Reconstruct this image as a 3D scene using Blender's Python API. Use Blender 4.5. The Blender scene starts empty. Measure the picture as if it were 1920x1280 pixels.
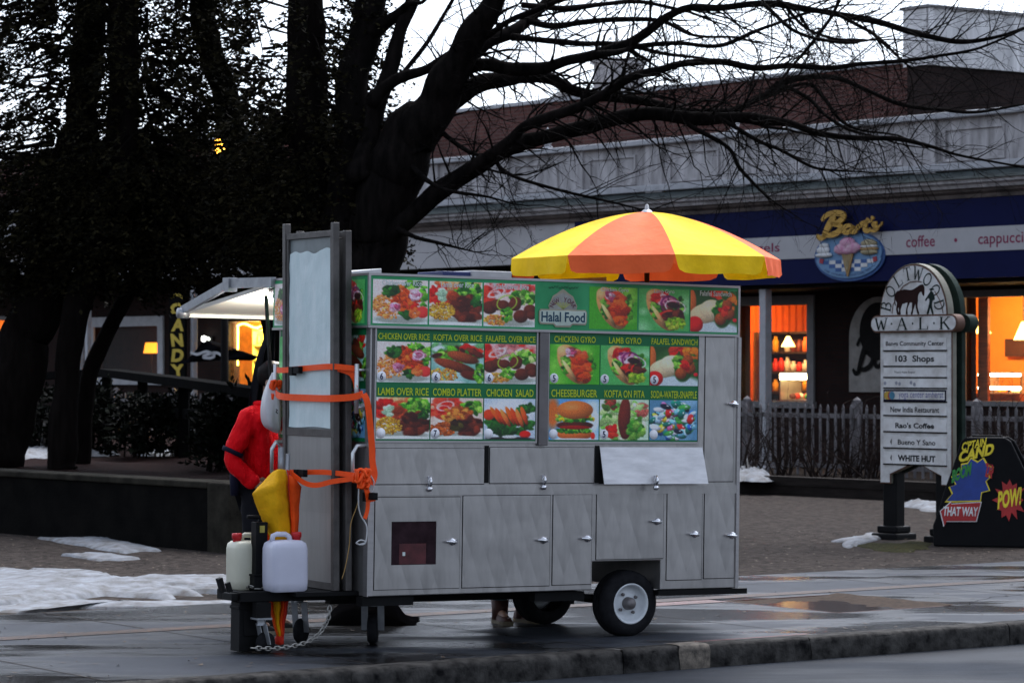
import bpy, bmesh, math, random
import numpy as np
from mathutils import Vector, Matrix, noise
SC = bpy.context.scene
COL = SC.collection
R = math.radians
# ------------------------------------------------------------------ camera
FPX, CAMH, HZ = 5480.0, 1.86, 690.0       # focal length in photo pixels, eye height, horizon row
cam = bpy.data.cameras.new('camera'); camo = bpy.data.objects.new('camera', cam); COL.objects.link(camo)
camo.location = (0, 0, CAMH); camo.rotation_euler = (R(90), 0, 0)
cam.sensor_width = 36.0; cam.lens = FPX/1920*36.0; cam.shift_y = (HZ-640)/1920
cam.clip_end = 2000; cam.dof.use_dof = True; cam.dof.focus_distance = 19.6; cam.dof.aperture_fstop = 6.5
SC.camera = camo
# ------------------------------------------------------------------ world and sun
w = bpy.data.worlds.new('World'); SC.world = w; w.use_nodes = True
nt = w.node_tree; nt.nodes.clear()
sky = nt.nodes.new('ShaderNodeTexSky'); sky.sky_type = 'NISHITA'; sky.sun_disc = False
sky.sun_elevation = R(58); sky.sun_rotation = R(20); sky.air_density = 1.0; sky.dust_density = 4.0; sky.ozone_density = 2.0
bw = nt.nodes.new('ShaderNodeRGBToBW'); nt.links.new(sky.outputs[0], bw.inputs[0])
cmb = nt.nodes.new('ShaderNodeMix'); cmb.data_type = 'RGBA'; cmb.blend_type = 'MULTIPLY'; cmb.inputs[0].default_value = 1
nt.links.new(bw.outputs[0], cmb.inputs[6]); cmb.inputs[7].default_value = (0.86, 0.96, 1.14, 1)
mx = nt.nodes.new('ShaderNodeMix'); mx.data_type = 'RGBA'; mx.inputs[0].default_value = 0.78
nt.links.new(sky.outputs[0], mx.inputs[6]); nt.links.new(cmb.outputs[2], mx.inputs[7])
bg = nt.nodes.new('ShaderNodeBackground'); bg.inputs[1].default_value = 0.15
nt.links.new(mx.outputs[2], bg.inputs[0])
wo = nt.nodes.new('ShaderNodeOutputWorld'); nt.links.new(bg.outputs[0], wo.inputs[0])
sun = bpy.data.lights.new('sun', 'SUN'); sun.energy = 1.0; sun.angle = R(40); sun.color = (1, .93, .85)
suno = bpy.data.objects.new('sun', sun); COL.objects.link(suno); suno.location = (0, 0, 40)
# the sun stands at the same azimuth as the sky's (clockwise from +Y), softened by cloud
suno.rotation_euler = (R(90-58), 0, R(180-20))
SC.view_settings.view_transform = 'Standard'; SC.view_settings.look = 'None'
SC.view_settings.exposure = 1.42; SC.view_settings.gamma = 1.0
SC.cycles.max_bounces = 6; SC.cycles.diffuse_bounces = 3; SC.cycles.glossy_bounces = 3; SC.cycles.transmission_bounces = 6
SC.cycles.transparent_max_bounces = 8; SC.cycles.sample_clamp_indirect = 4
# ------------------------------------------------------------------ helpers
def P(u, v, Y): return Vector(((u-960)/FPX*Y, Y, CAMH-(v-HZ)/FPX*Y))
def G0(u, v, z=0.0): return P(u, v, FPX*(CAMH-z)/(v-HZ))
class Frame:
    """a local frame (origin, turn about z, pitch about its y); hit() meets a sight line with its plane y=off"""
    def __init__(s, loc, rz, ry=0.0):
        s.loc = Vector(loc); s.rz = rz; s.ry = ry
        s.M = Matrix.Translation(s.loc) @ Matrix.Rotation(rz, 4, 'Z') @ Matrix.Rotation(ry, 4, 'Y')
        s.I = s.M.inverted()
    def _ray(s, u, v):
        o = s.I @ Vector((0, 0, CAMH)); p = s.I @ P(u, v, 10.0); return o, p-o
    def hit(s, u, v, off=0.0):
        o, d = s._ray(u, v); t = (off-o.y)/d.y; q = o+d*t; return q.x, q.z
    def side(s, u, v, x=0.0):
        o, d = s._ray(u, v); t = (x-o.x)/d.x; q = o+d*t; return q.y, q.z
    def loc_of(s, p): return s.I @ Vector(p)
class MB:
    def __init__(s): s.v = []; s.f = []; s.m = []; s.sm = []; s.col = None
    def add(s, vs, fs, mi=0, smooth=False):
        o = len(s.v); s.v += [tuple(q) for q in vs]
        for f in fs: s.f.append(tuple(i+o for i in f)); s.m.append(mi); s.sm.append(smooth)
        return s
    def box(s, x0, x1, y0, y1, z0, z1, mi=0):
        return s.add([(x0,y0,z0),(x1,y0,z0),(x1,y1,z0),(x0,y1,z0),(x0,y0,z1),(x1,y0,z1),(x1,y1,z1),(x0,y1,z1)],
                     [(0,3,2,1),(4,5,6,7),(0,1,5,4),(1,2,6,5),(2,3,7,6),(3,0,4,7)], mi)
    def bar(s, a, b, wx, wz, mi=0, up=(0,0,1)):
        a = Vector(a); b = Vector(b); d = (b-a).normalized(); u = Vector(up)
        if abs(d.dot(u)) > .98: u = Vector((0,1,0))
        x = d.cross(u).normalized()*wx/2; z = x.cross(d).normalized()*wz/2
        vs = [a-x-z, a+x-z, a+x+z, a-x+z, b-x-z, b+x-z, b+x+z, b-x+z]
        return s.add(vs, [(0,1,2,3),(7,6,5,4),(0,4,5,1),(1,5,6,2),(2,6,7,3),(3,7,4,0)], mi)
    def prism(s, poly, y0, y1, mi=0, mp=None):
        """polygon in x,z extruded along y"""
        n = len(poly); a = sum(poly[i][0]*poly[(i+1)%n][1]-poly[(i+1)%n][0]*poly[i][1] for i in range(n))
        if a < 0: poly = poly[::-1]
        vs = [(x,y0,z) for x,z in poly]+[(x,y1,z) for x,z in poly]
        fs = [tuple(range(n)), tuple(range(2*n-1,n-1,-1))]+[(i,i+n,(i+1)%n+n,(i+1)%n) for i in range(n)]
        return s.add(vs, fs, mi)
    def slab(s, poly, z0, z1, mi=0):
        n = len(poly); a = sum(poly[i][0]*poly[(i+1)%n][1]-poly[(i+1)%n][0]*poly[i][1] for i in range(n))
        if a < 0: poly = poly[::-1]
        vs = [(x,y,z0) for x,y in poly]+[(x,y,z1) for x,y in poly]
        fs = [tuple(range(n-1,-1,-1)), tuple(range(n,2*n))]+[(i,(i+1)%n,(i+1)%n+n,i+n) for i in range(n)]
        return s.add(vs, fs, mi)
    def tube(s, pts, r, n=8, mi=0, caps=True):
        pts = [Vector(p) for p in pts]; k = len(pts)
        rr = r if isinstance(r, (list, tuple)) else [r]*k
        vs = []; prev = None
        for i, p in enumerate(pts):
            d = (pts[min(i+1,k-1)]-pts[max(i-1,0)])
            d = d.normalized() if d.length > 1e-9 else Vector((0,0,1))
            if prev is None:
                up = Vector((0,0,1)) if abs(d.z) < .9 else Vector((1,0,0)); x = d.cross(up).normalized()
            else:
                x = prev-d*prev.dot(d)
                x = x.normalized() if x.length > 1e-6 else d.orthogonal().normalized()
            prev = x; y = d.cross(x)
            for j in range(n):
                a = 2*math.pi*j/n; vs.append(p+(x*math.cos(a)+y*math.sin(a))*rr[i])
        fs = [(i*n+j, i*n+(j+1)%n, (i+1)*n+(j+1)%n, (i+1)*n+j) for i in range(k-1) for j in range(n)]
        if caps: fs += [tuple(range(n-1,-1,-1)), tuple(range((k-1)*n, k*n))]
        return s.add(vs, fs, mi, True)
    def lathe(s, prof, c=(0,0,0), axis='Z', n=20, mi=0, smooth=True):
        vs = []; c = Vector(c)
        for r, h in prof:
            for j in range(n):
                a = 2*math.pi*j/n; x, y = r*math.cos(a), r*math.sin(a)
                q = {'Z': (x,y,h), 'Y': (x,h,-y), 'X': (h,x,y)}[axis]; vs.append(c+Vector(q))
        k = len(prof)
        fs = [(i*n+j, i*n+(j+1)%n, (i+1)*n+(j+1)%n, (i+1)*n+j) for i in range(k-1) for j in range(n)]
        return s.add(vs, fs, mi, smooth)
    def ball(s, c, rx, ry=None, rz=None, n=12, m=8, mi=0, jit=0, seed=0):
        ry = ry or rx; rz = rz or rx; vs = []
        for i in range(m+1):
            t = math.pi*i/m
            for j in range(n):
                a = 2*math.pi*j/n; q = Vector((math.sin(t)*math.cos(a), math.sin(t)*math.sin(a), math.cos(t)))
                k = 1+jit*noise.noise(q*2.1+Vector((seed,0,0))) if jit else 1
                vs.append((c[0]+rx*q.x*k, c[1]+ry*q.y*k, c[2]+rz*q.z*k))
        fs = [(i*n+j, (i+1)*n+j, (i+1)*n+(j+1)%n, i*n+(j+1)%n) for i in range(m) for j in range(n)]
        return s.add(vs, fs, mi, True)
    def ribbon(s, pts, wd, mp, mi=0):
        """flat stroke along 2-D pts; mp maps (a,b)->3-D point"""
        k = len(pts); pts = [Vector(p) for p in pts]; vs = []
        for i, p in enumerate(pts):
            d = pts[min(i+1,k-1)]-pts[max(i-1,0)]; d.normalize(); nn = Vector((-d.y, d.x))
            ww = wd[i] if isinstance(wd, (list, tuple)) else wd
            vs += [mp(*(p+nn*ww/2)), mp(*(p-nn*ww/2))]
        return s.add(vs, [(2*i, 2*i+1, 2*i+3, 2*i+2) for i in range(k-1)], mi)
    def text(s, st, x0, x1, z0, z1, y, mi=0, bold=0.0, shear=0.0, mp=None, keep=False, space=1.0, align='C'):
        """lettering fitted to a box in the x,z plane facing -y (mp maps x,z,y to another surface)"""
        vs, fs = glyphs(st, bold, shear, space)
        xs = [q[0] for q in vs]; ys = [q[1] for q in vs]
        a0, a1, b0, b1 = min(xs), max(xs), min(ys), max(ys)
        kx = (x1-x0)/(a1-a0); kz = (z1-z0)/(b1-b0)
        if keep:
            kx2 = min(kx, kz); x0 = {'C': (x0+x1)/2-kx2*(a1-a0)/2, 'L': x0, 'R': x1-kx2*(a1-a0)}[align]; kx = kx2; kz = kx2
        out = [(x0+(q[0]-a0)*kx, y-q[2], z0+(q[1]-b0)*kz) for q in vs]
        if mp: out = [mp(*q) for q in out]
        return s.add(out, fs, mi)
    def build(s, name, mats, parent=None, bevel=0, loc=None, rot=None, seg=2):
        me = bpy.data.meshes.new(name); me.from_pydata(s.v, [], s.f)
        ms = mats if isinstance(mats, (list, tuple)) else [mats]
        for m in ms: me.materials.append(m)
        me.polygons.foreach_set('material_index', s.m); me.polygons.foreach_set('use_smooth', s.sm)
        if s.col is not None:
            ca = me.color_attributes.new('Col', 'FLOAT_COLOR', 'POINT')
            ca.data.foreach_set('color', np.asarray(s.col, dtype=np.float32).ravel())
        me.update()
        o = bpy.data.objects.new(name, me); COL.objects.link(o)
        if parent: o.parent = parent
        if loc is not None: o.location = loc
        if rot is not None: o.rotation_euler = rot
        if bevel:
            b = o.modifiers.new('bevel', 'BEVEL'); b.width = bevel; b.segments = seg; b.limit_method = 'ANGLE'; b.angle_limit = R(40)
        return o
_gl = {}
def glyphs(st, bold, shear, space=1.0):
    key = (st, bold, shear, space)
    if key not in _gl:
        cu = bpy.data.curves.new('t', 'FONT'); cu.body = st; cu.offset = bold; cu.shear = shear; cu.extrude = 0.0
        cu.resolution_u = 3; cu.space_character = space
        o = bpy.data.objects.new('t', cu); COL.objects.link(o)
        dg = bpy.context.evaluated_depsgraph_get(); me = bpy.data.meshes.new_from_object(o.evaluated_get(dg))
        _gl[key] = ([tuple(v.co) for v in me.vertices], [tuple(p.vertices) for p in me.polygons])
        bpy.data.objects.remove(o); bpy.data.curves.remove(cu); bpy.data.meshes.remove(me)
    return _gl[key]
def tag(o, label=None, cat=None, group=None, kind=None):
    if label: o['label'] = label
    if cat: o['category'] = cat
    if group: o['group'] = group
    if kind: o['kind'] = kind
    return o
def thing(name, label, cat, loc=(0,0,0), rz=0, ry=0, group=None):
    o = bpy.data.objects.new(name, None); COL.objects.link(o); o.location = loc; o.rotation_euler = (0, ry, rz)
    o.empty_display_size = .1
    return tag(o, label, cat, group)
def struct(o, kind='structure'): o['kind'] = kind; return o
def spline(pts, k=6):
    """Catmull-Rom through tuples of any length"""
    pts = [Vector(p) for p in pts]; out = []
    for i in range(len(pts)-1):
        a = pts[max(i-1,0)]; b = pts[i]; c = pts[i+1]; d = pts[min(i+2,len(pts)-1)]
        for j in range(k):
            t = j/k
            out.append(b*1.0+(c-a)*(.5*t)+(a*2-b*5+c*4-d)*(.5*t*t)+(b*3-a-c*3+d)*(.5*t**3))
    out.append(pts[-1]); return out
def lin(c):
    return tuple((x/12.92 if x <= .04045 else ((x+.055)/1.055)**2.4) for x in c)
def rgb(r, g, b): return lin((r/255, g/255, b/255))
# ------------------------------------------------------------------ materials
def nodes(name):
    m = bpy.data.materials.new(name); m.use_nodes = True; t = m.node_tree; return m, t, t.nodes['Principled BSDF']
def N(t, typ, **kw):
    n = t.nodes.new(typ)
    for k, v in kw.items(): setattr(n, k, v)
    return n
def coords(t, scale=(1,1,1), rot=(0,0,0), kind='Object'):
    tc = N(t, 'ShaderNodeTexCoord'); mp = N(t, 'ShaderNodeMapping')
    mp.inputs['Scale'].default_value = scale; mp.inputs['Rotation'].default_value = rot
    t.links.new(tc.outputs[kind], mp.inputs[0]); return mp.outputs[0]
def noise_tex(t, vec, sc, det=4, rough=.6):
    n = N(t, 'ShaderNodeTexNoise'); n.inputs['Scale'].default_value = sc; n.inputs['Detail'].default_value = det
    n.inputs['Roughness'].default_value = rough; t.links.new(vec, n.inputs['Vector']); return n.outputs[0]
def ramp(t, fac, stops):
    r = N(t, 'ShaderNodeValToRGB'); e = r.color_ramp.elements
    while len(e) < len(stops): e.new(.5)
    for i, (p, c) in enumerate(stops):
        e[i].position = p; e[i].color = (c if len(c) == 4 else (*c, 1)) if isinstance(c, tuple) else (c, c, c, 1)
    t.links.new(fac, r.inputs[0]); return r.outputs[0]
def bump(t, b, h, strength=.3, dist=.01):
    bn = N(t, 'ShaderNodeBump'); bn.inputs['Strength'].default_value = strength; bn.inputs['Distance'].default_value = dist
    t.links.new(h, bn.inputs['Height']); t.links.new(bn.outputs[0], b.inputs['Normal'])
def M(name, c, rough=.6, metal=0.0, var=.25, sc=6, bmp=0.0, bsc=60, c2=None, spec=None, stretch=(1,1,1)):
    m, t, b = nodes(name)
    b.inputs['Roughness'].default_value = rough; b.inputs['Metallic'].default_value = metal
    if spec is None: spec = .06 if max(c) < .06 else .35
    b.inputs['Specular IOR Level'].default_value = spec
    vec = coords(t, stretch)
    c2 = c2 or tuple(x*(1-var) for x in c); c1 = tuple(min(1, x*(1+var*.5)) for x in c)
    t.links.new(ramp(t, noise_tex(t, vec, sc), [(.3, c2), (.7, c1)]), b.inputs['Base Color'])
    if bmp: bump(t, b, noise_tex(t, vec, bsc, 5), bmp, .01)
    return m
def emit(name, c, s, base=None):
    m, t, b = nodes(name); b.inputs['Base Color'].default_value = (*(base or c), 1)
    b.inputs['Emission Color'].default_value = (*c, 1); b.inputs['Emission Strength'].default_value = s; return m
def brick(name, c1, c2, mortar, sc=1.0, rough=.85, axis='xz', rowh=.075, wid=.22):
    m, t, b = nodes(name); tc = N(t, 'ShaderNodeTexCoord'); sp = N(t, 'ShaderNodeSeparateXYZ'); cb = N(t, 'ShaderNodeCombineXYZ')
    t.links.new(tc.outputs['Object'], sp.inputs[0])
    ad = N(t, 'ShaderNodeMath', operation='ADD'); t.links.new(sp.outputs[0], ad.inputs[0]); t.links.new(sp.outputs[1], ad.inputs[1])
    t.links.new(ad.outputs[0] if axis == 'xz' else sp.outputs[0], cb.inputs[0]); t.links.new(sp.outputs[2 if axis == 'xz' else 1], cb.inputs[1])
    br = N(t, 'ShaderNodeTexBrick'); br.inputs['Scale'].default_value = sc; br.inputs['Row Height'].default_value = rowh
    br.inputs['Brick Width'].default_value = wid; br.inputs['Mortar Size'].default_value = .008; br.inputs['Bias'].default_value = 0
    br.inputs['Color1'].default_value = (*c1, 1); br.inputs['Color2'].default_value = (*c2, 1); br.inputs['Mortar'].default_value = (*mortar, 1)
    t.links.new(cb.outputs[0], br.inputs['Vector'])
    mxn = N(t, 'ShaderNodeMix', data_type='RGBA', blend_type='MULTIPLY'); mxn.inputs[0].default_value = .8
    t.links.new(br.outputs[0], mxn.inputs[6])
    t.links.new(ramp(t, noise_tex(t, tc.outputs['Object'], 1.3), [(.3, .55), (.7, 1.15)]), mxn.inputs[7])
    t.links.new(mxn.outputs[2], b.inputs['Base Color']); b.inputs['Roughness'].default_value = rough; b.inputs['Specular IOR Level'].default_value = .12
    bump(t, b, br.outputs[1], -.4, .006); return m
def steel_mat(name, base, rough, metal, amt=.1, cell=(9, 3.2)):
    """engine-turned stainless sheet: slanted diamonds that catch the light slightly differently"""
    m, t, b = nodes(name); tc = N(t, 'ShaderNodeTexCoord'); sp = N(t, 'ShaderNodeSeparateXYZ'); t.links.new(tc.outputs['Object'], sp.inputs[0])
    def lincomb(kx, kz):
        a = N(t, 'ShaderNodeMath', operation='MULTIPLY'); a.inputs[1].default_value = kx; t.links.new(sp.outputs[0], a.inputs[0])
        z = N(t, 'ShaderNodeMath', operation='MULTIPLY_ADD'); z.inputs[1].default_value = kz; t.links.new(sp.outputs[2], z.inputs[0]); t.links.new(a.outputs[0], z.inputs[2])
        return z.outputs[0]
    def flo(x):
        q = N(t, 'ShaderNodeMath', operation='FLOOR'); t.links.new(x, q.inputs[0]); return q.outputs[0]
    a = lincomb(*cell); c = lincomb(cell[0], -cell[1])
    cb = N(t, 'ShaderNodeCombineXYZ'); t.links.new(flo(a), cb.inputs[0]); t.links.new(flo(c), cb.inputs[1])
    wn = N(t, 'ShaderNodeTexWhiteNoise'); t.links.new(cb.outputs[0], wn.inputs[0])
    fr = N(t, 'ShaderNodeMath', operation='FRACT'); t.links.new(a, fr.inputs[0])
    fr2 = N(t, 'ShaderNodeMath', operation='FRACT'); t.links.new(c, fr2.inputs[0])
    s = N(t, 'ShaderNodeMath', operation='ADD'); t.links.new(wn.outputs[0], s.inputs[0])
    mm = N(t, 'ShaderNodeMath', operation='MULTIPLY'); mm.inputs[1].default_value = .9; t.links.new(fr.outputs[0], mm.inputs[0]); t.links.new(mm.outputs[0], s.inputs[1])
    s2 = N(t, 'ShaderNodeMath', operation='ADD'); t.links.new(s.outputs[0], s2.inputs[0]); t.links.new(noise_tex(t, coords(t, (3,3,1)), 5), s2.inputs[1])
    s3 = N(t, 'ShaderNodeMath', operation='MULTIPLY'); s3.inputs[1].default_value = .4; t.links.new(s2.outputs[0], s3.inputs[0])
    t.links.new(ramp(t, s3.outputs[0], [(.15, tuple(x*(1-amt) for x in base)), (.85, tuple(x*(1+amt) for x in base))]), b.inputs['Base Color'])
    b.inputs['Metallic'].default_value = metal
    t.links.new(ramp(t, s3.outputs[0], [(.1, rough-.02), (.9, rough+.06)]), b.inputs['Roughness'])
    gr = N(t, 'ShaderNodeMix', data_type='RGBA', blend_type='MULTIPLY'); gr.inputs[0].default_value = 1
    src = b.inputs['Base Color'].links[0].from_socket; t.links.new(src, gr.inputs[6])
    t.links.new(ramp(t, noise_tex(t, coords(t, (5,5,.7)), 3.5, 6, .65), [(.3, .88), (.55, 1.0), (.8, 1.05)]), gr.inputs[7]); t.links.new(gr.outputs[2], b.inputs['Base Color'])
    bump(t, b, noise_tex(t, coords(t, (1,1,1)), 2.6, 3, .5), .25, .02)
    return m
def vcol_mat(name, rough=.35, spec=.5):
    m, t, b = nodes(name); a = N(t, 'ShaderNodeVertexColor'); a.layer_name = 'Col'
    t.links.new(a.outputs[0], b.inputs['Base Color']); b.inputs['Roughness'].default_value = rough
    b.inputs['Specular IOR Level'].default_value = spec
    b.inputs['Coat Weight'].default_value = 0.05; b.inputs['Coat Roughness'].default_value = .12; return m
def glass(name, tint=(1,1,1), rough=.02, alpha=.18):
    m, t, b = nodes(name); b.inputs['Base Color'].default_value = (*tint, 1); b.inputs['Roughness'].default_value = rough
    b.inputs['Transmission Weight'].default_value = 0; b.inputs['Alpha'].default_value = alpha; return m
def cloth(name, c, trans=.25, var=.12, bs=.3, bd=.012, bscale=9):
    m, t, b = nodes(name); vec = coords(t)
    col = ramp(t, noise_tex(t, vec, 7, 5), [(.3, tuple(x*(1-var) for x in c)), (.7, tuple(min(1, x*(1+var*.4)) for x in c))])
    t.links.new(col, b.inputs['Base Color']); b.inputs['Roughness'].default_value = .75; b.inputs['Specular IOR Level'].default_value = .25
    bump(t, b, noise_tex(t, vec, bscale, 4), bs, bd)
    tr = N(t, 'ShaderNodeBsdfTranslucent'); t.links.new(col, tr.inputs[0]); ms = N(t, 'ShaderNodeMixShader'); ms.inputs[0].default_value = trans
    out = t.nodes['Material Output']; t.links.new(b.outputs[0], ms.inputs[1]); t.links.new(tr.outputs[0], ms.inputs[2]); t.links.new(ms.outputs[0], out.inputs[0])
    return m
# ================================================================== GROUND
K0 = G0(560, 1262); SA = R(34.9)
SD = Vector((math.cos(SA), math.sin(SA), 0)); SN = Vector((-math.sin(SA), math.cos(SA), 0))
def st(s, m, z=0): return Vector((K0.x, K0.y, 0))+SD*s+SN*m+Vector((0,0,z))
def to_st(p): d = Vector((p[0]-K0.x, p[1]-K0.y, 0)); return d.dot(SD), d.dot(SN)
def quad_st(mb, s0, s1, m0, m1, z): mb.add([st(s0,m0,z), st(s1,m0,z), st(s1,m1,z), st(s0,m1,z)], [(0,1,2,3)])
def walk_mat(name, dry, wet, lo, hi, rdry, rwet, grit=1.0, sdry=.05, swet=.30):
    m, t, b = nodes(name); vec = coords(t, (1,1,1), (0,0,-SA)); vs = coords(t, (.45,1.3,1), (0,0,-SA))
    mask = ramp(t, noise_tex(t, vs, .75, 5, .55), [(lo, 1.0), (hi, 0.0)])     # where water lies
    fine = ramp(t, noise_tex(t, vec, 55, 6, .7), [(.3, .72), (.72, 1.15)])
    mid = ramp(t, noise_tex(t, vec, 3.2, 5, .6), [(.3, .78), (.7, 1.12)])
    a = N(t, 'ShaderNodeMix', data_type='RGBA'); a.inputs[6].default_value = (*dry, 1); a.inputs[7].default_value = (*wet, 1); t.links.new(mask, a.inputs[0])
    for f in (fine, mid):
        q = N(t, 'ShaderNodeMix', data_type='RGBA', blend_type='MULTIPLY'); q.inputs[0].default_value = grit
        t.links.new(a.outputs[2], q.inputs[6]); t.links.new(f, q.inputs[7]); a = q
    t.links.new(a.outputs[2], b.inputs['Base Color'])
    rr = N(t, 'ShaderNodeMix', data_type='FLOAT'); rr.inputs[2].default_value = rdry; rr.inputs[3].default_value = rwet; t.links.new(mask, rr.inputs[0])
    t.links.new(rr.outputs[0], b.inputs['Roughness'])
    sr = N(t, 'ShaderNodeMix', data_type='FLOAT'); sr.inputs[2].default_value = sdry; sr.inputs[3].default_value = swet; t.links.new(mask, sr.inputs[0]); t.links.new(sr.outputs[0], b.inputs['Specular IOR Level'])
    bump(t, b, noise_tex(t, vec, 90, 4), .22, .004); return m
m_walk = walk_mat('wet_concrete', (.043,.048,.058), (.008,.0075,.0072), .45, .58, .55, .17)
m_road = walk_mat('wet_asphalt', (.032,.037,.046), (.018,.021,.027), .4, .6, .75, .5, 1.0, .03, .06)
m_soil = M('leaf_litter', (.10,.082,.07), .95, 0, .6, 18, .9, 45, c2=(.035,.028,.024))
m_lawn = M('dead_lawn', (.048,.039,.034), .95, 0, .5, 12, 1.0, 45, c2=(.008,.0065,.006))
m_snow = M('old_snow', (.17,.187,.215), .8, 0, .25, 6, 1.0, 14, c2=(.07,.066,.064))
m_kerb = M('granite_kerb', (.050,.047,.044), .8, 0, .5, 9, 1.0, 18, c2=(.004,.004,.0045))
m_kerbl = M('pale_granite', (.15,.125,.10), .8, 0, .5, 14, .9, 22, c2=(.03,.026,.022))
m_brickband = brick('paver_brick', (.075,.045,.033), (.055,.036,.03), (.03,.027,.025), axis='xy', rowh=.1, wid=.2, rough=.45)
m_soilwet = M('wet_soil', (.05,.034,.025), .85, 0, .5, 20, .7, 40, c2=(.02,.015,.012))
m_water, _t, _b = nodes('puddle_water'); _b.inputs['Base Color'].default_value = (.02,.012,.01,1); _b.inputs['Roughness'].default_value = .16; _b.inputs['Specular IOR Level'].default_value = .25
bump(_t, _b, noise_tex(_t, coords(_t), 3, 2), .03, .01)
mb = MB(); quad_st(mb, -250, 300, -200, 0.0, -.15); struct(mb.build('road', m_road))
mb = MB(); quad_st(mb, -250, 300, 4.95, 500, -.03); struct(mb.build('ground', m_lawn))
# pavement slab, cut round the tree pit
pc = [to_st(G0(*q)) for q in ((1300,1131),(1590,1113),(1845,1137),(1600,1157))]
ps0, ps1 = sum(q[0] for q in (pc[0],pc[3]))/2+.25, sum(q[0] for q in (pc[1],pc[2]))/2-.1; pm0, pm1 = 1.45, 2.85; print('PIT', pc, ps0, ps1)
mb = MB()
for s0, s1, m0, m1 in ((-250, ps0, .2, 4.95), (ps1, 300, .2, 4.95), (ps0, ps1, .2, pm0), (ps0, ps1, pm1, 4.95)): quad_st(mb, s0, s1, m0, m1, 0)
mb.add([st(-250,4.95,0), st(300,4.95,0), st(300,4.95,-.1), st(-250,4.95,-.1)], [(0,1,2,3)])
struct(mb.build('pavement', m_walk))
mb = MB()
random.seed(3)
for s in np.arange(-21.3, 40, 1.83):                                        # expansion joints
    quad_st(mb, s, s+.014, 3.28, 4.93, .003); quad_st(mb, s, s+.012, .22, 3.0, .003) if not (ps0-.1 < s < ps1+.1) else None
quad_st(mb, -40, 60, 4.1, 4.112, .003)
struct(mb.build('pavement_joint', M('joint_dirt', (.035,.03,.028), .9)))
mb = MB(); quad_st(mb, -60, ps0-.05, 3.02, 3.24, .004); quad_st(mb, ps1+.05, 90, 3.02, 3.24, .004); quad_st(mb, ps0-.05, ps1+.05, 3.02, 3.24, .004)
struct(mb.build('brick_band', m_brickband))
# tree pit with brick lining, soil and standing water
mb = MB()
for a, b2, c, d in ((ps0,ps1,pm0,pm0+.012), (ps0,ps1,pm1-.012,pm1), (ps0,ps0+.012,pm0,pm1), (ps1-.012,ps1,pm0,pm1)):
    q = [st(a,c), st(b2,c), st(b2,d), st(a,d)]; mb.slab([(p.x,p.y) for p in q], -.12, .002)
for k in range(8): quad_st(mb, ps0-.9+k*.11, ps0-.9+k*.11+.1, 2.72, 2.97, .005)
struct(mb.build('tree_pit_edging', M('red_brick_edge', (.10,.04,.035), .5, 0, .5, 16)))
mb = MB(); n = 26
for i in range(n+1):
    for j in range(n+1):
        s = ps0+(ps1-ps0)*i/n; m = pm0+(pm1-pm0)*j/n
        mb.v.append(st(s, m, -.05+.062*max(i/n, j/n*.8)**1.2+.010*noise.noise((s*5, m*5, 0))))
mb.f = [(i*(n+1)+j, (i+1)*(n+1)+j, (i+1)*(n+1)+j+1, i*(n+1)+j+1) for i in range(n) for j in range(n)]; mb.m = [0]*n*n; mb.sm = [True]*n*n
struct(mb.build('tree_pit_soil', m_soilwet))
mb = MB(); quad_st(mb, ps0+.012, ps1-.3, pm0+.012, pm1-.012, -.013); struct(mb.build('puddle', m_water))
# kerb stones
mbd, mbl = MB(), MB(); s = -20.0; k = 0
while s < 45:
    L = (1.62, 1.9, 2.1)[k % 3]; pale = (2.05 < s+L/2 < 2.4)
    if abs(s-2.0) < .0: pass
    tgt = mbl if pale else mbd; n = max(4, int(L/.12)); sec = [(0,-.2),(0,-.1),(.004,-.04),(.012,-.008),(.03,.004),(.1,.006),(.2,.003)]
    vs = []
    for i in range(n+1):
        ss = s+.003+(L-.006)*i/n
        for (m, z) in sec:
            j = .012 if z > -.19 else 0
            vs.append(st(ss, m+j*noise.noise((ss*6, z*30, m*20+k)), z+.6*j*noise.noise((ss*5+9, m*30, k))))
    q = len(sec); fs = [(i*q+a, (i+1)*q+a, (i+1)*q+a+1, i*q+a+1) for i in range(n) for a in range(q-1)]
    mbd.add(vs, fs, 0, True); s += L; k += 1
for a in np.arange(-20, 45, 5.0): mbd.add([st(a,.012,-.2), st(a+5,.012,-.2), st(a+5,.012,-.015), st(a,.012,-.015), st(a+5,.205,-.015), st(a,.205,-.015)], [(0,1,2,3),(3,2,4,5)])
struct(mbd.build('kerb', m_kerb))
_q = [to_st(G0(u, v, -.05))[0] for u, v in ((1262, 1225), (1310, 1220))]
mbl = MB(); vs = []
for i in range(7):
    ss = _q[0]+(_q[1]-_q[0])*i/6
    for (m, z) in ((-.008,-.16),(-.008,-.1),(-.006,-.03),(.004,.004),(.03,.012),(.12,.012),(.19,.010)): vs.append(st(ss+.02*noise.noise((z*20,m*9,i)), m+.008*noise.noise((ss*9, z*30, m*20)), z))
mbl.add(vs, [(i*7+a, (i+1)*7+a, (i+1)*7+a+1, i*7+a+1) for i in range(6) for a in range(6)], 0, True); struct(mbl.build('kerb_patch', m_kerbl))
mb = MB(); ra, rb = to_st(G0(1290,1208))[0], to_st(G0(1530,1190))[0]
mb.add([st(ra,.205,.005), st(rb,.205,.005), st(rb,.235,.005), st(ra,.228,.005)], [(0,1,2,3)]); struct(mb.build('red_painted_line', M('worn_red_paint', (.16,.03,.025), .7, 0, .6, 20)))
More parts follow.
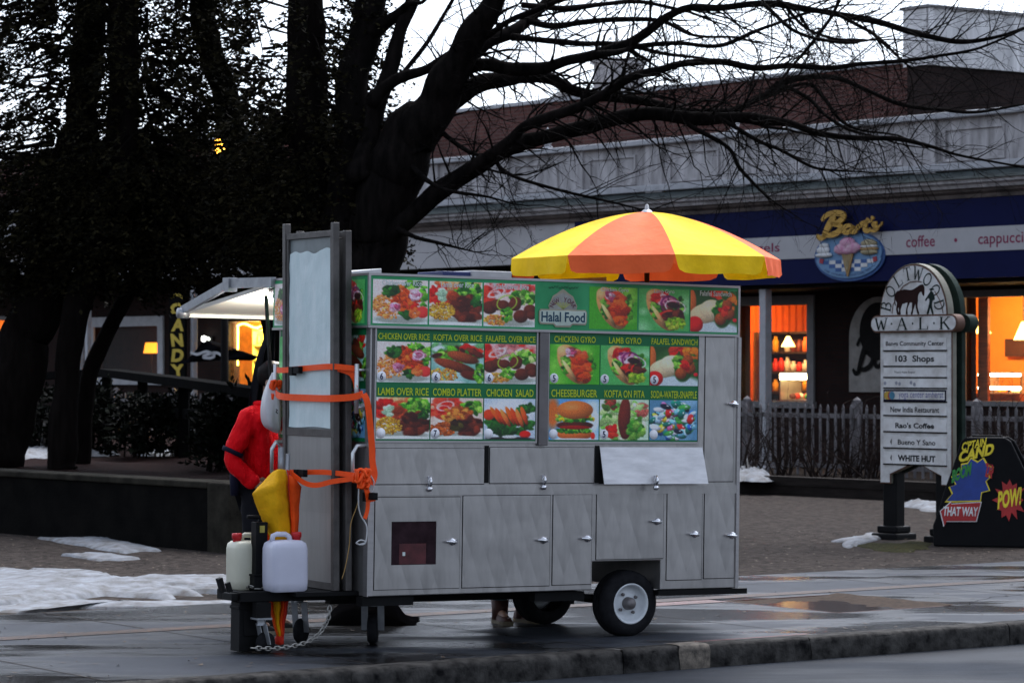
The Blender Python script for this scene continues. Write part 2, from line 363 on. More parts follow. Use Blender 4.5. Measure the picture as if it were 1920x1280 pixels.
def blob_sheet(name, pts, z, h, mat, seed, n=26, m=12, rough=.6):
    """flat lump with a ragged rim from ground pixels (far rim first)"""
    c = sum(pts, Vector((0,0,0)))/len(pts); mb = MB(); rim = spline(pts+[pts[0]], 6)[:-1]; K = len(rim)
    vs = [c+Vector((0,0,z+h))]
    for j in range(1, m+1):
        t = j/m
        for i, p in enumerate(rim):
            k = 1+rough*noise.noise((p.x*2.3+seed, p.y*2.3, 0))+.5*rough*noise.noise((p.x*7+seed, p.y*7, 5))
            q = c+(p-c)*t*k; hh = h*(1-t**2)*(1+.8*noise.noise((q.x*3, q.y*3, seed)))+.3*h*noise.noise((q.x*9, q.y*9, seed))
            vs.append(Vector((q.x, q.y, z+max(hh, 0)*(t < 1)+.004-(.03 if t == 1 else 0))))
    fs = [(0, 1+i, 1+(i+1) % K) for i in range(K)]
    fs += [(1+(j-1)*K+i, 1+j*K+i, 1+j*K+(i+1)%K, 1+(j-1)*K+(i+1)%K) for j in range(1, m) for i in range(K)]
    mb.add(vs, fs, 0, True); return struct(mb.build(name, mat), 'stuff')
def gp(*uv, z=0): return [G0(u, v, z) for u, v in uv]
blob_sheet('snow_patch', gp((-120,1062),(60,1066),(250,1078),(430,1078),(520,1082),(500,1105),(420,1112),(300,1114),(140,1116),(20,1126),(-120,1128)), -.005, .05, m_snow, 1)
blob_sheet('snow_patch', gp((-60,1136),(90,1118),(240,1130),(430,1121),(500,1128),(330,1136),(160,1134),(40,1142)), -.02, .03, m_snow, 2)
blob_sheet('snow_patch', gp((70,1005),(180,1004),(250,1015),(290,1028),(190,1028)), -.02, .04, m_snow, 3)
blob_sheet('snow_patch', gp((110,1036),(180,1032),(240,1040),(200,1046)), -.02, .03, m_snow, 4)
blob_sheet('snow_patch', gp((1565,1012),(1600,1003),(1650,996),(1660,1003),(1620,1014),(1590,1022)), -.03, .05, m_snow, 5)
blob_sheet('snow_patch', gp((1695,938),(1740,941),(1770,945),(1800,950),(1760,954),(1700,948)), -.03, .08, m_snow, 6)
blob_sheet('moss', gp((1610,1016),(1690,1012),(1745,1012),(1735,1026),(1650,1028)), -.03, .03, M('moss_grass', (.035,.033,.012), .95, 0, .6, 30, 1, 60, c2=(.010,.010,.006)), 7)
mb = MB(); random.seed(8)
for (s0_, m0_, a0_, L_) in ((-3.2,.9,.3,1.5),(-1.0,2.2,-.4,1.1),(2.2,.8,.2,1.3),(6.6,1.2,.5,1.8),(7.5,3.9,-.2,1.6),(-4.0,4.2,.1,1.2),(4.9,.7,.1,1.0)):
    pts = [(s0_, m0_)]; a = a0_
    for i in range(int(L_/.07)): a += random.gauss(0,.35); a = a0_+(a-a0_)*.8; pts.append((pts[-1][0]+.07*math.cos(a), pts[-1][1]+.07*math.sin(a)))
    pts = [p for p in pts if .25 < p[1] < 4.9]
    if len(pts) > 3: mb.ribbon(pts, [random.uniform(.003,.011) for _ in pts], lambda a_, c_: st(a_, c_, .0035))
struct(mb.build('pavement_crack', M('crack_dirt', (.012,.010,.009), .9)))
def Fp_in(p):
    c = G0(430, 1032); d = p-c; a = R(-50.9); return d.x*math.cos(a)+d.y*math.sin(a) < .1 and -d.x*math.sin(a)+d.y*math.cos(a) > -.1
random.seed(11)
mb = MB()
for i in range(3200):                                                         # litter and leaves on the ground
    u = random.uniform(-50, 1950); v = random.uniform(925, 1095) if i > 420 else random.uniform(1040, 1270)
    p = G0(u, v); a = random.random()*6.3; r = random.uniform(.010, .034)
    s_, m_ = to_st(p)
    if m_ < .22 or (i > 420 and m_ < 4.97): continue
    if (p-G0(430,1032)).length < 40 and Fp_in(p): continue
    if ps0-.1 < s_ < ps1+.1 and pm0-.1 < m_ < pm1+.1: continue
    z = (.006 if m_ < 4.95 else -.02)
    mb.add([p+Vector((math.cos(a+k*1.57)*r*(1 if k % 2 else .5), math.sin(a+k*1.57)*r*(1 if k % 2 else .5), z+.006*(k == 1))) for k in range(4)], [(0,1,2,3)])
struct(mb.build('leaf_litter', M('brown_leaf', (.10,.075,.055), .9, 0, .8, 6, c2=(.012,.009,.007))), 'stuff')
# ================================================================== SHOP BUILDING
B = Frame((5.84, 50, 0), R(-50.9)); BL = dict(loc=B.loc, rz=B.rz)
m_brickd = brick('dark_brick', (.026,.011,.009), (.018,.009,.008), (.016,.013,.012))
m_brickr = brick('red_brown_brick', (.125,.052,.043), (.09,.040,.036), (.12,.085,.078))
m_brickb = brick('shaded_brick', (.03,.018,.016), (.022,.014,.014), (.02,.016,.015))  # penthouse base: the shade on it is put into the brick colour
m_stone = M('weathered_pale_paint', (.50,.475,.48), .8, 0, .3, 2.6, .25, 30, c2=(.24,.225,.225), stretch=(2,2,.45))
m_stone2 = M('pale_fascia_board', (.50,.48,.485), .7, 0, .15, 1.2, .1, 30)
m_cornice = M('brown_moulding', (.13,.105,.095), .7, 0, .45, 3, .3, 30, c2=(.05,.042,.04))
m_slate = M('green_black_flashing', (.045,.055,.055), .55, 0, .5, 4, .3, 40)
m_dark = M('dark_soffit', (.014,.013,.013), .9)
m_white = M('white_paint', (.42,.42,.44), .6, 0, .2, 4)
m_trim = M('grey_trim', (.20,.19,.19), .7, 0, .2, 4)
m_pane = glass('window_glass', (.75,.72,.7), .03, .07)
m_orange = M('orange_wall', (.85,.16,.012), .8, 0, .08, 1.5)
m_yellow = M('ochre_wall', (.80,.36,.05), .8, 0, .1, 1.5)
m_wood = M('varnished_wood', (.30,.09,.025), .5, 0, .4, 4, stretch=(1,1,8))
m_floor = M('shop_floor', (.12,.07,.04), .6)
bld = thing('shop_building', 'long shop block with a pale parapet, brown brick upper wall and white arcade posts', 'building', **BL)
S0, S1, RY = -80.0, 14.0, 1.8
def hs(u, v=640, off=0.0): return B.hit(u, v, off)[0]
def hz(u, v, off=0.0): return B.hit(u, v, off)[1]
def rect(u0, u1, v0, v1, off):
    """s,z extents of a photo rectangle on the plane at depth off"""
    um = (u0+u1)/2
    return hs(u0, 640, off), hs(u1, 640, off), hz(um, v1, off), hz(um, v0, off)
openings = {'W1': rect(1389,1516,572,752,RY), 'W2': rect(1812,1945,556,752,RY), 'WL': rect(178,298,612,708,RY),
            'D': rect(432,508,602,742,RY), 'FL': rect(-30,33,600,692,RY)}
# parapet, cornice, fascia
navs = hs(1085)
b = MB(); b.box(S0, S1, .06, .5, 5.1, 5.98); bo = b.build('parapet', m_stone, bld)
b = MB()
p0 = hs(1252); w1 = hs(1345)-p0; per = hs(1412)-p0
k = -38
while k < 8:
    a = p0+k*per
    if S0 < a < S1-2: # a raised frame round a sunk field: four mouldings
        z0, z1 = 5.27, 5.83
        for (x0,x1,za,zb) in ((a,a+w1,z0,z0+.045),(a,a+w1,z1-.045,z1),(a,a+.045,z0+.045,z1-.045),(a+w1-.045,a+w1,z0+.045,z1-.045)):
            b.box(x0, x1, .02, .06, za, zb)
        b.box(a-.62, a-.16, .0, .06, 5.1, 5.98)
    k += 1
b.build('panel_moulding', m_stone, bld)
b = MB(); b.box(S0, S1, -.1, .55, 5.98, 6.08); b.box(S0, S1, -.03, .06, 5.12, 5.24); b.build('coping', m_white, bld, bevel=.015)
b = MB(); b.prism([(0,0)]*0 or [(S0,0)], 0, 0) if 0 else None
def profile(mb, pts, s0=S0, s1=S1, mi=0):
    n = len(pts); vs = [(s0,y,z) for y,z in pts]+[(s1,y,z) for y,z in pts]
    mb.add(vs, [(i, (i+1)%n, (i+1)%n+n, i+n) for i in range(n)]+[tuple(range(n-1,-1,-1)), tuple(range(n,2*n))], mi)
b = MB(); profile(b, [(.06,5.11),(-.42,4.96),(-.46,4.93),(.06,4.93)]); b.build('flashing', m_slate, bld)
b = MB(); profile(b, [(.06,4.93),(-.40,4.93),(-.40,4.87),(-.33,4.84),(-.30,4.79),(.06,4.79)]); b.build('gutter_moulding', m_stone, bld)
b = MB(); profile(b, [(.06,4.79),(-.24,4.79),(-.22,4.74),(-.14,4.70),(-.12,4.64),(.06,4.64)]); b.build('cornice', m_cornice, bld)
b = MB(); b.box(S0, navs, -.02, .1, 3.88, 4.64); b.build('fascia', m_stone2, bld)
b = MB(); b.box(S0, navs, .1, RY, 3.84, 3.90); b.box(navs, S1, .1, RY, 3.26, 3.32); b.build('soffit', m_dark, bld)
b = MB(); b.box(S0, S1, .5, 10, 5.8, 5.9); b.build('roof', m_dark, bld)
# recessed shop wall with openings
def holed(mb, x0, x1, z0, z1, holes, y0, y1):
    xs = sorted({x0, x1, *[h[0] for h in holes], *[h[1] for h in holes]}); zs = sorted({z0, z1, *[h[2] for h in holes], *[h[3] for h in holes]})
    for i in range(len(xs)-1):
        run = None
        for j in range(len(zs)-1):
            cx, cz = (xs[i]+xs[i+1])/2, (zs[j]+zs[j+1])/2
            if any(h[0] < cx < h[1] and h[2] < cz < h[3] for h in holes): continue
            mb.box(xs[i], xs[i+1], y0, y1, zs[j], zs[j+1])
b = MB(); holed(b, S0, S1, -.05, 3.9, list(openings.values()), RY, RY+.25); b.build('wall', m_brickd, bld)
yb = 1.6
zt = hz(1300, 163, yb)
pc_ = P(1738, 690, 50.4)
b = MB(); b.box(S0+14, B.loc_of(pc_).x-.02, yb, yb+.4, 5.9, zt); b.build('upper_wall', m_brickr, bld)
b = MB(); b.box(S0+14, B.loc_of(pc_).x+.1, yb-.06, yb+.46, zt, zt+.07); b.build('upper_coping', m_white, bld)
# roof penthouse at the right
pen = Frame((pc_.x, pc_.y, 0), SA)
z1 = CAMH+(HZ-122)/FPX*50.4; z2 = CAMH+(HZ-15)/FPX*50.4
ph = thing('roof_penthouse', 'boxy rooftop structure with grey corrugated cladding above dark brick at top right', 'rooftop structure', (pc_.x, pc_.y, 0), SA)
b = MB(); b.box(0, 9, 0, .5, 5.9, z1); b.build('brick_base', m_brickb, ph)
b = MB(); n = 90
pts = [(-.05+9.1*i/n, (0 if (i//2) % 2 else -.035)) for i in range(n+1)]
vs = [(x, y-.05, z1) for x, y in pts]+[(x, y-.05, z2) for x, y in pts]
b.add(vs, [(i, i+1, i+n+2, i+n+1) for i in range(n)]); b.box(-.05, 9.05, -.04, .55, z1, z2-.01)
b.build('corrugated_cladding', M('grey_cladding', (.74,.72,.72), .6, 0, .3, 2, stretch=(2,2,.3)), ph)
b = MB(); b.box(-.09, 9.1, -.12, .6, z2, z2+.05); b.build('coping', m_trim, ph)
# chimney, vents and finials on the roof
x0, x1, za, zb = rect(1113, 1145, 113, 172, 3.0); b = MB(); b.box(x0, x1, 3.0, 3.9, 5.9, zb-.06); b.box(x0-.05, x1+.05, 2.95, 3.95, zb-.06, zb+.04)
b.build('chimney', m_stone, bld)
x0, x1, za, zb = rect(1020, 1105, 172, 195, 3.5); b = MB(); b.box(x0, x1, 3.4, 4.4, 5.9, zb-.1); b.lathe([(.0,zb+.05),(.5,zb),(.55,zb-.1)], ((x0+x1)/2,3.9,0), 'Z', 14); b.build('roof_vent', m_trim, bld)
for (u, v0, v1) in ((1027, 238, 262), (1376, 213, 228)):
    s, z = B.hit(u, v1, .1); zz = hz(u, v0, .1)
    b = MB(); h = zz-6.08; b.lathe([(.10,0),(.10,h*.12),(.05,h*.2),(.10,h*.35),(.12,h*.55),(.06,h*.75),(.025,h*.9),(0,h)], (s,.1,6.08), 'Z', 12); b.build('finial', m_white, bld)
# posts of the arcade
for (u, wd, top) in ((1420,.16,3.27), (812,.15,3.85), (139,.12,3.85), (153,.12,3.85), (351,.12,3.85), (1058,.18,3.85), (620,.14,3.85)):
    s = hs(u); b = MB(); b.box(s-wd/2, s+wd/2, .12, .12+wd, -.03, top); b.box(s-wd*.8, s+wd*.8, .08, .16+wd, -.03, .12); b.build('column', m_white, bld, bevel=.01)
# windows: frame, sill and pane
def window(key, mat, fw, mull=0, pane=True):
    x0, x1, z0, z1 = openings[key]; y = RY; f = MB()
    f.box(x0-fw, x1+fw, y-.05, y, z1, z1+fw); f.box(x0-fw, x0, y-.05, y, z0, z1); f.box(x1, x1+fw, y-.05, y, z0, z1)
    f.box(x0-fw-.04, x1+fw+.04, y-.1, y, z0-fw*.7, z0)
    for k in range(mull):
        xm = x0+(x1-x0)*(k+1)/(mull+1); f.box(xm-.025, xm+.025, y+.05, y+.1, z0, z1)
    fo = f.build('window', mat, bld)
    if pane:
        g = MB(); g.add([(x0,y+.12,z0),(x1,y+.12,z0),(x1,y+.12,z1),(x0,y+.12,z1)], [(0,1,2,3)]); g.build('pane', m_pane, fo)
window('W1', m_trim, .17); window('W2', m_trim, .12); window('WL', m_white, .24, 0); window('D', m_dark, .05); window('FL', m_trim, .1)
def room(key, depth, mats, side=.5, up=.15, right=.3):
    """a lit shop interior behind an opening: back, sides, ceiling, floor (0 back, 1 sides, 2 floor)"""
    x0, x1, z0, z1 = openings[key]; x0 -= side; x1 += right; y0, y1 = RY+.26, RY+.26+depth; z1 = min(3.8, z1+up); z0 = 0.0; r = MB()
    r.add([(x0,y1,z0),(x1,y1,z0),(x1,y1,z1),(x0,y1,z1)], [(0,1,2,3)], 0)
    r.add([(x0,y0,z0),(x0,y1,z0),(x0,y1,z1),(x0,y0,z1)], [(0,1,2,3)], 1); r.add([(x1,y0,z0),(x1,y1,z0),(x1,y1,z1),(x1,y0,z1)], [(3,2,1,0)], 1)
    r.add([(x0,y0,z1),(x1,y0,z1),(x1,y1,z1),(x0,y1,z1)], [(0,1,2,3)], 1); r.add([(x0,y0,z0),(x1,y0,z0),(x1,y1,z0),(x0,y1,z0)], [(0,1,2,3)], 2)
    for (a, c) in ((x0,x0),(x1,x1)): pass
    r.build('interior', mats, bld); return x0, x1, y0, y1, z0, z1
def lamp(name, loc, e, c, rad=.15):
    l = bpy.data.lights.new(name, 'POINT'); l.energy = e; l.color = c; l.shadow_soft_size = rad
    o = bpy.data.objects.new(name, l); COL.objects.link(o); o.location = B.M @ Vector(loc); return o
def bthing(name, label, cat, group=None): return thing(name, label, cat, B.loc, B.rz, 0, group)
m_glow = emit('lit_tube', (1.0, .80, .42), 9, (1,.9,.6)); m_lampglow = emit('lamp_shade_glow', (1.0, .62, .14), 3.2, (.9,.6,.2))
r1 = room('W1', 2.6, [M('umber_wall', (.40,.20,.06), .8, 0, .4, 2), M('umber_side', (.45,.22,.06), .8), m_floor], 2.6, .25); r2 = room('W2', 2.9, [m_yellow, M('amber_side', (.78,.30,.04), .8), m_floor], 2.5, .3, .8)
rl = room('WL', 1.5, [M('maroon_wall', (.10,.03,.015), .8), m_brickd, m_floor], 2.4); rd = room('D', 1.3, [M('gold_wall', (.85,.52,.07), .8), M('gold_side', (.8,.42,.05), .8), m_floor], 2.0, .1)
rf = room('FL', 2.5, [M('salmon_wall', (.6,.3,.16), .8), m_yellow, m_floor], .3)
def mid(r, fx=.5, fy=.5, z=2.6): return (r[0]+(r[1]-r[0])*fx, r[2]+(r[3]-r[2])*fy, z)
lamp('shop_light', mid(r1, .45, .45, 2.9), 75, (1,.60,.3)); lamp('shop_light', mid(r2, .3, .45, 2.7), 60, (1,.62,.28)); lamp('shop_light', mid(r2, .75, .4, 2.7), 50, (1,.6,.25))
lamp('shop_light', mid(rd, .6, .3, 2.7), 230, (1,.72,.3)); lamp('shop_light', mid(rl, .8, .5, 2.6), 12, (1,.5,.15)); lamp('shop_light', mid(rf, .5, .4, 2.4), 30, (1,.55,.25))
random.seed(5)
cand = [rgb(*c) for c in ((220,60,40),(240,170,40),(90,140,60),(230,220,190),(120,60,40),(60,90,130),(240,120,50))]
m_goods = [M('goods_%s' % n, c, .5, 0, .1) for n, c in zip(('red','amber','green','cream','brown','blue','orange'), cand)]
# shelf of jars and the lit counter seen through the left-hand lit window
def shelf(label, x0, x1, y, z0, z1, rows, cols, mat):
    t = bthing('shelf_unit', label, 'shelves'); f = MB()
    for i in range(rows+1): z = z0+(z1-z0)*i/rows; f.box(x0, x1, y, y+.3, z-.02, z+.02)
    f.box(x0-.03, x0, y, y+.3, z0-.02, z1+.02); f.box(x1, x1+.03, y, y+.3, z0-.02, z1+.02); f.box(x0, x1, y+.3, y+.32, z0, z1); f.build('frame', mat, t)
    g = MB(); rh = (z1-z0)/rows
    for i in range(rows):
        for j in range(cols):
            if random.random() < .12: continue
            x = x0+(x1-x0)*(j+.5)/cols; z = z0+i*rh+.021; h = rh*random.uniform(.45,.8); r = (x1-x0)/cols*.4; k = random.randrange(7)
            g.lathe([(0,0),(r,0),(r,h*.7),(r*.55,h*.8),(r*.55,h),(0,h)], (x, y+.13, z), 'Z', 8, k)
    g.build('jars', m_goods, t); return t
o = openings['W1']; xw = o[1]-o[0]
shelf('dark shelf of jars and bottles in the orange lit shop window', hs(1429,640,r1[3]-.4), hs(1530,640,r1[3]-.4), r1[3]-.4, 1.0, hz(1470,624,r1[3]-.4), 4, 9, M('shelf_brown', (.05,.03,.02), .6))
def counter(label, x0, x1, y, z0, z1, tubes, mat):
    t = bthing('display_counter', label, 'display counter'); c = MB(); c.box(x0, x1, y, y+.6, 0, z0-.02); c.build('base', mat, t)
    c = MB(); c.box(x0, x1, y+.05, y+.6, z1-.03, z1); c.box(x0, x1, y+.05, y+.6, z0-.02, z0); c.box(x0, x0+.03, y+.05, y+.6, z0, z1-.03); c.box(x1-.03, x1, y+.05, y+.6, z0, z1-.03); c.build('case', m_glow if 0 else M('chrome_trim', (.6,.55,.45), .3, .6), t)
    for z in tubes: c = MB(); c.tube([(x0+.02,y+.06,z),(x1-.02,y+.06,z)], .028, 8); c.build('light_tube', m_glow, t)
    g = MB()
    for i in range(14): g.ball((random.uniform(x0+.1,x1-.1), y+random.uniform(.15,.5), z0+.06), .07, .07, .06, 8, 6, random.randrange(7))
    g.build('food', m_goods, t)
x0, x1, z0, z1 = openings['W1']; yc = RY+.42; b = MB(); xa_, xb_ = hs(1375,640,yc), hs(1530,640,yc); zc1, zc0 = z1+.2, hz(1450,622,yc); n = 60
vs = [(xa_+(xb_-xa_)*i/n, yc+.02*math.sin(i*1.3), z) for z in (zc0, zc1) for i in range(n+1)]; b.add(vs, [(i, i+1, i+n+2, i+n+1) for i in range(n)], 0, True)
xd = hs(1412,640,yc); vs = [(xa_+(xd-xa_)*i/16, yc+.03+.02*math.sin(i*1.5), z) for z in (.9, zc0) for i in range(17)]; b.add(vs, [(i, i+1, i+18, i+17) for i in range(16)], 0, True)
cu_ = b.build('orange_curtain', cloth('orange_curtain_cloth', (.85,.15,.02), .45, .1)); cu_.location = B.loc; cu_.rotation_euler = (0,0,B.rz); tag(cu_, 'orange curtain across the top and side of the left lit shop window', 'curtain')
t = bthing('pendant_lamp', 'small yellow hanging lamp seen deep inside the orange curtained shop window', 'pendant lamp'); sx, sz = B.hit(1478, 640, RY+1.6); b = MB(); b.lathe([(.14,sz-.1),(.13,sz-.08),(.03,sz+.1)], (sx,RY+1.6,0), 'Z', 12); b.build('lamp_shade', m_lampglow, t); b = MB(); b.tube([(sx,RY+1.6,sz+.1),(sx,RY+1.6,r1[5])], .012, 6); b.build('cord', m_dark, t)
a0, a1, za, zb = rect(1458, 1530, 697, 752, RY+.7); counter('small glass display counter glowing yellow in the orange lit shop window', a0, a1, RY+.7, za+.03, zb, [zb-.06, zb-.12], m_wood)
a0, a1, za, zb = rect(1829, 1912, 697, 738, RY+1.2); counter('long glass counter with two bright light strips behind the right hand shop window', a0, a1, RY+1.2, za+.02, zb, [zb-.05, za+.1], m_wood)
# menu board and wood panel inside right-hand shop
a0, a1, za, zb = rect(1884, 1940, 635, 668, RY+3.0); b = MB(); b.box(a0, a1, RY+3.0, RY+3.05, za, zb); tag(b.build('menu_board', M('dark_board', (.06,.03,.02), .6)), 'dark menu board on the ochre wall inside the right hand shop', 'board'); bpy.context.view_layer.update()
mo = bpy.data.objects['menu_board']; mo.location = B.loc; mo.rotation_euler = (0,0,B.rz)
b = MB(); x0, x1, z0, z1 = openings['W2']; b.box(x0, x0+.22, RY+.3, RY+.36, z0, z1); b.build('wood_panel', m_wood, bld)
for (u, v0, v1, lab) in ((1840, 597, 625, 'glowing cone pendant lamp nearest the sign in the right hand shop window'), (1919, 606, 637, 'second glowing cone pendant lamp at the far right edge of the shop window')):
    yy = RY+.9; s, zl = B.hit(u, v1, yy); zh = hz(u, v0, yy); t = bthing('pendant_lamp', lab, 'pendant lamp', 'cone pendant lamps in the shop')
    wv = (hs(u+14, 640, yy)-hs(u-14, 640, yy))/2
    b = MB(); b.lathe([(wv,zl),(wv*.95,zl+.02),(.05,zh),(.03,zh+.03)], (s,yy,0), 'Z', 16); b.build('lamp_shade', m_lampglow, t)
    b = MB(); b.tube([(s,yy,zh+.03),(s,yy,r2[5])], .012, 6); b.build('cord', m_trim, t)
# candy shop doorway
x0, x1, z0, z1 = openings['D']; n = 30; b = MB()
b.tube([(x0+.05+(x1-x0-.1)*i/n, RY+.16, z1-.1+.05*math.sin(i/n*9.5)) for i in range(n+1)], .022, 6); 
b.tube([(x0+.07, RY+.16, z1-.12-.9*i/8) for i in range(9)], .018, 6)
nt_ = b.build('neon_tube', emit('neon_yellow', (1,.72,.08), 7)); nt_.location = B.loc; nt_.rotation_euler = (0,0,B.rz)
tag(nt_, 'wavy yellow neon tube along the top of the lit doorway', 'neon light')
shelf('bright shelves of sweets inside the yellow lit doorway', hs(474,640,RY+.9), hs(512,640,RY+.9), RY+.9, 1.0, 2.75, 5, 6, M('green_shelf', (.45,.42,.08), .6))
# amber lamp glow in the dark window
s, z = B.hit(284, 652, RY+.9); t = bthing('table_lamp', 'amber lamp glowing inside the dark white framed window', 'lamp'); b = MB(); b.lathe([(.20,-.13),(.15,.13),(.0,.13)], (s,RY+.9,z), 'Z', 14); b.build('lamp_shade', emit('amber_shade', (1,.30,.02), .9), t)
b = MB(); b.tube([(s,RY+.9,0),(s,RY+.9,z-.1)], .03, 8); b.lathe([(.2,0),(.2,.04),(0,.05)], (s,RY+.9,0), 'Z', 12); b.build('stand', m_dark, t)
# ------------------------------------------------------------------ shop sign band with lettering and emblem
m_navy = M('navy_signboard', (.005,.008,.05), .5, 0, .15, 2); m_stripe = M('white_signboard', (.42,.41,.42), .6, 0, .1, 2); m_magenta = M('magenta_lettering', (.22,.012,.06), .5)
m_gold = M('gold_lettering', (.52,.29,.04), .45, 0, .3, 8)
sg = bthing('shop_sign', 'long navy shop fascia sign with a white stripe, pink lettering and an ice cream emblem', 'shop sign')
b = MB(); b.box(navs, S1-1, -.10, -.02, 3.33, 4.66); b.build('navy_board', m_navy, sg)
zs0 = (hz(1468,486,-.1)+hz(1920,468,-.1))/2; zs1 = (hz(1468,444,-.1)+hz(1920,421,-.1))/2
b = MB(); b.box(hs(1120), S1-1.01, -.115, -.10, zs0, zs1); b.build('white_stripe', m_stripe, sg)
b = MB(); y = -.118; zc = (zs0+zs1)/2; zh = (zs1-zs0)
b.text('bagels', hs(1402), hs(1471), zc-zh*.28, zc+zh*.24, y, bold=.01); b.build('lettering', m_magenta, sg); b = MB(); b.text('coffee', hs(1708), hs(1762), zc-zh*.22, zc+zh*.27, y, bold=.01)
b.build('lettering', m_magenta, sg); b = MB(); b.text('cappuccino', hs(1843), hs(1955), zc-zh*.36, zc+zh*.22, y, bold=.01)
b.build('lettering', m_magenta, sg); b = MB(); b.lathe([(0,0),(.035,0)], (hs(1801),y,zc), 'Y', 10); b.build('dot', m_magenta, sg)
ex0, ex1, ez0, ez1 = rect(1525, 1657, 432, 527, -.16); ec = ((ex0+ex1)/2, (ez0+ez1)/2); ea, eb = (ex1-ex0)/2, (ez1-ez0)/2
em_mats = [M('sky_blue_enamel', (.13,.25,.42), .5, 0, .1), M('mid_blue_enamel', (.03,.09,.26), .5), M('white_enamel', (.6,.6,.6), .5), M('waffle', (.32,.19,.07), .6), M('pink_ice', (.42,.14,.26), .6, 0, .4, 9, c2=(.55,.40,.45)), M('tan_bun', (.36,.30,.18), .6, 0, .4, 9), M('red_enamel', (.35,.03,.05), .5)]
b = MB()
def E(x, z, y=-.16): return (ec[0]+x*ea, y, ec[1]+z*eb)
def Ep(poly, mi, y=-.16): b.prism([(ec[0]+x*ea, ec[1]+z*eb) for x, z in poly], y, y+.02, mi)
def ell(cx, cz, rx, rz, a0=0, a1=360, n=36): return [(cx+rx*math.cos(R(a0+(a1-a0)*i/n)), cz+rz*math.sin(R(a0+(a1-a0)*i/n))) for i in range(n if a1-a0 == 360 else n+1)]
Ep(ell(0,0,1,1), 1, -.13); Ep(ell(0,.12,.93,.80), 0, -.15)
band = ell(0,-.02,.93,.85,190,350,24)+ell(0,.12,.72,.62,350,190,24)[0:25]
Ep(ell(0,-.02,.93,.86,188,352,24)+ell(0,.1,.80,.62,352,188,24), 0, -.155)
for i in range(8):
    for j in range(3):
        x0_ = -.72+i*.18; z0_ = -.16-j*.15
        if abs(x0_+.09) < .75-j*.16: Ep([(x0_,z0_-.15),(x0_+.18,z0_-.15),(x0_+.18,z0_),(x0_,z0_)], 2 if (i+j) % 2 else 1, -.16-.0005*(i+j))
Ep([(-.82,-.24),(-.72,-.28),(-.70,-.1),(-.80,-.06)], 6, -.17); Ep([(.82,-.24),(.72,-.28),(.70,-.1),(.80,-.06)], 6, -.17)
Ep([(-.16,.1),(.18,.1),(.03,-.82),(0,-.82)], 3, -.19)
for i in range(5): Ep([(-.14+.06*i,.08),(-.12+.06*i,.08),(.01,-.6),(0,-.6)], 5, -.195)
for (cx,cz,rx,rz,mi) in ((-.16,.28,.22,.22,4),(.16,.3,.22,.22,4),(0,.5,.22,.24,4),(.02,.2,.2,.15,4)): b.ball(E(cx,cz,-.18), rx*ea, .05, rz*eb, 12, 8, mi, .25, cx)
for (cx,cz,rx,rz,mi) in ((-.68,.06,.26,.10,2),(-.7,.26,.20,.17,2),(-.68,.44,.15,.1,2)): b.ball(E(cx,cz,-.17), rx*ea, .04, rz*eb, 12, 8, mi, .2, cx)
for (cx,cz,rx,rz,mi) in ((.6,.12,.24,.12,5),(.6,.24,.27,.08,3),(.6,.34,.25,.07,2),(.6,.46,.23,.16,5)): b.ball(E(cx,cz,-.17), rx*ea, .04, rz*eb, 12, 8, mi, .15, cx)
b.build('emblem', em_mats, sg)
b = MB()  # curved lettering under the emblem
word = 'ice cream & coffee bar'
for i, ch in enumerate(word):
    if ch == ' ': continue
    a = R(222+(318-222)*i/(len(word)-1)); cx, cz = .86*math.cos(a), -.02+.74*math.sin(a); rot = a+math.pi/2
    vs, fs = glyphs(ch, .0, 0); k = .15
    w_ = max(q[0] for q in vs)/2
    out = []
    for q in vs:
        x = (q[0]-w_)*k; z = (q[1]-.3)*k; out.append(E(cx+x*math.cos(rot)-z*math.sin(rot), cz+x*math.sin(rot)+z*math.cos(rot), -.175))
    b.add(out, fs)
b.build('small_lettering', M('dark_blue_lettering', (.015,.03,.10), .5), sg)
tx0, tx1, tz0, tz1 = rect(1528, 1652, 398, 444, -.24)
def script(mb, x0, x1, z0, z1, y, wk=1.0, mi=0, slope=0):
    """brush-script lettering drawn as strokes in a unit box"""
    S = [ [(.12,.02),(.19,.4),(.27,.78),(.29,.92)], [(.02,.12),(.08,.0),(.16,.06)],
          [(.10,.72),(.17,.92),(.30,1.0),(.42,.93),(.42,.76),(.33,.6),(.24,.55)], [(.24,.55),(.36,.5),(.39,.34),(.33,.18),(.22,.1),(.12,.14)],
          [(.56,.42),(.50,.46),(.44,.36),(.44,.22),(.50,.18),(.56,.30),(.58,.44)], [(.58,.44),(.56,.24),(.60,.19),(.63,.26)],
          [(.63,.26),(.66,.46)], [(.65,.34),(.70,.47),(.73,.44)], [(.80,.72),(.76,.4),(.76,.24),(.80,.2),(.84,.28)], [(.70,.55),(.86,.6)],
          [(.875,.78),(.86,.66)], [(.93,.52),(.88,.48),(.90,.38),(.93,.30),(.90,.2),(.84,.22)], [(.93,.30),(1.0,.44),(1.0,.54)] ]
    W = [.075,.05,.06,.06,.05,.05,.045,.05,.05,.035,.04,.045,.02]
    for st_, w_ in zip(S, W):
        p = spline([(a, c) for a, c in st_], 7); k = len(p); ww = [w_*wk*(.55+.45*math.sin(math.pi*(i+.5)/k))*(x1-x0) for i in range(k)]
        q = [Vector((x0+a.x*(x1-x0), z0+(a.y+slope*a.x)*(z1-z0))) for a in p]
        mb.ribbon(q, ww, lambda a, c: (a, y, c), mi)
b = MB(); script(b, tx0, tx1, tz0, tz1, -.24, 1.15)
so = b.build('script_lettering', m_gold, sg); sl = so.modifiers.new('solid', 'SOLIDIFY'); sl.thickness = .03
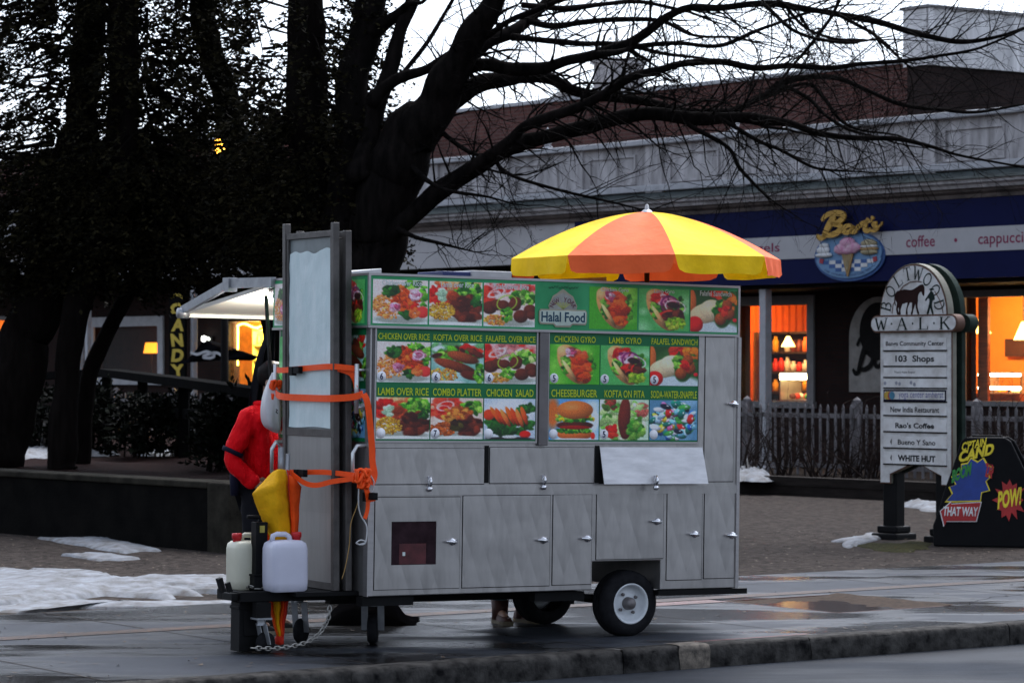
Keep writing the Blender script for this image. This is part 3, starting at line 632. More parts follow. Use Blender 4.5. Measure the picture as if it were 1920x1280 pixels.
# arched plaque on the recessed wall
ax0, ax1, az0, az1 = rect(1592, 1702, 556, 735, RY-.06); t = bthing('wall_plaque', 'pale arched plaque with black script lettering on the dark shop wall', 'plaque')
rr = (ax1-ax0)/2; mid_ = (ax0+ax1)/2; zc_ = az1-rr
b = MB(); b.prism([(ax0,az0),(ax1,az0)]+[(mid_+rr*math.cos(R(a)), zc_+rr*math.sin(R(a))) for a in range(0,181,10)], RY-.06, RY-.01); b.build('board', M('plaque_paint', (.28,.26,.24), .7), t)
b = MB(); b.prism([(mid_+rr*.62*math.cos(R(a)), zc_+.1+rr*.72*math.sin(R(a))) for a in range(0,360,12)], RY-.075, RY-.06)
script(b, ax0+.08, ax1-.02, hz(1640,700,RY-.08), hz(1640,628,RY-.08), RY-.08, 1.3); b.build('lettering', M('black_paint', (.01,.009,.009), .6), t)
# vertical candy sign
cx0, cx1, cz0, cz1 = rect(317, 347, 548, 712, -.05); t = bthing('candy_sign', 'narrow black vertical sign with slanting yellow letters beside the white framed window', 'sign')
b = MB(); b.box(cx0, cx1, -.05, 0, cz0, cz1); b.build('board', M('black_board', (.005,.005,.005), .8, spec=.02), t)
b = MB(); hh = (cz1-cz0-.25)/5
for i, ch in enumerate('CANDY'):
    z = cz1-.22-(i+1)*hh; b.text(ch, cx0+.06+.03*(i % 2), cx1-.05, z+.03, z+hh-.02, -.056, bold=.05, shear=.12*(1 if i % 2 else -1))
b.ribbon(spline([(cx0+.1,cz1-.12),((cx0+cx1)/2,cz1-.05),(cx1-.1,cz1-.12)], 5), .06, lambda a, c: (a,-.057,c)); b.build('lettering', M('yellow_paint', (.50,.36,.03), .6), t)
# flag on an angled pole
t = bthing('flag', 'black flag with a white squiggle hanging on a slanting pole by the lit doorway', 'flag'); b = MB()
fy = -1.2; s0_, z0_ = B.hit(482, 667, fy); s1_, z1_ = B.hit(348, 690, fy)
q0, q1 = B.hit(370, 650, fy), B.hit(478, 668, fy); s_t = [B.hit(u, v, fy) for u, v in ((385,636),(420,645),(478,664))]
b.tube([(B.hit(378,635,fy)[0],fy,B.hit(378,635,fy)[1]), (B.hit(492,672,fy)[0],fy,B.hit(492,672,fy)[1])], .02, 6); b.build('pole', m_dark, t)
b = MB(); n = 14; top = [(380,640),(432,655),(482,668)]; bot = [(338,682),(400,676),(470,676)]
T = spline([(*B.hit(u,v,fy),0) for u,v in top], 7); Bt = spline([(*B.hit(u,v,fy),0) for u,v in bot], 7)
for i in range(len(T)):
    for j in range(6):
        q = T[i].lerp(Bt[i], j/5); b.v.append((q.x, fy+.06*math.sin(i*.9+j*.5), q.y))
L = len(T); b.f = [(i*6+j, (i+1)*6+j, (i+1)*6+j+1, i*6+j+1) for i in range(L-1) for j in range(5)]; b.m = [0]*len(b.f); b.sm = [True]*len(b.f)
b.build('cloth', M('black_cloth', (.004,.004,.005), .9, spec=.0), t)
b = MB(); pp = spline([B.hit(u,v,fy) for u,v in ((362,660),(375,664),(392,659),(408,666),(398,671),(385,668),(410,661),(424,670))], 5); b.ribbon(pp, .06, lambda a, c: (a, fy-.07, c)); b.build('emblem', m_white, t)
# porch light
s, z = B.hit(377, 635, RY-.2); t = bthing('wall_light', 'tiny white wall light on the dark brick beside the lit doorway', 'light'); b = MB(); b.ball((s,RY-.12,z), .07); b.ball((s+.16,RY-.12,z-.01), .05); b.build('bulb', emit('white_bulb', (.95,1,.9), 3), t)
b = MB(); b.box(s-.1, s+.25, RY-.06, RY-.001, z-.05, z+.05); b.build('bracket', m_dark, t)
# ------------------------------------------------------------------ picket fences
def fence(label, s0, s1, off):
    t = bthing('picket_fence', label, 'fence', 'white picket fences along the shops'); pk = MB(); n = int((s1-s0)/.165)
    for i in range(n+1):
        s = s0+(s1-s0)*i/n; h = 1.3; pk.add([(s-.022,off,.2),(s+.022,off,.2),(s+.022,off,h-.05),(s,off,h),(s-.022,off,h-.05),(s-.022,off+.02,.2),(s+.022,off+.02,.2),(s+.022,off+.02,h-.05),(s,off+.02,h),(s-.022,off+.02,h-.05)],
            [(0,1,2,3,4),(9,8,7,6,5),(0,5,6,1),(1,6,7,2),(2,7,8,3),(3,8,9,4),(4,9,5,0)])
    pk.build('pickets', m_fence, t); r = MB()
    for z in (.34, 1.12): r.box(s0, s1, off+.02, off+.06, z-.035, z+.035)
    r.build('rail', m_fence, t)
    k = 0; s = s0
    while s <= s1+.01:
        p = MB(); p.box(s-.06, s+.06, off+.06, off+.18, -.03, 1.34); p.lathe([(.085,1.34),(.085,1.37),(0,1.42)], (s, off+.12, 0), 'Z', 4, 0, False); p.build('post', m_fence, t); s += 2.45
m_fence = M('weathered_white_paint', (.20,.185,.19), .8, 0, .4, 5, c2=(.06,.055,.055))
fs_ = hs(1597, 800, -3.6)
fence('white picket fence in front of the shops to the right of the food cart', fs_-2.45*3, fs_+2.45*4, -3.6)
fence('dim white picket fence far behind the raised bed on the left', hs(110,830,-.3), hs(430,830,-.3), -.3)
# low timber edging and raised bed before the fence
lo = B.loc_of(G0(1500, 926)); ey = lo.y
e0, e1 = hs(1150, 900, ey), hs(2050, 900, ey)
b = MB(); b.box(e0, e1, ey, ey+.22, -.05, .25); b.box(e0, e1, ey-.012, ey, .12, .125)
eo = b.build('timber_edging', M('black_timber', (.022,.018,.016), .75, 0, .5, 8, .4, 30, stretch=(.3,2,2)), bevel=.01); eo.location = B.loc; eo.rotation_euler = (0,0,B.rz)
tag(eo, 'low black timber edging along the bed in front of the picket fence', 'edging')
b = MB(); b.box(e0, e1, ey+.22, -.02, -.04, .2); bo = b.build('raised_bed', M('black_mulch', (.018,.014,.012), .95, 0, .6, 14, .8, 40, c2=(.005,.004,.004))); bo.location = B.loc; bo.rotation_euler = (0,0,B.rz); struct(bo)
b = MB(); b.box(S0, S1, -.02, RY+5, -.04, .0); bo = b.build('arcade_floor', M('arcade_paving', (.10,.09,.085), .7)); bo.location = B.loc; bo.rotation_euler = (0,0,B.rz); struct(bo)
blob_sheet('snow_patch', gp((1360,888),(1400,882),(1435,888),(1450,897),(1400,899),(1360,899),z=.2), .2, .12, m_snow, 8)
# ------------------------------------------------------------------ planter wall at the left
cn = G0(430, 1032); Fp = Frame((cn.x, cn.y, 0), B.rz); m_conc = M('shaded_concrete', (.006,.0055,.005), .95, 0, .5, 3, .5, 25, c2=(.003,.003,.003), spec=.03)  # shade beneath the evergreens is put into this concrete's colour
m_concl = M('lit_concrete', (.030,.027,.021), .95, 0, .5, 4, .5, 25, c2=(.010,.009,.007))  # same concrete, with the light on pier and coping put into the colour
t = thing('planter_wall', 'low dark concrete retaining wall with a paler corner pier holding the leafy bed', 'low wall', Fp.loc, Fp.rz)
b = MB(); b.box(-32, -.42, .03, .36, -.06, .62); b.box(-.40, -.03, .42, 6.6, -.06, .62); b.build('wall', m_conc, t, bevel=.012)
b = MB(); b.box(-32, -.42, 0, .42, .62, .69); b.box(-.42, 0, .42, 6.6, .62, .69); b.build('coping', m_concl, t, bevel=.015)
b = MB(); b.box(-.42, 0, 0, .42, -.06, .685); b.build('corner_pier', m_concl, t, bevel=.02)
b = MB(); n = 60; vs = []
for i in range(n+1):
    for j in range(n+1):
        x = -32+31.62*i/n; y = .3+15*j/n; lim = min(15, 6.5+max(0, -7-x)*.9); k = max(0, min(1, (lim-y)/.8)); vs.append((x, y, -.06+k*(.64+.08*noise.noise((x*.7,y*.7,1))+.03*noise.noise((x*4,y*4,2)))))
b.add(vs, [(i*(n+1)+j, (i+1)*(n+1)+j, (i+1)*(n+1)+j+1, i*(n+1)+j+1) for i in range(n) for j in range(n)], 0, True)
bo = b.build('leaf_bed', M('red_leaf_mulch', (.016,.007,.006), .95, 0, .6, 22, 1, 50, c2=(.004,.003,.003), spec=.02)); bo.location = Fp.loc; bo.rotation_euler = (0,0,Fp.rz); struct(bo)
blob_sheet('snow_patch', gp((-20,838),(70,838),(190,842),(195,848),(90,856),(-20,862),z=.6), .58, .1, m_snow, 9)
blob_sheet('snow_patch', gp((255,846),(320,848),(330,853),(270,852),z=.6), .6, .06, m_snow, 10)
# dark timber railing in the bed
t = thing('timber_railing', 'dark timber railing with two rails under the evergreen trees', 'railing'); m_rail = M('black_timber_rail', (.004,.004,.004), .95, 0, .4, 6, spec=.01)
Apts = [P(60,706,50), P(200,698,47), P(345,716,41), P(492,737,36)]
b = MB()
for i in range(3): b.bar(Apts[i], Apts[i+1], .32, .12)
b.build('top_rail', m_rail, t); b = MB(); Lp = [P(40,770,50), P(200,765,47), P(345,775,41), P(492,790,36)]
for i in range(3): b.bar(Lp[i], Lp[i+1], .08, .14)
b.build('lower_rail', m_rail, t)
for p in Apts+[Apts[0].lerp(Apts[1],.5), Apts[1].lerp(Apts[2],.5), Apts[2].lerp(Apts[3],.5)]:
    b = MB(); b.box(p.x-.07, p.x+.07, p.y-.07, p.y+.07, -.05, p.z-.04); b.build('post', m_rail, t)
# ================================================================== TREES
m_bark = M('dark_bark', (.008,.0065,.006), .95, 0, .5, 6, .9, 25, c2=(.002,.002,.002), spec=.02, stretch=(2,2,.5))
m_barke = M('evergreen_bark', (.007,.0055,.005), .95, 0, .5, 6, .9, 25, spec=.02, stretch=(2,2,.4))
def leafmat(name, c1, c2):
    m, t, b = nodes(name); g = N(t, 'ShaderNodeNewGeometry')
    t.links.new(ramp(t, g.outputs['Random Per Island'], [(0, c1), (.8, c2), (1, tuple(x*1.6 for x in c2))]), b.inputs['Base Color'])
    b.inputs['Roughness'].default_value = .8; b.inputs['Specular IOR Level'].default_value = .05; return m
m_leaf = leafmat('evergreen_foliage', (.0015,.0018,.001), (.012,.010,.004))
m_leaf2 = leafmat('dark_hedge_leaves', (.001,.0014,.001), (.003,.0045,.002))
rng = random.Random(17)
def limb(mb, pts, Y0, Y1, n=10, bend=1.0):
    """pts (u, v, width in photo px) along a limb whose distance runs from Y0 to Y1"""
    k = len(pts); q = []
    for i, (u, v, wd) in enumerate(pts):
        Y = Y0+(Y1-Y0)*(i/(k-1))**bend; p = P(u, v, Y); q.append((p.x, p.y, p.z, wd*Y/FPX/2))
    q = spline(q, 7); pts3 = [Vector(a[:3]) for a in q]; rr = [max(a[3], .004) for a in q]
    for i in range(1, len(pts3)-1):
        s = rr[i]*.35
        pts3[i] += Vector((noise.noise(pts3[i]*2.1), noise.noise(pts3[i]*2.1+Vector((7,0,0))), noise.noise(pts3[i]*2.1+Vector((0,9,0)))))*s
        rr[i] *= 1+.18*noise.noise(pts3[i]*3+Vector((3,3,3)))
    mb.tube(pts3, rr, n); return pts3, rr
def twig(mb, p, d, L, r, lev, droop=.0, n=4):
    """a wandering side shoot that forks"""
    k = max(3, int(L/.16)); pts = [p]; d = d.normalized(); nx = []
    for i in range(k):
        d = (d+Vector((rng.gauss(0,.16), rng.gauss(0,.16), rng.gauss(0,.16)-droop*.06+.02))).normalized()
        pts.append(pts[-1]+d*(L/k)); nx.append((pts[-1], d.copy(), i/k))
    mb.tube(pts, [r*(1-.8*i/k) for i in range(k+1)], n, 0, False)
    if lev > 0:
        for (q, dd, t) in nx:
            if rng.random() < .62:
                side = dd.orthogonal(); side.rotate(Matrix.Rotation(rng.random()*6.28, 3, dd))
                twig(mb, q, dd*.8+side*rng.uniform(.5,.95), L*rng.uniform(.3,.6)*(1-.3*t), max(r*.5*(1-.4*t), .0028), lev-1, droop, 3)
big = thing('bare_tree', 'large bare tree with a leaning trunk and long limbs spreading over the food cart', 'tree', tuple(P(680,905,34.2))[:2]+(0.5,))
def under(o, par): o.parent = par; o.matrix_parent_inverse = Matrix.Translation(-Vector(par.location)); return o
tr, tw = MB(), MB(); LIMBS = []
def bl(pts, Y0, Y1, n=10, keep=True):
    a = limb(tr, pts, Y0, Y1, n)
    if keep: LIMBS.append(a)
bl([(668,905,165),(676,780,132),(690,620,112),(704,500,104),(718,420,104),(742,340,112),(765,285,110),(790,235,88)], 34.2, 34, 16, False)
bl([(775,290,95),(802,225,80),(833,168,72),(872,98,58),(895,45,48),(925,-5,42),(985,-110,34)], 34, 33.2, 14)
bl([(790,260,60),(830,205,44),(870,130,32),(911,78,30),(955,62,24),(990,39,22),(1021,8,20),(1060,-50,16)], 34, 35.5)
bl([(810,190,40),(857,129,30),(911,121,26),(970,129,24),(1021,127,22),(1068,113,20),(1118,101,20),(1185,78,20),(1245,34,17),(1294,14,14),(1350,15,13),(1444,6,13),(1500,15,12),(1556,26,12),(1631,38,12),(1725,64,11),(1800,79,9),(1875,68,6),(1940,45,4)], 34, 31.5)
bl([(800,225,50),(884,166,32),(940,152,28),(990,143,26),(1029,148,25),(1068,166,22),(1126,182,19),(1185,187,18),(1240,197,16),(1310,222,12),(1380,224,9),(1450,240,6)], 34, 35.5)
bl([(690,470,52),(716,449,40),(775,398,38),(833,352,36),(892,316,33),(951,281,31),(1009,262,29),(1068,246,29),(1126,230,28),(1185,219,28),(1240,215,27),(1300,223,25),(1369,221,22),(1425,225,19),(1481,232,15),(1537,251,13),(1612,259,11),(1687,261,9),(1744,274,7),(1800,292,5),(1910,312,4)], 34, 32.2, 12)
bl([(880,320,26),(892,309,25),(951,266,23),(990,234,21),(1068,207,19),(1107,191,18),(1146,168,17),(1185,145,16),(1240,129,15),(1275,120,14),(1350,116,13),(1417,128,12),(1481,124,11),(1556,128,10),(1612,120,9),(1706,113,7),(1762,105,6),(1837,90,5),(1930,50,4)], 33.3, 31.2)
bl([(1126,184,16),(1200,187,15),(1275,206,14),(1350,210,13),(1387,202,13),(1432,180,12),(1462,157,12),(1519,146,10),(1575,148,9),(1631,172,8),(1687,195,8),(1762,206,7),(1837,210,6),(1930,194,4)], 35, 36.5)
bl([(1285,228,10),(1301,240,9),(1365,277,8),(1387,315,7),(1425,356,5),(1440,370,3)], 33, 32.5, 6)
bl([(1350,222,10),(1390,246,9),(1425,266,8),(1462,281,7),(1519,311,6),(1556,319,5),(1612,322,3)], 32.9, 32, 6)
bl([(1460,170,9),(1477,165,8),(1519,187,8),(1549,217,7),(1594,244,6),(1650,258,4)], 36, 35, 6)
bl([(1440,178,8),(1511,158,7),(1545,184,7),(1575,225,6),(1612,244,5),(1660,250,4)], 36, 36.6, 6)
bl([(1430,5,9),(1440,15,8),(1485,56,7),(1537,75,6),(1600,80,4)], 32, 31, 6)
bl([(1460,3,8),(1470,8,7),(1511,52,6),(1575,75,5),(1650,75,3)], 32, 33, 6)
bl([(1570,28,8),(1582,34,7),(1642,67,6),(1687,109,5),(1710,130,3)], 31.8, 32.4, 6)
bl([(1585,-30,6),(1560,30,6),(1519,86,6),(1485,124,5)], 31.8, 31.4, 6)
bl([(1118,103,14),(1160,98,11),(1200,86,10),(1275,81,9),(1350,86,8),(1425,56,7),(1511,26,5),(1580,10,3)], 32.7, 34, 8)
bl([(990,41,15),(1040,50,12),(1100,40,11),(1160,36,10),(1240,40,8),(1300,66,6),(1380,70,4)], 34.8, 33.5, 8)
bl([(960,70,15),(1020,76,12),(1090,82,10),(1170,84,9),(1240,100,7),(1320,110,5)], 34.6, 36, 8)
bl([(980,10,12),(1060,16,11),(1130,8,9),(1200,4,8),(1290,22,6)], 33.5, 35.2, 8)
bl([(900,75,14),(960,38,12),(1040,5,10),(1120,-20,8)], 33.6, 31.8, 8)
bl([(930,300,8),(940,316,8),(975,335,7),(1050,357,6),(1130,375,5),(1200,392,3)], 33.2, 32.4, 6)
bl([(820,240,12),(845,262,10),(880,285,8),(900,292,6)], 34, 33.4, 6)
bl([(770,310,14),(790,330,10),(815,347,8),(850,360,7),(910,368,5),(960,382,3)], 33.8, 32.6, 6)
bl([(745,430,12),(780,445,9),(820,455,7),(860,465,5),(880,470,3)], 33.6, 32.8, 6)
bl([(700,185,38),(716,168,26),(747,148,22),(802,129,19),(857,90,16)], 34, 33.8, 8)
bl([(735,160,12),(751,145,10),(810,66,9),(849,0,8),(880,-60,6)], 34, 35, 6)
bl([(676,330,60),(693,273,42),(708,195,36),(732,129,30),(751,51,27),(775,0,25),(800,-70,20)], 34, 34.6)
bl([(650,520,95),(645,400,78),(656,255,66),(662,156,62),(687,40,58),(710,-60,50)], 34.3, 34.8, 12)
bl([(690,60,40),(740,30,20),(765,8,14),(790,5,9),(810,-15,6)], 34.6, 34, 6)
tr_o = under(tr.build('trunk', m_bark), big)
for pts3, rr in LIMBS:
    for i in range(2, len(pts3)-1):
        r = rr[i]; d = (pts3[i+1]-pts3[i-1]).normalized()
        if pts3[i].x < -.9: continue
        pr = .5 if r > .05 else .62
        if rng.random() < pr:
            side = d.orthogonal(); side.rotate(Matrix.Rotation(rng.random()*6.28, 3, d))
            L = rng.uniform(.5, 1.5)*(1 if r < .06 else .8)
            twig(tw, pts3[i], d*rng.uniform(.5,1.0)+side*.8+Vector((0,0,-.06)), L, min(.017, max(.0065, r*.3)), 2 if L > .7 else 1, .5)
    twig(tw, pts3[-1], pts3[-1]-pts3[-4], .9, max(rr[-1], .006), 2, .4)
under(tw.build('twigs', m_bark), big)
# ------------------------------------------------------------------ evergreens
def spray(mb, p, d, L, size, n, flat=.35):
    d = d.normalized(); s = d.cross(Vector((0,0,1))); s = s.normalized() if s.length > .01 else Vector((1,0,0)); up = s.cross(d)
    for i in range(n):
        t = (i+rng.random())/n; q = p+d*L*t+Vector((0,0,-.25*L*t*t))
        a = rng.choice((-1,1))*rng.uniform(.35,1.1); dd = (d*math.cos(a)+s*math.sin(a)+up*rng.gauss(0,flat)).normalized()
        w_ = dd.cross(Vector((rng.gauss(0,1), rng.gauss(0,1), rng.gauss(0,1))))
        if w_.length < .05: continue
        w_ = w_.normalized()*size*rng.uniform(.22,.42); sz_ = rng.choice((.6,.8,1,1,1.3)); w_ = w_*sz_; l = size*sz_*rng.uniform(.8,1.9)
        mb.v += [tuple(q), tuple(q+dd*l*.5+w_), tuple(q+dd*l), tuple(q+dd*l*.55-w_)]
        o = len(mb.v)-4; mb.f.append((o,o+1,o+2,o+3)); mb.m.append(0); mb.sm.append(False)
def evergreen(label, trunk_pts, Y0, Y1, cx, cy, rx, ry, z0, z1, n, thin_z, gate, seed, size=.055, extra=()):
    base = P(*trunk_pts[0][:2], Y0); t = thing('evergreen_tree', label, 'tree', (base.x, base.y, .55), group=None)
    tb = MB(); a = limb(tb, trunk_pts, Y0, Y1, 12)
    for e in extra: limb(tb, e, Y0, (Y0+Y1)/2, 8)
    cr = MB(); made = 0; tries = 0; bt = MB()
    while made < n and tries < n*14:
        tries += 1
        h = rng.random(); z = z0+(z1-z0)*h; an = rng.random()*6.283; k = math.sqrt(rng.random())
        prof = (.55+.45*min(1, h/.12))*(1-.35*h)
        p = Vector((cx+math.cos(an)*k*rx*prof, cy+math.sin(an)*k*ry*prof, z))
        g = .55*noise.noise(Vector((p.x*1.15+seed, p.y*.5, p.z*1.15)))+.8*noise.noise(Vector((p.x*4.3, p.y*1.2+seed, p.z*4.3)))
        if z > thin_z and g < gate*min(1, (z-thin_z)/.9): continue
        pu, pv = 960+p.x/p.y*FPX, HZ-(p.z-CAMH)/p.y*FPX
        if (pu-420)**2+(pv-262)**2 < 34**2 and rng.random() < .86: continue    # a thin spot in the crown round the lamp
        out = Vector((math.cos(an), math.sin(an), -.35+rng.gauss(0,.25)))
        spray(cr, p, out, rng.uniform(.3,.65), size, 15); made += 1
        if made % 6 == 0:
            c0 = Vector((cx+(p.x-cx)*.1, cy+(p.y-cy)*.1, p.z+rng.uniform(-.1,.5))); tb.tube([c0, c0.lerp(p,.5)+Vector((0,0,.06)), p], [.022,.012,.005], 4, 0, False)
    under(tb.build('trunk', m_barke), t); under(cr.build('crown', m_leaf), t); return t
evergreen('evergreen tree at the far left with a thick trunk leaning right', [(-22,890,120),(10,800,106),(45,660,98),(75,540,92),(105,420,86),(135,300,76),(160,150,64),(175,-40,50)], 37, 37.5, -5.75, 37.5, 2.0, 1.5, 2.95, 8.6, 3400, 4.5, .05, 1.0, extra=([(60,600,50),(20,520,36),(-30,470,28)],))
evergreen('evergreen tree with a slim curved trunk standing behind the black timber railing', [(118,885,60),(120,760,52),(138,620,50),(185,460,54),(222,300,58),(232,120,58),(228,-60,50)], 36.5, 36.5, -4.6, 36.8, 1.6, 1.4, 3.0, 8.2, 3200, 4.55, .06, 4.0)
evergreen('evergreen tree with a bent trunk leaning left above the lit cart awning', [(545,888,60),(520,640,58),(490,440,56),(455,290,52),(420,180,50),(392,80,46),(365,-40,42)], 38, 37.5, -3.35, 38.0, 1.45, 1.3, 3.4, 8.4, 3000, 4.6, .08, 9.0, extra=([(150,880,36),(163,740,32),(185,660,30),(215,600,28),(262,520,26),(330,430,24)],))
evergreen('tall evergreen tree with an upright trunk close beside the large bare tree', [(592,905,110),(588,640,96),(585,420,88),(578,250,80),(576,100,74),(574,-60,66)], 35, 35, -2.45, 35.0, 1.0, .9, 2.95, 8.2, 1800, 5.0, .14, 14.0, size=.055)
# slim dark shrubs and low hedges behind the railing
def hedge(label, u0, u1, v0, v1, Y, n, seed):
    a, b_ = P(u0, v1, Y), P(u1, v0, Y); t = thing('hedge', label, 'hedge', ((a.x+b_.x)/2, Y, .5)); cr = MB(); st_ = MB()
    for i in range(n):
        x = rng.uniform(a.x, b_.x); y = Y+rng.uniform(-.5,.5); z = rng.uniform(.6, b_.z-.15*abs(noise.noise((x*2,seed,0)))*4)
        spray(cr, Vector((x,y,z)), Vector((rng.gauss(0,1), rng.gauss(0,1), .5)), .3, .075, 10)
        if i % 12 == 0: st_.tube([(x,y,.5),(x+.05,y,z)], [.015,.006], 4, 0, False)
    under(cr.build('foliage', m_leaf2), t); under(st_.build('stems', m_barke), t)
hedge('dark evergreen hedge behind the timber railing beside the thick leaning trunk', 60, 215, 728, 850, 44, 420, 1)
hedge('dark evergreen hedge behind the timber railing under the narrow candy sign', 225, 430, 742, 850, 42, 480, 2)
hedge('dark bushy shrub in the leafy bed just left of the person in red', 380, 520, 735, 880, 37.5, 420, 3)
def bush(label, u, v, Y, h, n, seed, z0, green=False):
    p = P(u, v, Y); t = thing('bare_shrub', label, 'shrub', (p.x, p.y, z0), group='bare shrubs in front of the picket fence'); b = MB()
    for i in range(n):
        a = rng.random()*6.283; d = Vector((math.cos(a)*.55, math.sin(a)*.55, rng.uniform(.6,1.3)))
        twig(b, Vector((rng.gauss(0,.12), rng.gauss(0,.12), -.03)), d, h*rng.uniform(.6,1.1), .015, 2, 0, 4)
    b.build('stems', m_shrub, t)
m_shrub = M('dark_twig', (.028,.020,.018), .9)
for i, (u, lab) in enumerate(((1405,'bare shrub beside the food cart behind the small snow pile'),(1462,'bare shrub before the picket fence, second from the food cart'),(1528,'bare shrub before the picket fence in the middle between food cart and white sign'),
                              (1592,'bare shrub before the fence post left of the tall white sign'),(1640,'bare shrub partly hidden by the left edge of the tall white sign'))):
    bush(lab, u, 880, 45.4-i*.35, 1.15, 17, i, .18)
bush('dense bare shrub behind the black sandwich board at the right edge', 1893, 880, 40.5, 1.35, 45, 8, .18)
# street lamp glowing behind the foliage
lp = P(421, 272, 41.5); t = thing('street_lamp', 'amber street lamp glowing through the evergreen foliage', 'street lamp', (lp.x, lp.y, .5))
b = MB(); b.ball((0,0,lp.z-.5), .15, .15, .17, 16, 10); b.build('globe', emit('amber_globe', (1,.43,.04), 5), t)
b = MB(); b.tube([(0,0,-.5),(0,0,.4),(0,0,lp.z-.72)], [.08,.06,.045], 10); b.lathe([(.05,lp.z-.74),(.12,lp.z-.66),(.12,lp.z-.63)], (0,0,0), 'Z', 12); b.build('post', m_dark, t)
# ================================================================== FOOD PICTURES (printed menu art, painted by code)
nrs = np.random.RandomState(7)
class Pic:
    def __init__(s, w, h, c, c2=None):
        s.w, s.h = w, h; s.yy, s.xx = np.mgrid[0:h, 0:w]; s.xx = (s.xx+.5)/w; s.yy = (s.yy+.5)/h
        s.a = np.zeros((h, w, 3)); s.a[:] = np.array(c)/255
        if c2 is not None:
            for k in range(14):
                s.ell(nrs.rand(), nrs.rand(), .12+.2*nrs.rand(), .12+.2*nrs.rand(), c2 if k % 2 else c, 0, 1.0, 0)
    def ell(s, cx, cy, rx, ry, c, ang=0, soft=.12, shade=.4, tex=0):
        dx, dy = s.xx-cx, (s.yy-cy); ca, sa = math.cos(ang), math.sin(ang)
        x = (dx*ca+dy*sa)/rx; y = (-dx*sa+dy*ca)/ry; d = np.sqrt(x*x+y*y)
        m = np.clip((1.0-d)/soft+.0, 0, 1)[..., None]; c = np.array(c)/255
        lt = 1+shade*(-(dx/rx*.4+dy/ry*.7)*.6-.35*d*d+.1)
        if tex: lt = lt+tex*(nrs.rand(s.h, s.w)-.5)
        s.a = s.a*(1-m)+np.clip(c*lt[..., None], 0, 1)*m
    def pile(s, cx, cy, rx, ry, n, size, cols, elong=1.7, shade=.34, tex=.34):
        n = int(n*1.7); size *= .74
        for i in range(n):
            a = nrs.rand()*6.283; k = math.sqrt(nrs.rand()); c = np.array(cols[nrs.randint(len(cols))])*(.8+.35*nrs.rand())
            z = size*(.6+.8*nrs.rand()); s.ell(cx+math.cos(a)*k*rx, cy+math.sin(a)*k*ry, z*elong/2, z/2, np.clip(c,0,255), nrs.rand()*3.14, .35, shade, tex)
    def ring(s, cx, cy, rx, ry, wd, c, ang=0):
        dx, dy = s.xx-cx, s.yy-cy; ca, sa = math.cos(ang), math.sin(ang)
        d = np.sqrt(((dx*ca+dy*sa)/rx)**2+((-dx*sa+dy*ca)/ry)**2); m = np.clip(1-np.abs(d-1)/wd, 0, 1)[..., None]; s.a = s.a*(1-m)+np.array(c)/255*m
RICE = [(222,150,92),(205,128,70),(235,170,110)]; YRICE = [(200,160,70),(180,135,50),(215,178,95)]; CHK = [(208,96,40),(186,74,28),(222,120,60),(150,60,28)]
GRN = [(70,130,45),(110,170,60),(40,95,35),(150,195,95)]; DGRN = [(40,90,40),(60,120,50),(30,70,30)]; MEAT = [(95,45,35),(120,58,42),(75,34,28)]; TOM = [(215,50,40),(190,35,35),(228,80,60)]; ONI = [(220,150,175),(235,195,205),(190,100,130)]
def plate(p): p.ell(.5,.95,.62,.16,(222,228,225),0,.1,.1); p.ell(.5,.9,.55,.1,(170,172,165),0,.3,0)
def chicken_rice(p):
    p.ell(.5,.55,.56,.44,(225,205,200),0,.2,.1); plate(p); p.pile(.28,.6,.27,.3,170,.05,RICE); p.pile(.55,.42,.2,.3,60,.11,CHK); p.pile(.72,.5,.15,.22,16,.12,CHK+TOM)
    p.pile(.32,.26,.12,.1,22,.12,DGRN); p.pile(.72,.12,.13,.08,16,.1,GRN); p.pile(.93,.35,.07,.22,16,.1,GRN); p.pile(.76,.33,.1,.1,12,.12,ONI); p.ring(.77,.33,.1,.09,.25,(240,215,225))
    p.pile(.38,.62,.08,.08,8,.12,ONI); p.ell(.9,.72,.12,.14,(222,80,75)); p.pile(.6,.78,.1,.09,10,.1,DGRN); p.pile(.75,.75,.08,.08,8,.1,[(228,130,80)])
def kofta_rice(p):
    p.pile(.5,.15,.5,.2,40,.2,[(175,205,190),(120,165,120),(200,220,215)]); p.pile(.75,.22,.18,.18,14,.18,TOM); p.pile(.5,.3,.4,.16,26,.16,GRN+MEAT)
    p.ell(.6,.36,.34,.13,(140,78,52),.35,.15,.6,.25); p.ell(.46,.58,.46,.13,(120,62,42),.38,.15,.6,.3); p.pile(.24,.8,.26,.16,110,.05,RICE+YRICE); p.ell(.75,.8,.22,.12,(98,46,34),.3,.2,.5,.2)
    p.pile(.93,.75,.09,.22,16,.13,GRN); p.ell(.3,.97,.4,.05,(215,222,220),0,.4,0)
def falafel_rice(p):
    p.pile(.5,.12,.5,.12,30,.2,[(230,150,150),(215,70,60),(235,190,190)]); p.pile(.05,.3,.08,.2,8,.2,TOM); p.ring(.25,.22,.16,.08,.2,(245,225,225),-.5); p.ring(.2,.27,.12,.06,.25,(240,215,215),-.4)
    p.pile(.75,.32,.24,.14,40,.13,GRN+[(190,215,140)]); plate(p); p.pile(.25,.85,.24,.12,90,.05,RICE+YRICE)
    for x, y, r in ((.12,.57,.15),(.25,.5,.13),(.38,.52,.13),(.62,.42,.12),(.6,.5,.13),(.9,.6,.13),(.72,.75,.15),(.93,.72,.1)): p.ell(x,y,r,r*1.05,(100,50,38),0,.12,.7,.25)
    p.ring(.45,.45,.2,.16,.12,(170,200,90),-.6); p.pile(.45,.72,.1,.14,16,.1,GRN)
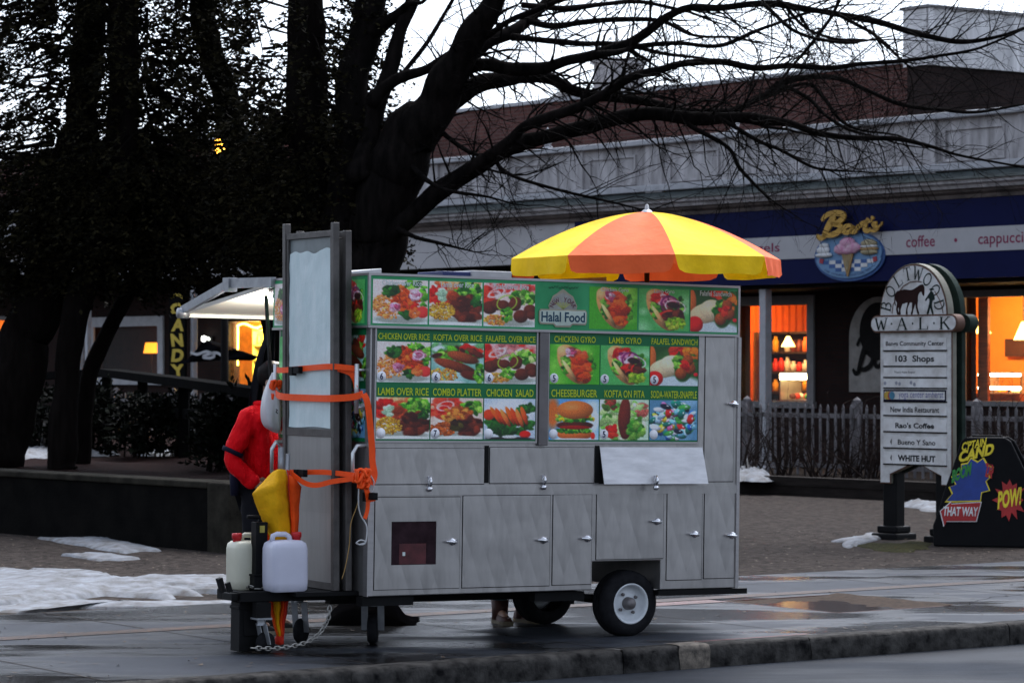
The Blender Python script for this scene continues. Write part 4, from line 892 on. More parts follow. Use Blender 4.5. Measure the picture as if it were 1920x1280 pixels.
def lamb_rice(p):
    p.pile(.5,.08,.4,.08,14,.2,[(240,190,150),(225,120,80)]); p.pile(.2,.3,.24,.2,26,.16,TOM); p.pile(.25,.32,.08,.1,8,.14,[(190,215,190)]); p.pile(.73,.25,.25,.22,60,.13,GRN+[(160,205,100)]); plate(p)
    p.pile(.45,.4,.08,.14,8,.18,[(170,80,50)]); p.pile(.72,.62,.27,.24,50,.18,MEAT); p.pile(.24,.68,.24,.2,150,.05,YRICE); p.pile(.88,.45,.08,.08,8,.12,DGRN); p.ell(.5,.97,.56,.06,(228,232,226),0,.3,.1)
def combo(p):
    p.pile(.3,.25,.32,.24,30,.2,[(225,90,70),(235,150,130),(215,60,50)]); p.ring(.28,.2,.16,.1,.2,(245,215,215),-.4); p.ring(.25,.25,.1,.06,.25,(240,200,200)); p.pile(.78,.25,.2,.14,40,.12,GRN+[(190,210,110)])
    plate(p); p.pile(.5,.45,.25,.2,40,.16,[(200,130,70),(170,95,50),(215,160,90)]); p.pile(.75,.68,.22,.2,40,.17,MEAT); p.pile(.25,.75,.24,.16,110,.06,[(190,110,60),(160,90,50)]); p.pile(.5,.65,.1,.1,12,.14,[(90,80,40),(60,40,30)]); p.ell(.55,.96,.5,.06,(225,228,222),0,.3,.1)
def salad(p):
    p.ell(.5,.4,.6,.45,(225,228,235),0,.3,.1); p.pile(.5,.62,.46,.26,80,.15,DGRN+[(55,110,50)]); p.pile(.8,.25,.16,.1,20,.12,DGRN); p.ell(.1,.4,.12,.14,(205,80,45),0,.15); p.ell(.8,.87,.12,.1,(205,40,35),0,.2)
    for i in range(7): p.ell(.24+.09*i,.42+.03*(i % 3),.055,.26,((215,98,48),(195,80,38),(225,125,75))[i % 3],-.5+.04*i,.2,.6,.2)
    p.ell(.5,.98,.55,.06,(60,60,60),0,.3,0); p.ell(.5,.93,.16,.04,(215,215,215),0,.2,0)
def gyro(p, lamb=False):
    p.ell(.47,.5,.27,.54,(208,160,114),-.42,.06,.5,.06); p.ell(.57,.47,.22,.46,(95,60,38),-.42,.15,.3); p.ell(.28,.2,.13,.17,(226,184,140),-.5,.15,.4,.05)
    p.pile(.35,.5,.08,.2,24,.12,GRN); p.pile(.8,.5,.08,.3,20,.12,GRN)
    if lamb:
        p.pile(.45,.22,.14,.12,18,.15,TOM); p.pile(.55,.3,.14,.14,14,.14,ONI+[(120,40,90)]); p.ring(.62,.38,.17,.2,.2,(130,45,110),-.3); p.ring(.72,.42,.2,.14,.14,(238,228,235),.3); p.ell(.68,.38,.14,.08,(58,30,34),.2,.2,.5,.3)
        p.pile(.6,.6,.12,.1,14,.15,TOM+MEAT); p.pile(.78,.62,.1,.12,12,.14,MEAT); p.pile(.72,.82,.16,.12,40,.1,[(150,185,60),(190,205,90),(110,150,45)])
    else:
        p.pile(.55,.3,.14,.14,18,.16,[(222,110,80),(200,80,60),(230,140,110)]); p.pile(.42,.22,.08,.08,8,.12,ONI); p.pile(.62,.55,.13,.24,30,.19,[(205,85,40),(180,66,30),(225,110,60)]); p.pile(.66,.8,.12,.1,10,.17,CHK)
    p.ell(.40,.66,.05,.34,(222,180,134),-.5,.25,.5,.05)
def wrap(p):
    p.ell(.5,.95,.7,.25,(205,215,220),0,.3,0); p.ell(.03,.3,.1,.32,(200,120,70),0,.1); p.pile(.65,.08,.2,.1,10,.2,TOM); p.pile(.85,.2,.15,.2,14,.2,[(225,130,50),(60,110,50)])
    p.ell(.32,.55,.36,.24,(226,208,178),-.35,.06,.5,.06); p.ell(.45,.45,.26,.24,(236,220,192),-.2,.1,.4,.05); p.ell(.7,.58,.2,.34,(50,95,45),.15,.15,.4); p.pile(.62,.45,.1,.22,24,.13,GRN)
    for x, y, r in ((.64,.68,.13),(.82,.55,.13),(.78,.35,.12)): p.ell(x,y,r,r*1.2,(150,84,48),0,.12,.7,.3)
    p.pile(.72,.48,.06,.08,6,.14,TOM); p.ell(.1,.82,.18,.2,(205,38,40),0,.1,.6); p.ell(.95,.7,.05,.05,(200,40,60))
def burger(p):
    p.ell(.08,.35,.16,.5,(205,125,70),0,.5,0); p.ell(.9,.5,.2,.5,(225,235,240),0,.6,0); p.ell(.52,.86,.37,.15,(205,122,70),0,.08,.5,.08); p.pile(.52,.76,.36,.06,50,.08,GRN)
    p.ell(.52,.64,.38,.11,(85,38,28),0,.1,.6,.3); p.ell(.52,.69,.36,.05,(150,35,30),0,.2,.3); p.pile(.52,.5,.38,.05,40,.09,GRN+[(230,190,60)]); p.ell(.7,.42,.16,.05,(205,45,35),0,.15); p.pile(.5,.42,.34,.04,16,.09,[(240,205,90),(120,170,60)])
    p.ell(.52,.27,.37,.23,(204,128,74),0,.06,.55,.05); p.ell(.45,.2,.2,.1,(222,158,104),0,.8,0); p.ell(.88,.9,.05,.1,(215,60,40),0,.3); p.ell(.5,.99,.5,.04,(230,230,230),0,.3,0)
def kofta_pita(p):
    p.ell(.1,.2,.25,.3,(228,232,226),0,.5,0); p.pile(.5,.5,.46,.5,110,.18,[(130,180,95),(185,212,150),(95,150,70),(215,228,195)]); p.pile(.2,.12,.12,.12,14,.14,[(150,70,60),(90,120,60)]); p.pile(.24,.78,.1,.12,12,.13,TOM+[(150,60,70)])
    p.ell(.5,.42,.13,.5,(112,48,38),.06,.12,.6,.3); p.ell(.52,.85,.1,.14,(96,38,30),0,.2,.5,.3); p.pile(.75,.75,.16,.2,26,.15,[(70,130,50),(150,195,100)]); p.pile(.85,.25,.1,.14,10,.15,[(200,120,110),(170,200,140)])
def sodas(p):
    cols = [(200,60,60),(40,120,110),(190,215,235),(60,110,180),(225,225,235),(70,45,40),(90,160,90),(215,120,160),(230,200,90),(30,40,60),(150,205,225)]
    for i in range(120):
        a = nrs.rand()*6.283; k = math.sqrt(nrs.rand()); x, y = .5+.44*k*math.cos(a), .52+.44*k*math.sin(a); c = cols[nrs.randint(len(cols))]; an = nrs.rand()*3.14; r = .05+.03*nrs.rand()
        p.ell(x,y,r*1.9,r,c,an,.25,.7,.2); p.ell(x+r*.5,y-r*.3,r*.5,r*.25,(235,240,245),an,.6,0)
BG = {'chicken_rice': ((232,218,214), None), 'kofta_rice': ((140,180,170), (190,215,215)), 'falafel_rice': ((225,205,200), (235,225,220)), 'lamb_rice': ((228,222,214), None), 'combo': ((228,205,196), (236,222,216)), 'salad': ((200,210,222), (225,230,236)),
      'gyro': ((88,165,58), (150,205,100)), 'lamb': ((100,175,110), (170,215,175)), 'wrap': ((48,88,44), (80,120,70)), 'burger': ((120,170,210), (220,232,240)), 'kofta_pita': ((205,225,205), None), 'sodas': ((110,150,175), (165,195,215))}
def paint(kind, w=84, h=76):
    c, c2 = BG[kind]; p = Pic(w, h, c, c2)
    {'chicken_rice': chicken_rice, 'kofta_rice': kofta_rice, 'falafel_rice': falafel_rice, 'lamb_rice': lamb_rice, 'combo': combo, 'salad': salad, 'gyro': gyro, 'lamb': lambda q: gyro(q, True), 'wrap': wrap, 'burger': burger, 'kofta_pita': kofta_pita, 'sodas': sodas}[kind](p)
    p.a *= 1+(nrs.rand(h, w, 1)-.5)*.16
    return np.clip(p.a, 0, 1)
PRINT_K = 1.05
def picture(name, kind, quad, parent, mp, sub=(0,1)):
    """a printed photo: quad = four (x,z) corners TL TR BR BL; mp maps (x,z)->3-D"""
    a = paint(kind); h, w = a.shape[:2]
    w0, w1 = int(sub[0]*w), int(sub[1]*w); a = a[:, w0:w1]; w = w1-w0
    mu = a.mean(axis=2, keepdims=True); a = np.clip((mu+(a-mu)*1.22), 0, 1); a = np.clip(a*1.06, 0, 1)**1.22
    l = np.where(a <= .04045, a/12.92, ((a+.055)/1.055)**2.4)*PRINT_K; l = np.minimum(l, .92); b = MB(); tl, tr_, br, bl_ = [Vector(q) for q in quad]
    for j in range(h):
        for i in range(w):
            s, t = i/(w-1), j/(h-1); q = tl.lerp(tr_, s).lerp(bl_.lerp(br, s), t); b.v.append(tuple(mp(q.x, q.y)))
    b.f = [(j*w+i, (j+1)*w+i, (j+1)*w+i+1, j*w+i+1) for j in range(h-1) for i in range(w-1)]; b.m = [0]*len(b.f); b.sm = [False]*len(b.f)
    b.col = np.concatenate([l.reshape(-1, 3), np.ones((w*h, 1))], 1); return b.build(name, m_print, parent)
m_print = vcol_mat('printed_photo', .35)
# ================================================================== FOOD CART
CF = Frame((-.956, 19.2, 0), R(30), R(.9)); CW = 1.40
def F(u, v, y=0.0): return CF.hit(u, v, y)
def EN(u, v, x=0.0): return CF.side(u, v, x)
cart = thing('food_cart', 'stainless steel food cart trailer with green menu boards parked on the wet pavement', 'food cart', CF.loc, CF.rz, CF.ry)
m_steel = steel_mat('engine_turned_steel', (.45,.43,.42), .30, .85, .07)
m_steelp = M('brushed_steel', (.42,.40,.40), .38, .8, .12, 3, .05, 60, stretch=(1,1,12))
m_steeld = M('dull_grey_frame', (.17,.155,.155), .5, .5, .25, 5)
m_gap = M('dark_gap', (.012,.012,.012), .8); m_black = M('black_painted_steel', (.006,.006,.0065), .6, 0, .3, 8, spec=.12)
m_chrome = M('chrome_latch', (.72,.72,.74), .18, 1, .05); m_green = M('sign_green', rgb(18,112,66), .4, 0, .06, 2); m_green2 = M('sign_light_green', rgb(58,160,104), .35, 0, .25, 2.5, c2=rgb(30,126,76))
m_ylet = M('yellow_lettering', rgb(190,205,40), .45, 0, .05); m_wlet = M('pale_lettering', (.62,.68,.66), .45, 0, .05); m_badge = M('white_badge', (.85,.86,.90), .4, 0, .05); m_num = M('navy_numeral', (.01,.012,.06), .5)
m_alu = M('aluminium_tube', (.62,.62,.62), .35, .8, .1); m_rubber = M('tyre_rubber', (.014,.014,.016), .75, 0, .4, 20, .3, 60); m_rimw = M('white_rim_paint', (.62,.64,.66), .4, 0, .12, 10); m_grey = M('zinc_grey', (.33,.34,.36), .45, .6, .25, 12)
def Fq(u0, u1, vt0, vt1, vb0, vb1, y=0): return [F(u0,vt0,y), F(u1,vt1,y), F(u1,vb1,y), F(u0,vb0,y)]
# body shell: one polygon with the wheel arch cut out, taken back across the width
xR = F(1384, 900)[0]; zt_ = F(690, 608)[1]+.01; zb_ = F(690, 1118)[1]
w0, w1 = F(1110, 1080)[0], F(1238, 1080)[0]; wz = F(1174, 1051)[1]; zbm = F(1040, 1107)[1]; zbr = F(1310, 1103)[1]
b = MB(); b.prism([(0,zb_),(w0,zbm),(w0,wz),(w1,wz),(w1,zbr),(xR,zbr),(xR,zt_),(0,zt_)], 0, CW)
b.build('body', m_steel, cart, bevel=.006)
zh0, zh1 = F(690, 609)[1], F(690, 516)[1]; hx0, hx1 = -.035, F(1386, 570, -.03)[0]
b = MB(); b.box(hx0, hx1, -.03, CW+.03, zh0-.005, zh1); b.build('header_box', m_green2, cart, bevel=.004)
b = MB()
for z in (zh0-.018, zh1): b.box(hx0-.004, hx1+.004, -.036, CW+.036, z, z+.016)
b.box(hx0-.005, hx0+.012, -.037, -.02, zh0, zh1); b.box(hx1-.012, hx1+.005, -.037, -.02, zh0, zh1); b.build('header_trim', m_steelp, cart)
b = MB(); b.box(.02, xR-.02, .02, CW-.02, zh1+.001, zh1+.016); b.build('roof', M('roof_sheet', (.30,.30,.31), .5, .4), cart)
# header pictures
yf = -.032
def fm(y): return lambda x, z: (x, y, z)
ztop, zbot = zh1-.012, zh0+.012; zl = ztop-.045
def X(u, v=570, y=yf): return F(u, v, y)[0]
for kind, u0, u1 in (('chicken_rice',698,803),('lamb_rice',804,905),('falafel_rice',906,1004),('gyro',1104,1196),('lamb',1197,1293),('wrap',1294,1383)):
    picture('header_picture', kind, [(X(u0)+.004,ztop-.012),(X(u1)-.004,ztop-.012),(X(u1)-.004,zbot),(X(u0)+.004,zbot)], cart, fm(yf))
for st_, u0, u1 in (('Chicken over Rice',716,790),('Lamb over Rice',826,888),('Falafel over Rice',925,991),('Chicken Gyro',1126,1178),('Lamb Gyro',1226,1264),('Falafel Sandwich',1312,1371)):
    b = MB(); b.text(st_, X(u0), X(u1), ztop-.050, ztop-.014, yf-.002, bold=.012); b.build('header_lettering', m_wlet, cart)
# emblem between the header pictures
b = MB(); lx0, lx1 = X(1010), X(1100); lc = (lx0+lx1)/2; lh = zbot+.02; W_ = lx1-lx0; Hh = ztop-zbot
def up(poly, y, mi): b.prism([(lc+x*W_/2, zbot+z*Hh) for x, z in poly], y, y+.002, mi)
up([(-.55,.38),(.55,.38),(.6,.5),(.5,.62),(.42,.72),(.25,.78),(.12,.84),(0,.88),(-.12,.84),(-.25,.78),(-.42,.72),(-.5,.62),(-.6,.5)], yf-.002, 0)
up([(-.52,.39),(.52,.39),(.56,.5),(.46,.61),(.38,.69),(.22,.74),(0,.8),(-.22,.74),(-.38,.69),(-.46,.61),(-.56,.5)], yf-.004, 1)
up([(-1.0,.14),(-.94,.08),(-.4,.08),(-.3,.02),(.3,.02),(.4,.08),(.94,.08),(1.0,.14),(1.0,.36),(.94,.42),(-.94,.42),(-1.0,.36)], yf-.006, 0)
up([(-.96,.15),(-.92,.11),(-.38,.11),(-.28,.055),(.28,.055),(.38,.11),(.92,.11),(.96,.15),(.96,.35),(.92,.39),(-.92,.39),(-.96,.35)], yf-.008, 2)
for k in range(-3, 4): up([(-.02+.0*k,.42),(.02,.42),(.12*k+.03,.58),(.12*k-.03,.58)], yf-.0045, 3)
b.text('Halal Food', lc-W_*.455, lc+W_*.455, zbot+.135*Hh, zbot+.36*Hh, yf-.009, 4, bold=.025)
wd_ = 'NEW YORK'
for i, ch in enumerate(wd_):
    if ch == ' ': continue
    a = R(162-144*i/7); vs, fs = glyphs(ch, .02, 0); k = .036; ww = max(q[0] for q in vs)/2; rot = a-math.pi/2; out = []
    for q in vs:
        x, z = (q[0]-ww)*k, q[1]*k*1.25; cx, cz = lc+math.cos(a)*W_*.205, zbot+Hh*.44+math.sin(a)*Hh*.15; out.append((cx+x*math.cos(rot)-z*math.sin(rot), yf-.0055, cz+x*math.sin(rot)+z*math.cos(rot)))
    b.add(out, fs, 5)
for k in range(9):                                                           # small dark script above the emblem
    x = lc-W_*.3+k*W_*.07; z = zbot+Hh*(.9+.012*(k % 3)); b.ribbon(spline([(x,z+.006),(x+.008,z-.004),(x+.018,z+.002),(x+.02,z+.01)], 3), .004, lambda a, c: (a, yf-.003, c), 6)
b.build('emblem', [M('emblem_tan', (.36,.33,.24), .5), M('emblem_grey', (.30,.30,.27), .5, 0, .3, 20), M('emblem_white', (.52,.60,.52), .5), M('emblem_gold', (.34,.36,.12), .5), M('emblem_navy', (.008,.05,.09), .5), M('emblem_maroon', (.12,.03,.05), .5), M('emblem_ink', (.015,.06,.035), .5)], cart)
# menu boards on the front
ym = -.012
def menu(name, u0, u1, vt0, vt1, vb0, vb1, rows):
    tl, tr_, br, bl_ = Fq(u0, u1, vt0, vt1, vb0, vb1, ym); x0, x1 = (tl[0]+bl_[0])/2, (tr_[0]+br[0])/2; z1, z0 = (tl[1]+tr_[1])/2, (bl_[1]+br[1])/2
    bo = MB(); bo.box(x0, x1, ym+.002, -.0005, z0, z1); board = bo.build(name, m_green, cart)
    fr = MB()
    for a, c, d, e in ((x0-.012,x1+.012,z0-.014,z0),(x0-.012,x1+.012,z1,z1+.012),(x0-.012,x0,z0,z1),(x1,x1+.012,z0,z1)): fr.box(a, c, ym-.004, .0005, d, e)
    fr.build('frame', m_steelp, board)
    H_ = z1-z0; fr_ = {0: (.028,.115,.478), 1: (.515,.613,.985)}; nC = 3; 
    for r_, row in enumerate(rows):
        a0, a1, a2 = fr_[r_]
        for c_, (st_, kind, price, tx) in enumerate(row):
            xa = x0+(x1-x0)*c_/nC+.004; xb = x0+(x1-x0)*(c_+1)/nC-.004
            picture('menu_picture', kind, [(xa,z1-a1*H_),(xb,z1-a1*H_),(xb,z1-a2*H_),(xa,z1-a2*H_)], board, fm(ym-.001))
            m_ = (xb-xa)*(1-tx)/2; lt = MB(); bd = MB(); nm = MB(); lt.text(st_, xa+m_, xb-m_, z1-(a1-.018)*H_, z1-(a0+.012)*H_, ym-.002, bold=.012)
            bx, bz = xa+.035, z1-(a2-.052)*H_; bd.lathe([(0,0),(.034,0),(.034,.001)], (bx,ym-.003,bz), 'Y', 20)
            lt.build('lettering', m_ylet, board); bd.build('price_badge', m_badge, board)
            if price: nm.text(price, bx-.012, bx+.012, bz-.022, bz+.022, ym-.005, bold=.02); nm.build('numeral', m_num, board)
    return x0, x1, z0, z1
mA = menu('menu_board', 705, 1005, 616, 622, 826, 826, [[('CHICKEN OVER RICE','chicken_rice','6',.96),('KOFTA OVER RICE','kofta_rice','6',.93),('FALAFEL OVER RICE','falafel_rice','6',.97)], [('LAMB OVER RICE','lamb_rice','',.95),('COMBO PLATTER','combo','7',.93),('CHICKEN  SALAD','salad','',.92)]])
mBd = menu('menu_board', 1029, 1309, 622, 627, 827, 828, [[('CHICKEN GYRO','gyro','5',.83),('LAMB GYRO','lamb','5',.66),('FALAFEL SANDWICH','wrap','5',.96)], [('CHEESEBURGER','burger','',.92),('KOFTA ON PITA','kofta_pita','5',.82),('SODA-WATER-SNAPPLE','sodas','',.96)]])
b = MB(); x0, x1 = X(1008,700,0), X(1025,700,0); b.box(x0, x1, -.03, -.0005, mA[2]-.03, zh0-.02); b.build('mullion', m_steeld, cart, bevel=.004); b = MB(); b.box(.012, X(703,700,0), -.008, -.0005, mA[2]-.02, zh0-.02); b.build('mullion', m_steeld, cart, bevel=.004)
# doors, flaps, latches
def latch(par, u, v, vert=False, y=-.006):
    x, z = F(u, v, y); l = MB()
    if vert:
        l.box(x-.012, x+.012, y-.008, y, z-.05, z+.045); l.tube([(x,y-.012,z-.035),(x,y-.035,z+.005),(x,y-.02,z+.045)], .009, 8); l.lathe([(0,-.02),(.016,-.02),(.018,0)], (x,y-.006,z-.04), 'Y', 12)
    else:
        l.lathe([(0,-.02),(.02,-.018),(.026,0)], (x+.012,y,z), 'Y', 14); l.tube([(x-.045,y-.022,z+.004),(x-.01,y-.034,z),(x+.03,y-.026,z-.003)], .0085, 8); l.box(x+.03, x+.045, y-.016, y, z-.016, z+.016)
    l.build('latch', m_chrome, par)
def door(name, u0, u1, v0, v1, lat=None, vert=False, y=-.006, win=None, label=None):
    um, vm = (u0+u1)/2, (v0+v1)/2; x0, x1 = F(u0, vm)[0]+.004, F(u1, vm)[0]-.004; z1, z0 = F(um, v0)[1]-.003, F(um, v1)[1]+.003
    g = MB(); d = MB()
    if win:
        a0, a1 = F(win[0], 1017)[0], F(win[1], 1017)[0]; c1, c0 = F(775, win[2])[1], F(775, win[3])[1]
        holed(d, x0, x1, z0, z1, [(a0,a1,c0,c1)], y, -.0015)
    else: d.box(x0, x1, y, -.0015, z0, z1)
    o = d.build(name, m_steel, cart, bevel=.002 if not win else 0); 
    if label: o['label'] = label
    g.box(x0-.004, x1+.004, -.0018, -.0004, z0-.004, z1+.004); g.build('door_gap', m_gap, o)
    if win:
        w_ = MB(); w_.add([(a0,y+.003,c0),(a1,y+.003,c0),(a1,y+.003,c1),(a0,y+.003,c1)], [(0,1,2,3)]); w_.build('window', m_redwin, o)
        w_ = MB(); w_.box(a0+.06, a1-.075, y+.0015, y+.0028, c0+.004, c0+.14); w_.build('heater_front', M('dull_red', (.085,.016,.02), .5, 0, .5, 14), o)
        w_ = MB(); w_.box(a0+.085, a0+.105, y+.0005, y+.0014, c0+.06, c0+.085); w_.build('label', m_wlet, o)
    if lat: latch(o, lat[0], lat[1], vert, y)
    return o
m_redwin = M('dark_tinted_window', (.030,.016,.020), .25, 0, .5, 9)
door('door', 701, 862, 931, 1104, (845,1015), win=(733,817,977,1058), label='steel door with a dark square window')
for a in ((866,1031,928,1100,(1016,1012)),(1035,1109,926,1096,(1098,1009)),(1117,1244,923,1048,(1229,977)),(1249,1316,921,1087,(1300,1001)),(1319,1377,919,1084,(1370,1003))): door('door', *a)
door('door', 1320, 1376, 631, 903, (1373,757), label='tall narrow steel door beside the menu boards')
door('flap', 702, 908, 840, 908, (804,905), True); door('flap', 917, 1114, 838, 906, (1018,902), True)
for u in (912, 1119): x0, x1 = F(u-4, 870)[0], F(u+4, 870)[0]; b = MB(); b.box(x0, x1, -.004, -.0005, F(u,905)[1], F(u,835)[1]); b.build('flap_slot', m_gap, cart)
x0, x1 = F(1123,870)[0], F(1315,870)[0]
x0, x1 = F(1123,870)[0], F(1315,870)[0]; z1, z0 = F(1220,838)[1], F(1220,906)[1]; fo = MB(); h = z1-z0; ln = h+.006
for (ya, yc) in ((-.006, .0),): fo.add([(x0,-.004,z1),(x1,-.004,z1),(x1+.008,-.075,z0),(x0-.004,-.075,z0),(x0,-.010,z1),(x1,-.010,z1),(x1+.008,-.081,z0),(x0-.004,-.081,z0)], [(0,1,2,3),(7,6,5,4),(0,4,5,1),(1,5,6,2),(2,6,7,3),(3,7,4,0)])
o = fo.build('flap', M('bright_brushed_steel', (.60,.59,.60), .45, .5, .2, 5, stretch=(1,1,4)), cart); o['label'] = 'steel flap hanging ajar'
latch(o, 1228, 903, True, -.083)
b = MB(); b.box(x0, x1, -.003, -.0005, z0, z1); b.build('flap_opening', m_gap, cart)
b = MB(); z1, z0 = F(1000,909)[1], F(1000,927)[1]; b.box(.004, xR-.004, -.009, -.0022, z0, z1-.004); b.build('middle_band', m_steel, cart)
b = MB(); b.box(0, .035, -.01, -.001, zb_+.005, mA[2]-.03); b.box(-.008, .0, -.01, .05, zb_, zh0-.02); b.box(xR-.02, xR+.006, -.011, .04, zbr, zh0-.02); b.build('corner_trim', m_steelp, cart)
# left end: header strip pictures and side panel pictures
def es(y): return lambda q, z: (y, q, z)
for kind, y0, y1, sub in (('lamb',.02,.36,(0,1)),('wrap',.38,.70,(0,1)),('gyro',.72,1.04,(0,1)),('chicken_rice',1.06,1.40,(0,1))):
    picture('header_picture', kind, [(y1,ztop-.012),(y0,ztop-.012),(y0,zbot),(y1,zbot)], cart, es(hx0-.003))
for i, (kinds, z0f, z1f) in enumerate(((('kofta_rice','salad','gyro','lamb'),.53,.94),(('sodas','burger','combo','kofta_pita'),.02,.46))):
    for k, kd in enumerate(kinds):
        y0 = .05+.335*k; za, zc = mA[2]+(mA[3]-mA[2])*z0f, mA[2]+(mA[3]-mA[2])*z1f
        picture('menu_picture', kd, [(y0+.32,zc),(y0,zc),(y0,za),(y0+.32,za)], cart, es(-.006))
b = MB(); b.box(-.004, -.0005, .03, CW-.03, mA[2]-.01, mA[3]+.005); b.build('end_panel', m_green, cart)
for y in (.06, CW-.10):                                                      # upright grab rails on the left end
    b = MB(); z0, z1 = F(672, 775, .06)[1], F(672, 682, .06)[1]; b.tube([(-.07,y,z0),(-.07,y,z1)], .016, 10)
    for z in (z0+.04, z1-.04): b.tube([(-.07,y,z),(-.001,y,z)], .01, 8)
    b.build('grab_rail', m_alu, cart); b = MB(); zz = F(680, 838, .03)[1]; b.tube([(-.002,y-.02,zz+.01),(-.07,y-.02,zz+.008),(-.10,y-.02,zz-.04),(-.10,y-.02,zz-.2),(-.002,y-.02,zz-.22)], .014, 10); b.build('handle', m_alu, cart)
# roof boxes
def roofbox(u0, u1, vt, y0, y1, mat, name='roof_vent', sl=.0):
    xa, xb = F(u0, vt, y0)[0], F(u1, vt, y0)[0]; zz = F((u0+u1)/2, vt, y0)[1]; r = MB(); z0 = zh1+.017
    r.add([(xa,y0,z0),(xb,y0,z0),(xb,y1,z0),(xa,y1,z0),(xa,y0,zz-sl),(xb,y0,zz),(xb,y1,zz),(xa,y1,zz-sl)], [(0,3,2,1),(4,5,6,7),(0,1,5,4),(1,2,6,5),(2,3,7,6),(3,0,4,7)]); r.build(name, mat, cart, bevel=.006)
m_vent = M('white_vent', (.52,.52,.53), .5, 0, .1)
roofbox(652, 716, 502, .55, 1.0, m_vent, sl=.03); roofbox(885, 960, 508, .5, .95, M('grey_vent', (.42,.42,.44), .5), sl=0); roofbox(1070, 1138, 518, .45, .8, m_vent, sl=.02)
roofbox(831, 884, 509, .52, .9, M('navy_box', (.02,.03,.12), .5))
# chassis: sill bars, bumper, axle
b = MB(); b.box(-.02, .36, .03, .12, zb_-.065, zb_-.004); b.box(-.02, w0-.04, .5, .58, zbm-.09, zbm-.01); b.box(-.02, w0-.04, .9, .98, zbm-.09, zbm-.01)
b.box(w1-.02, F(1395,1100)[0]+.02, -.01, .08, zbr-.042, zbr-.004); b.box(xR-.01, F(1395,1100)[0]+.02, .081, CW, zbr-.042, zbr-.004); b.box(F(1010,1110)[0], w0-.03, .05, .12, zbm-.075, zbm-.012)
b.build('chassis', m_black, cart)
wc = F(1182, 1131, .06); TR = .231
ax = MB(); ax.tube([(wc[0],.1,wc[1]),(wc[0],CW-.1,wc[1])], .03, 10); ax.bar((wc[0]-.33,.25,wc[1]+.05), (wc[0]+.2,.25,wc[1]+.02), .05, .03); ax.bar((wc[0]-.33,CW-.25,wc[1]+.05), (wc[0]+.2,CW-.25,wc[1]+.02), .05, .03)
ax.bar((wc[0]-.34,.3,wc[1]-.01), (w0+.02,.3,zbm-.02), .04, .03); ax.build('axle', m_black, cart)
def wheel(y, out):
    """road wheel: tyre > rim, hub; out = -1 faces the street"""
    t = MB(); wd = .17; pr = [(.135,0),(.15,-.008),(.195,-.004),(.218,.012),(TR-.004,.03),(TR,.05),(TR,.062),(TR-.008,.066),(TR-.008,.072),(TR,.076),(TR,.096),(TR-.008,.1),(TR-.008,.106),(TR,.11),(TR,.125),(TR-.004,.14),(.218,.158),(.195,.174),(.15,.178),(.135,wd)]
    c = (wc[0], y, wc[1]); s = 1 if out < 0 else -1
    t.lathe([(r, h*s) for r, h in pr], c, 'Y', 40); ty = t.build('wheel', m_rubber, cart)
    r = MB(); r.lathe([(rr, h*s) for rr, h in [(.142,.002),(.142,-.004),(.134,-.006),(.126,.004),(.122,.03),(.112,.05),(.085,.055),(.07,.045),(.045,.043),(.0,.043)]], c, 'Y', 36)
    r.build('rim', m_rimw, ty)
    h_ = MB(); h_.lathe([(rr, q*s) for rr, q in [(.045,.043),(.042,.0),(.036,-.012),(.03,-.02),(0,-.022)]], c, 'Y', 20)
    for k in range(4):
        a = .6+k*1.571; h_.lathe([(rr, q*s) for rr, q in [(.011,.045),(.011,.028),(0,.026)]], (c[0]+.075*math.cos(a), y, c[2]+.075*math.sin(a)), 'Y', 8)
    h_.build('hub', m_steeld, ty)
wheel(.055, -1); wheel(CW-.055, 1)
# swivel castors
def castor(x, y, zg, zt, r, mat, ang=0.0, parent=None, ws=1.0):
    c = MB(); c.box(x-.055, x+.055, y-.05, y+.05, zt-.012, zt); c.lathe([(.03,zt-.012),(.028,zt-.035),(.034,zt-.05)], (x,y,0), 'Z', 14)
    ca, sa = math.cos(ang), math.sin(ang); dx = .035; cx, cy = x+dx*ca, y+dx*sa; zc = zg+r
    for s in (-1, 1):
        ox, oy = -sa*.038*s*ws, ca*.038*s*ws; c.bar((x+ox,y+oy,zt-.04), (cx+ox,cy+oy,zc-.008), .045, .006, 0, (ca,sa,0))
    o = c.build('castor_fork', mat, parent or cart); w_ = MB(); q = 20; pr = [(0,-.024*ws),(r*.9,-.022*ws),(r,-.012*ws),(r,.012*ws),(r*.9,.022*ws),(0,.024*ws)]; vs = []
    for rr, hh in pr:
        for j in range(q):
            a = 2*math.pi*j/q; px, pz = rr*math.cos(a), rr*math.sin(a); vs.append((cx+px*ca-hh*sa, cy+px*sa+hh*ca, zc+pz))
    w_.add(vs, [(i*q+j, i*q+(j+1)%q, (i+1)*q+(j+1)%q, (i+1)*q+j) for i in range(5) for j in range(q)], 0, True); w_.build('castor_wheel', m_rubber, o)
    return o
def gz(x): return x*math.sin(R(.9))                                          # local height of the pavement under x
xc, _ = F(698, 1190, .45); castor(xc, .45, gz(xc), zb_-.05, .10, m_grey, R(57), None, 1.45)
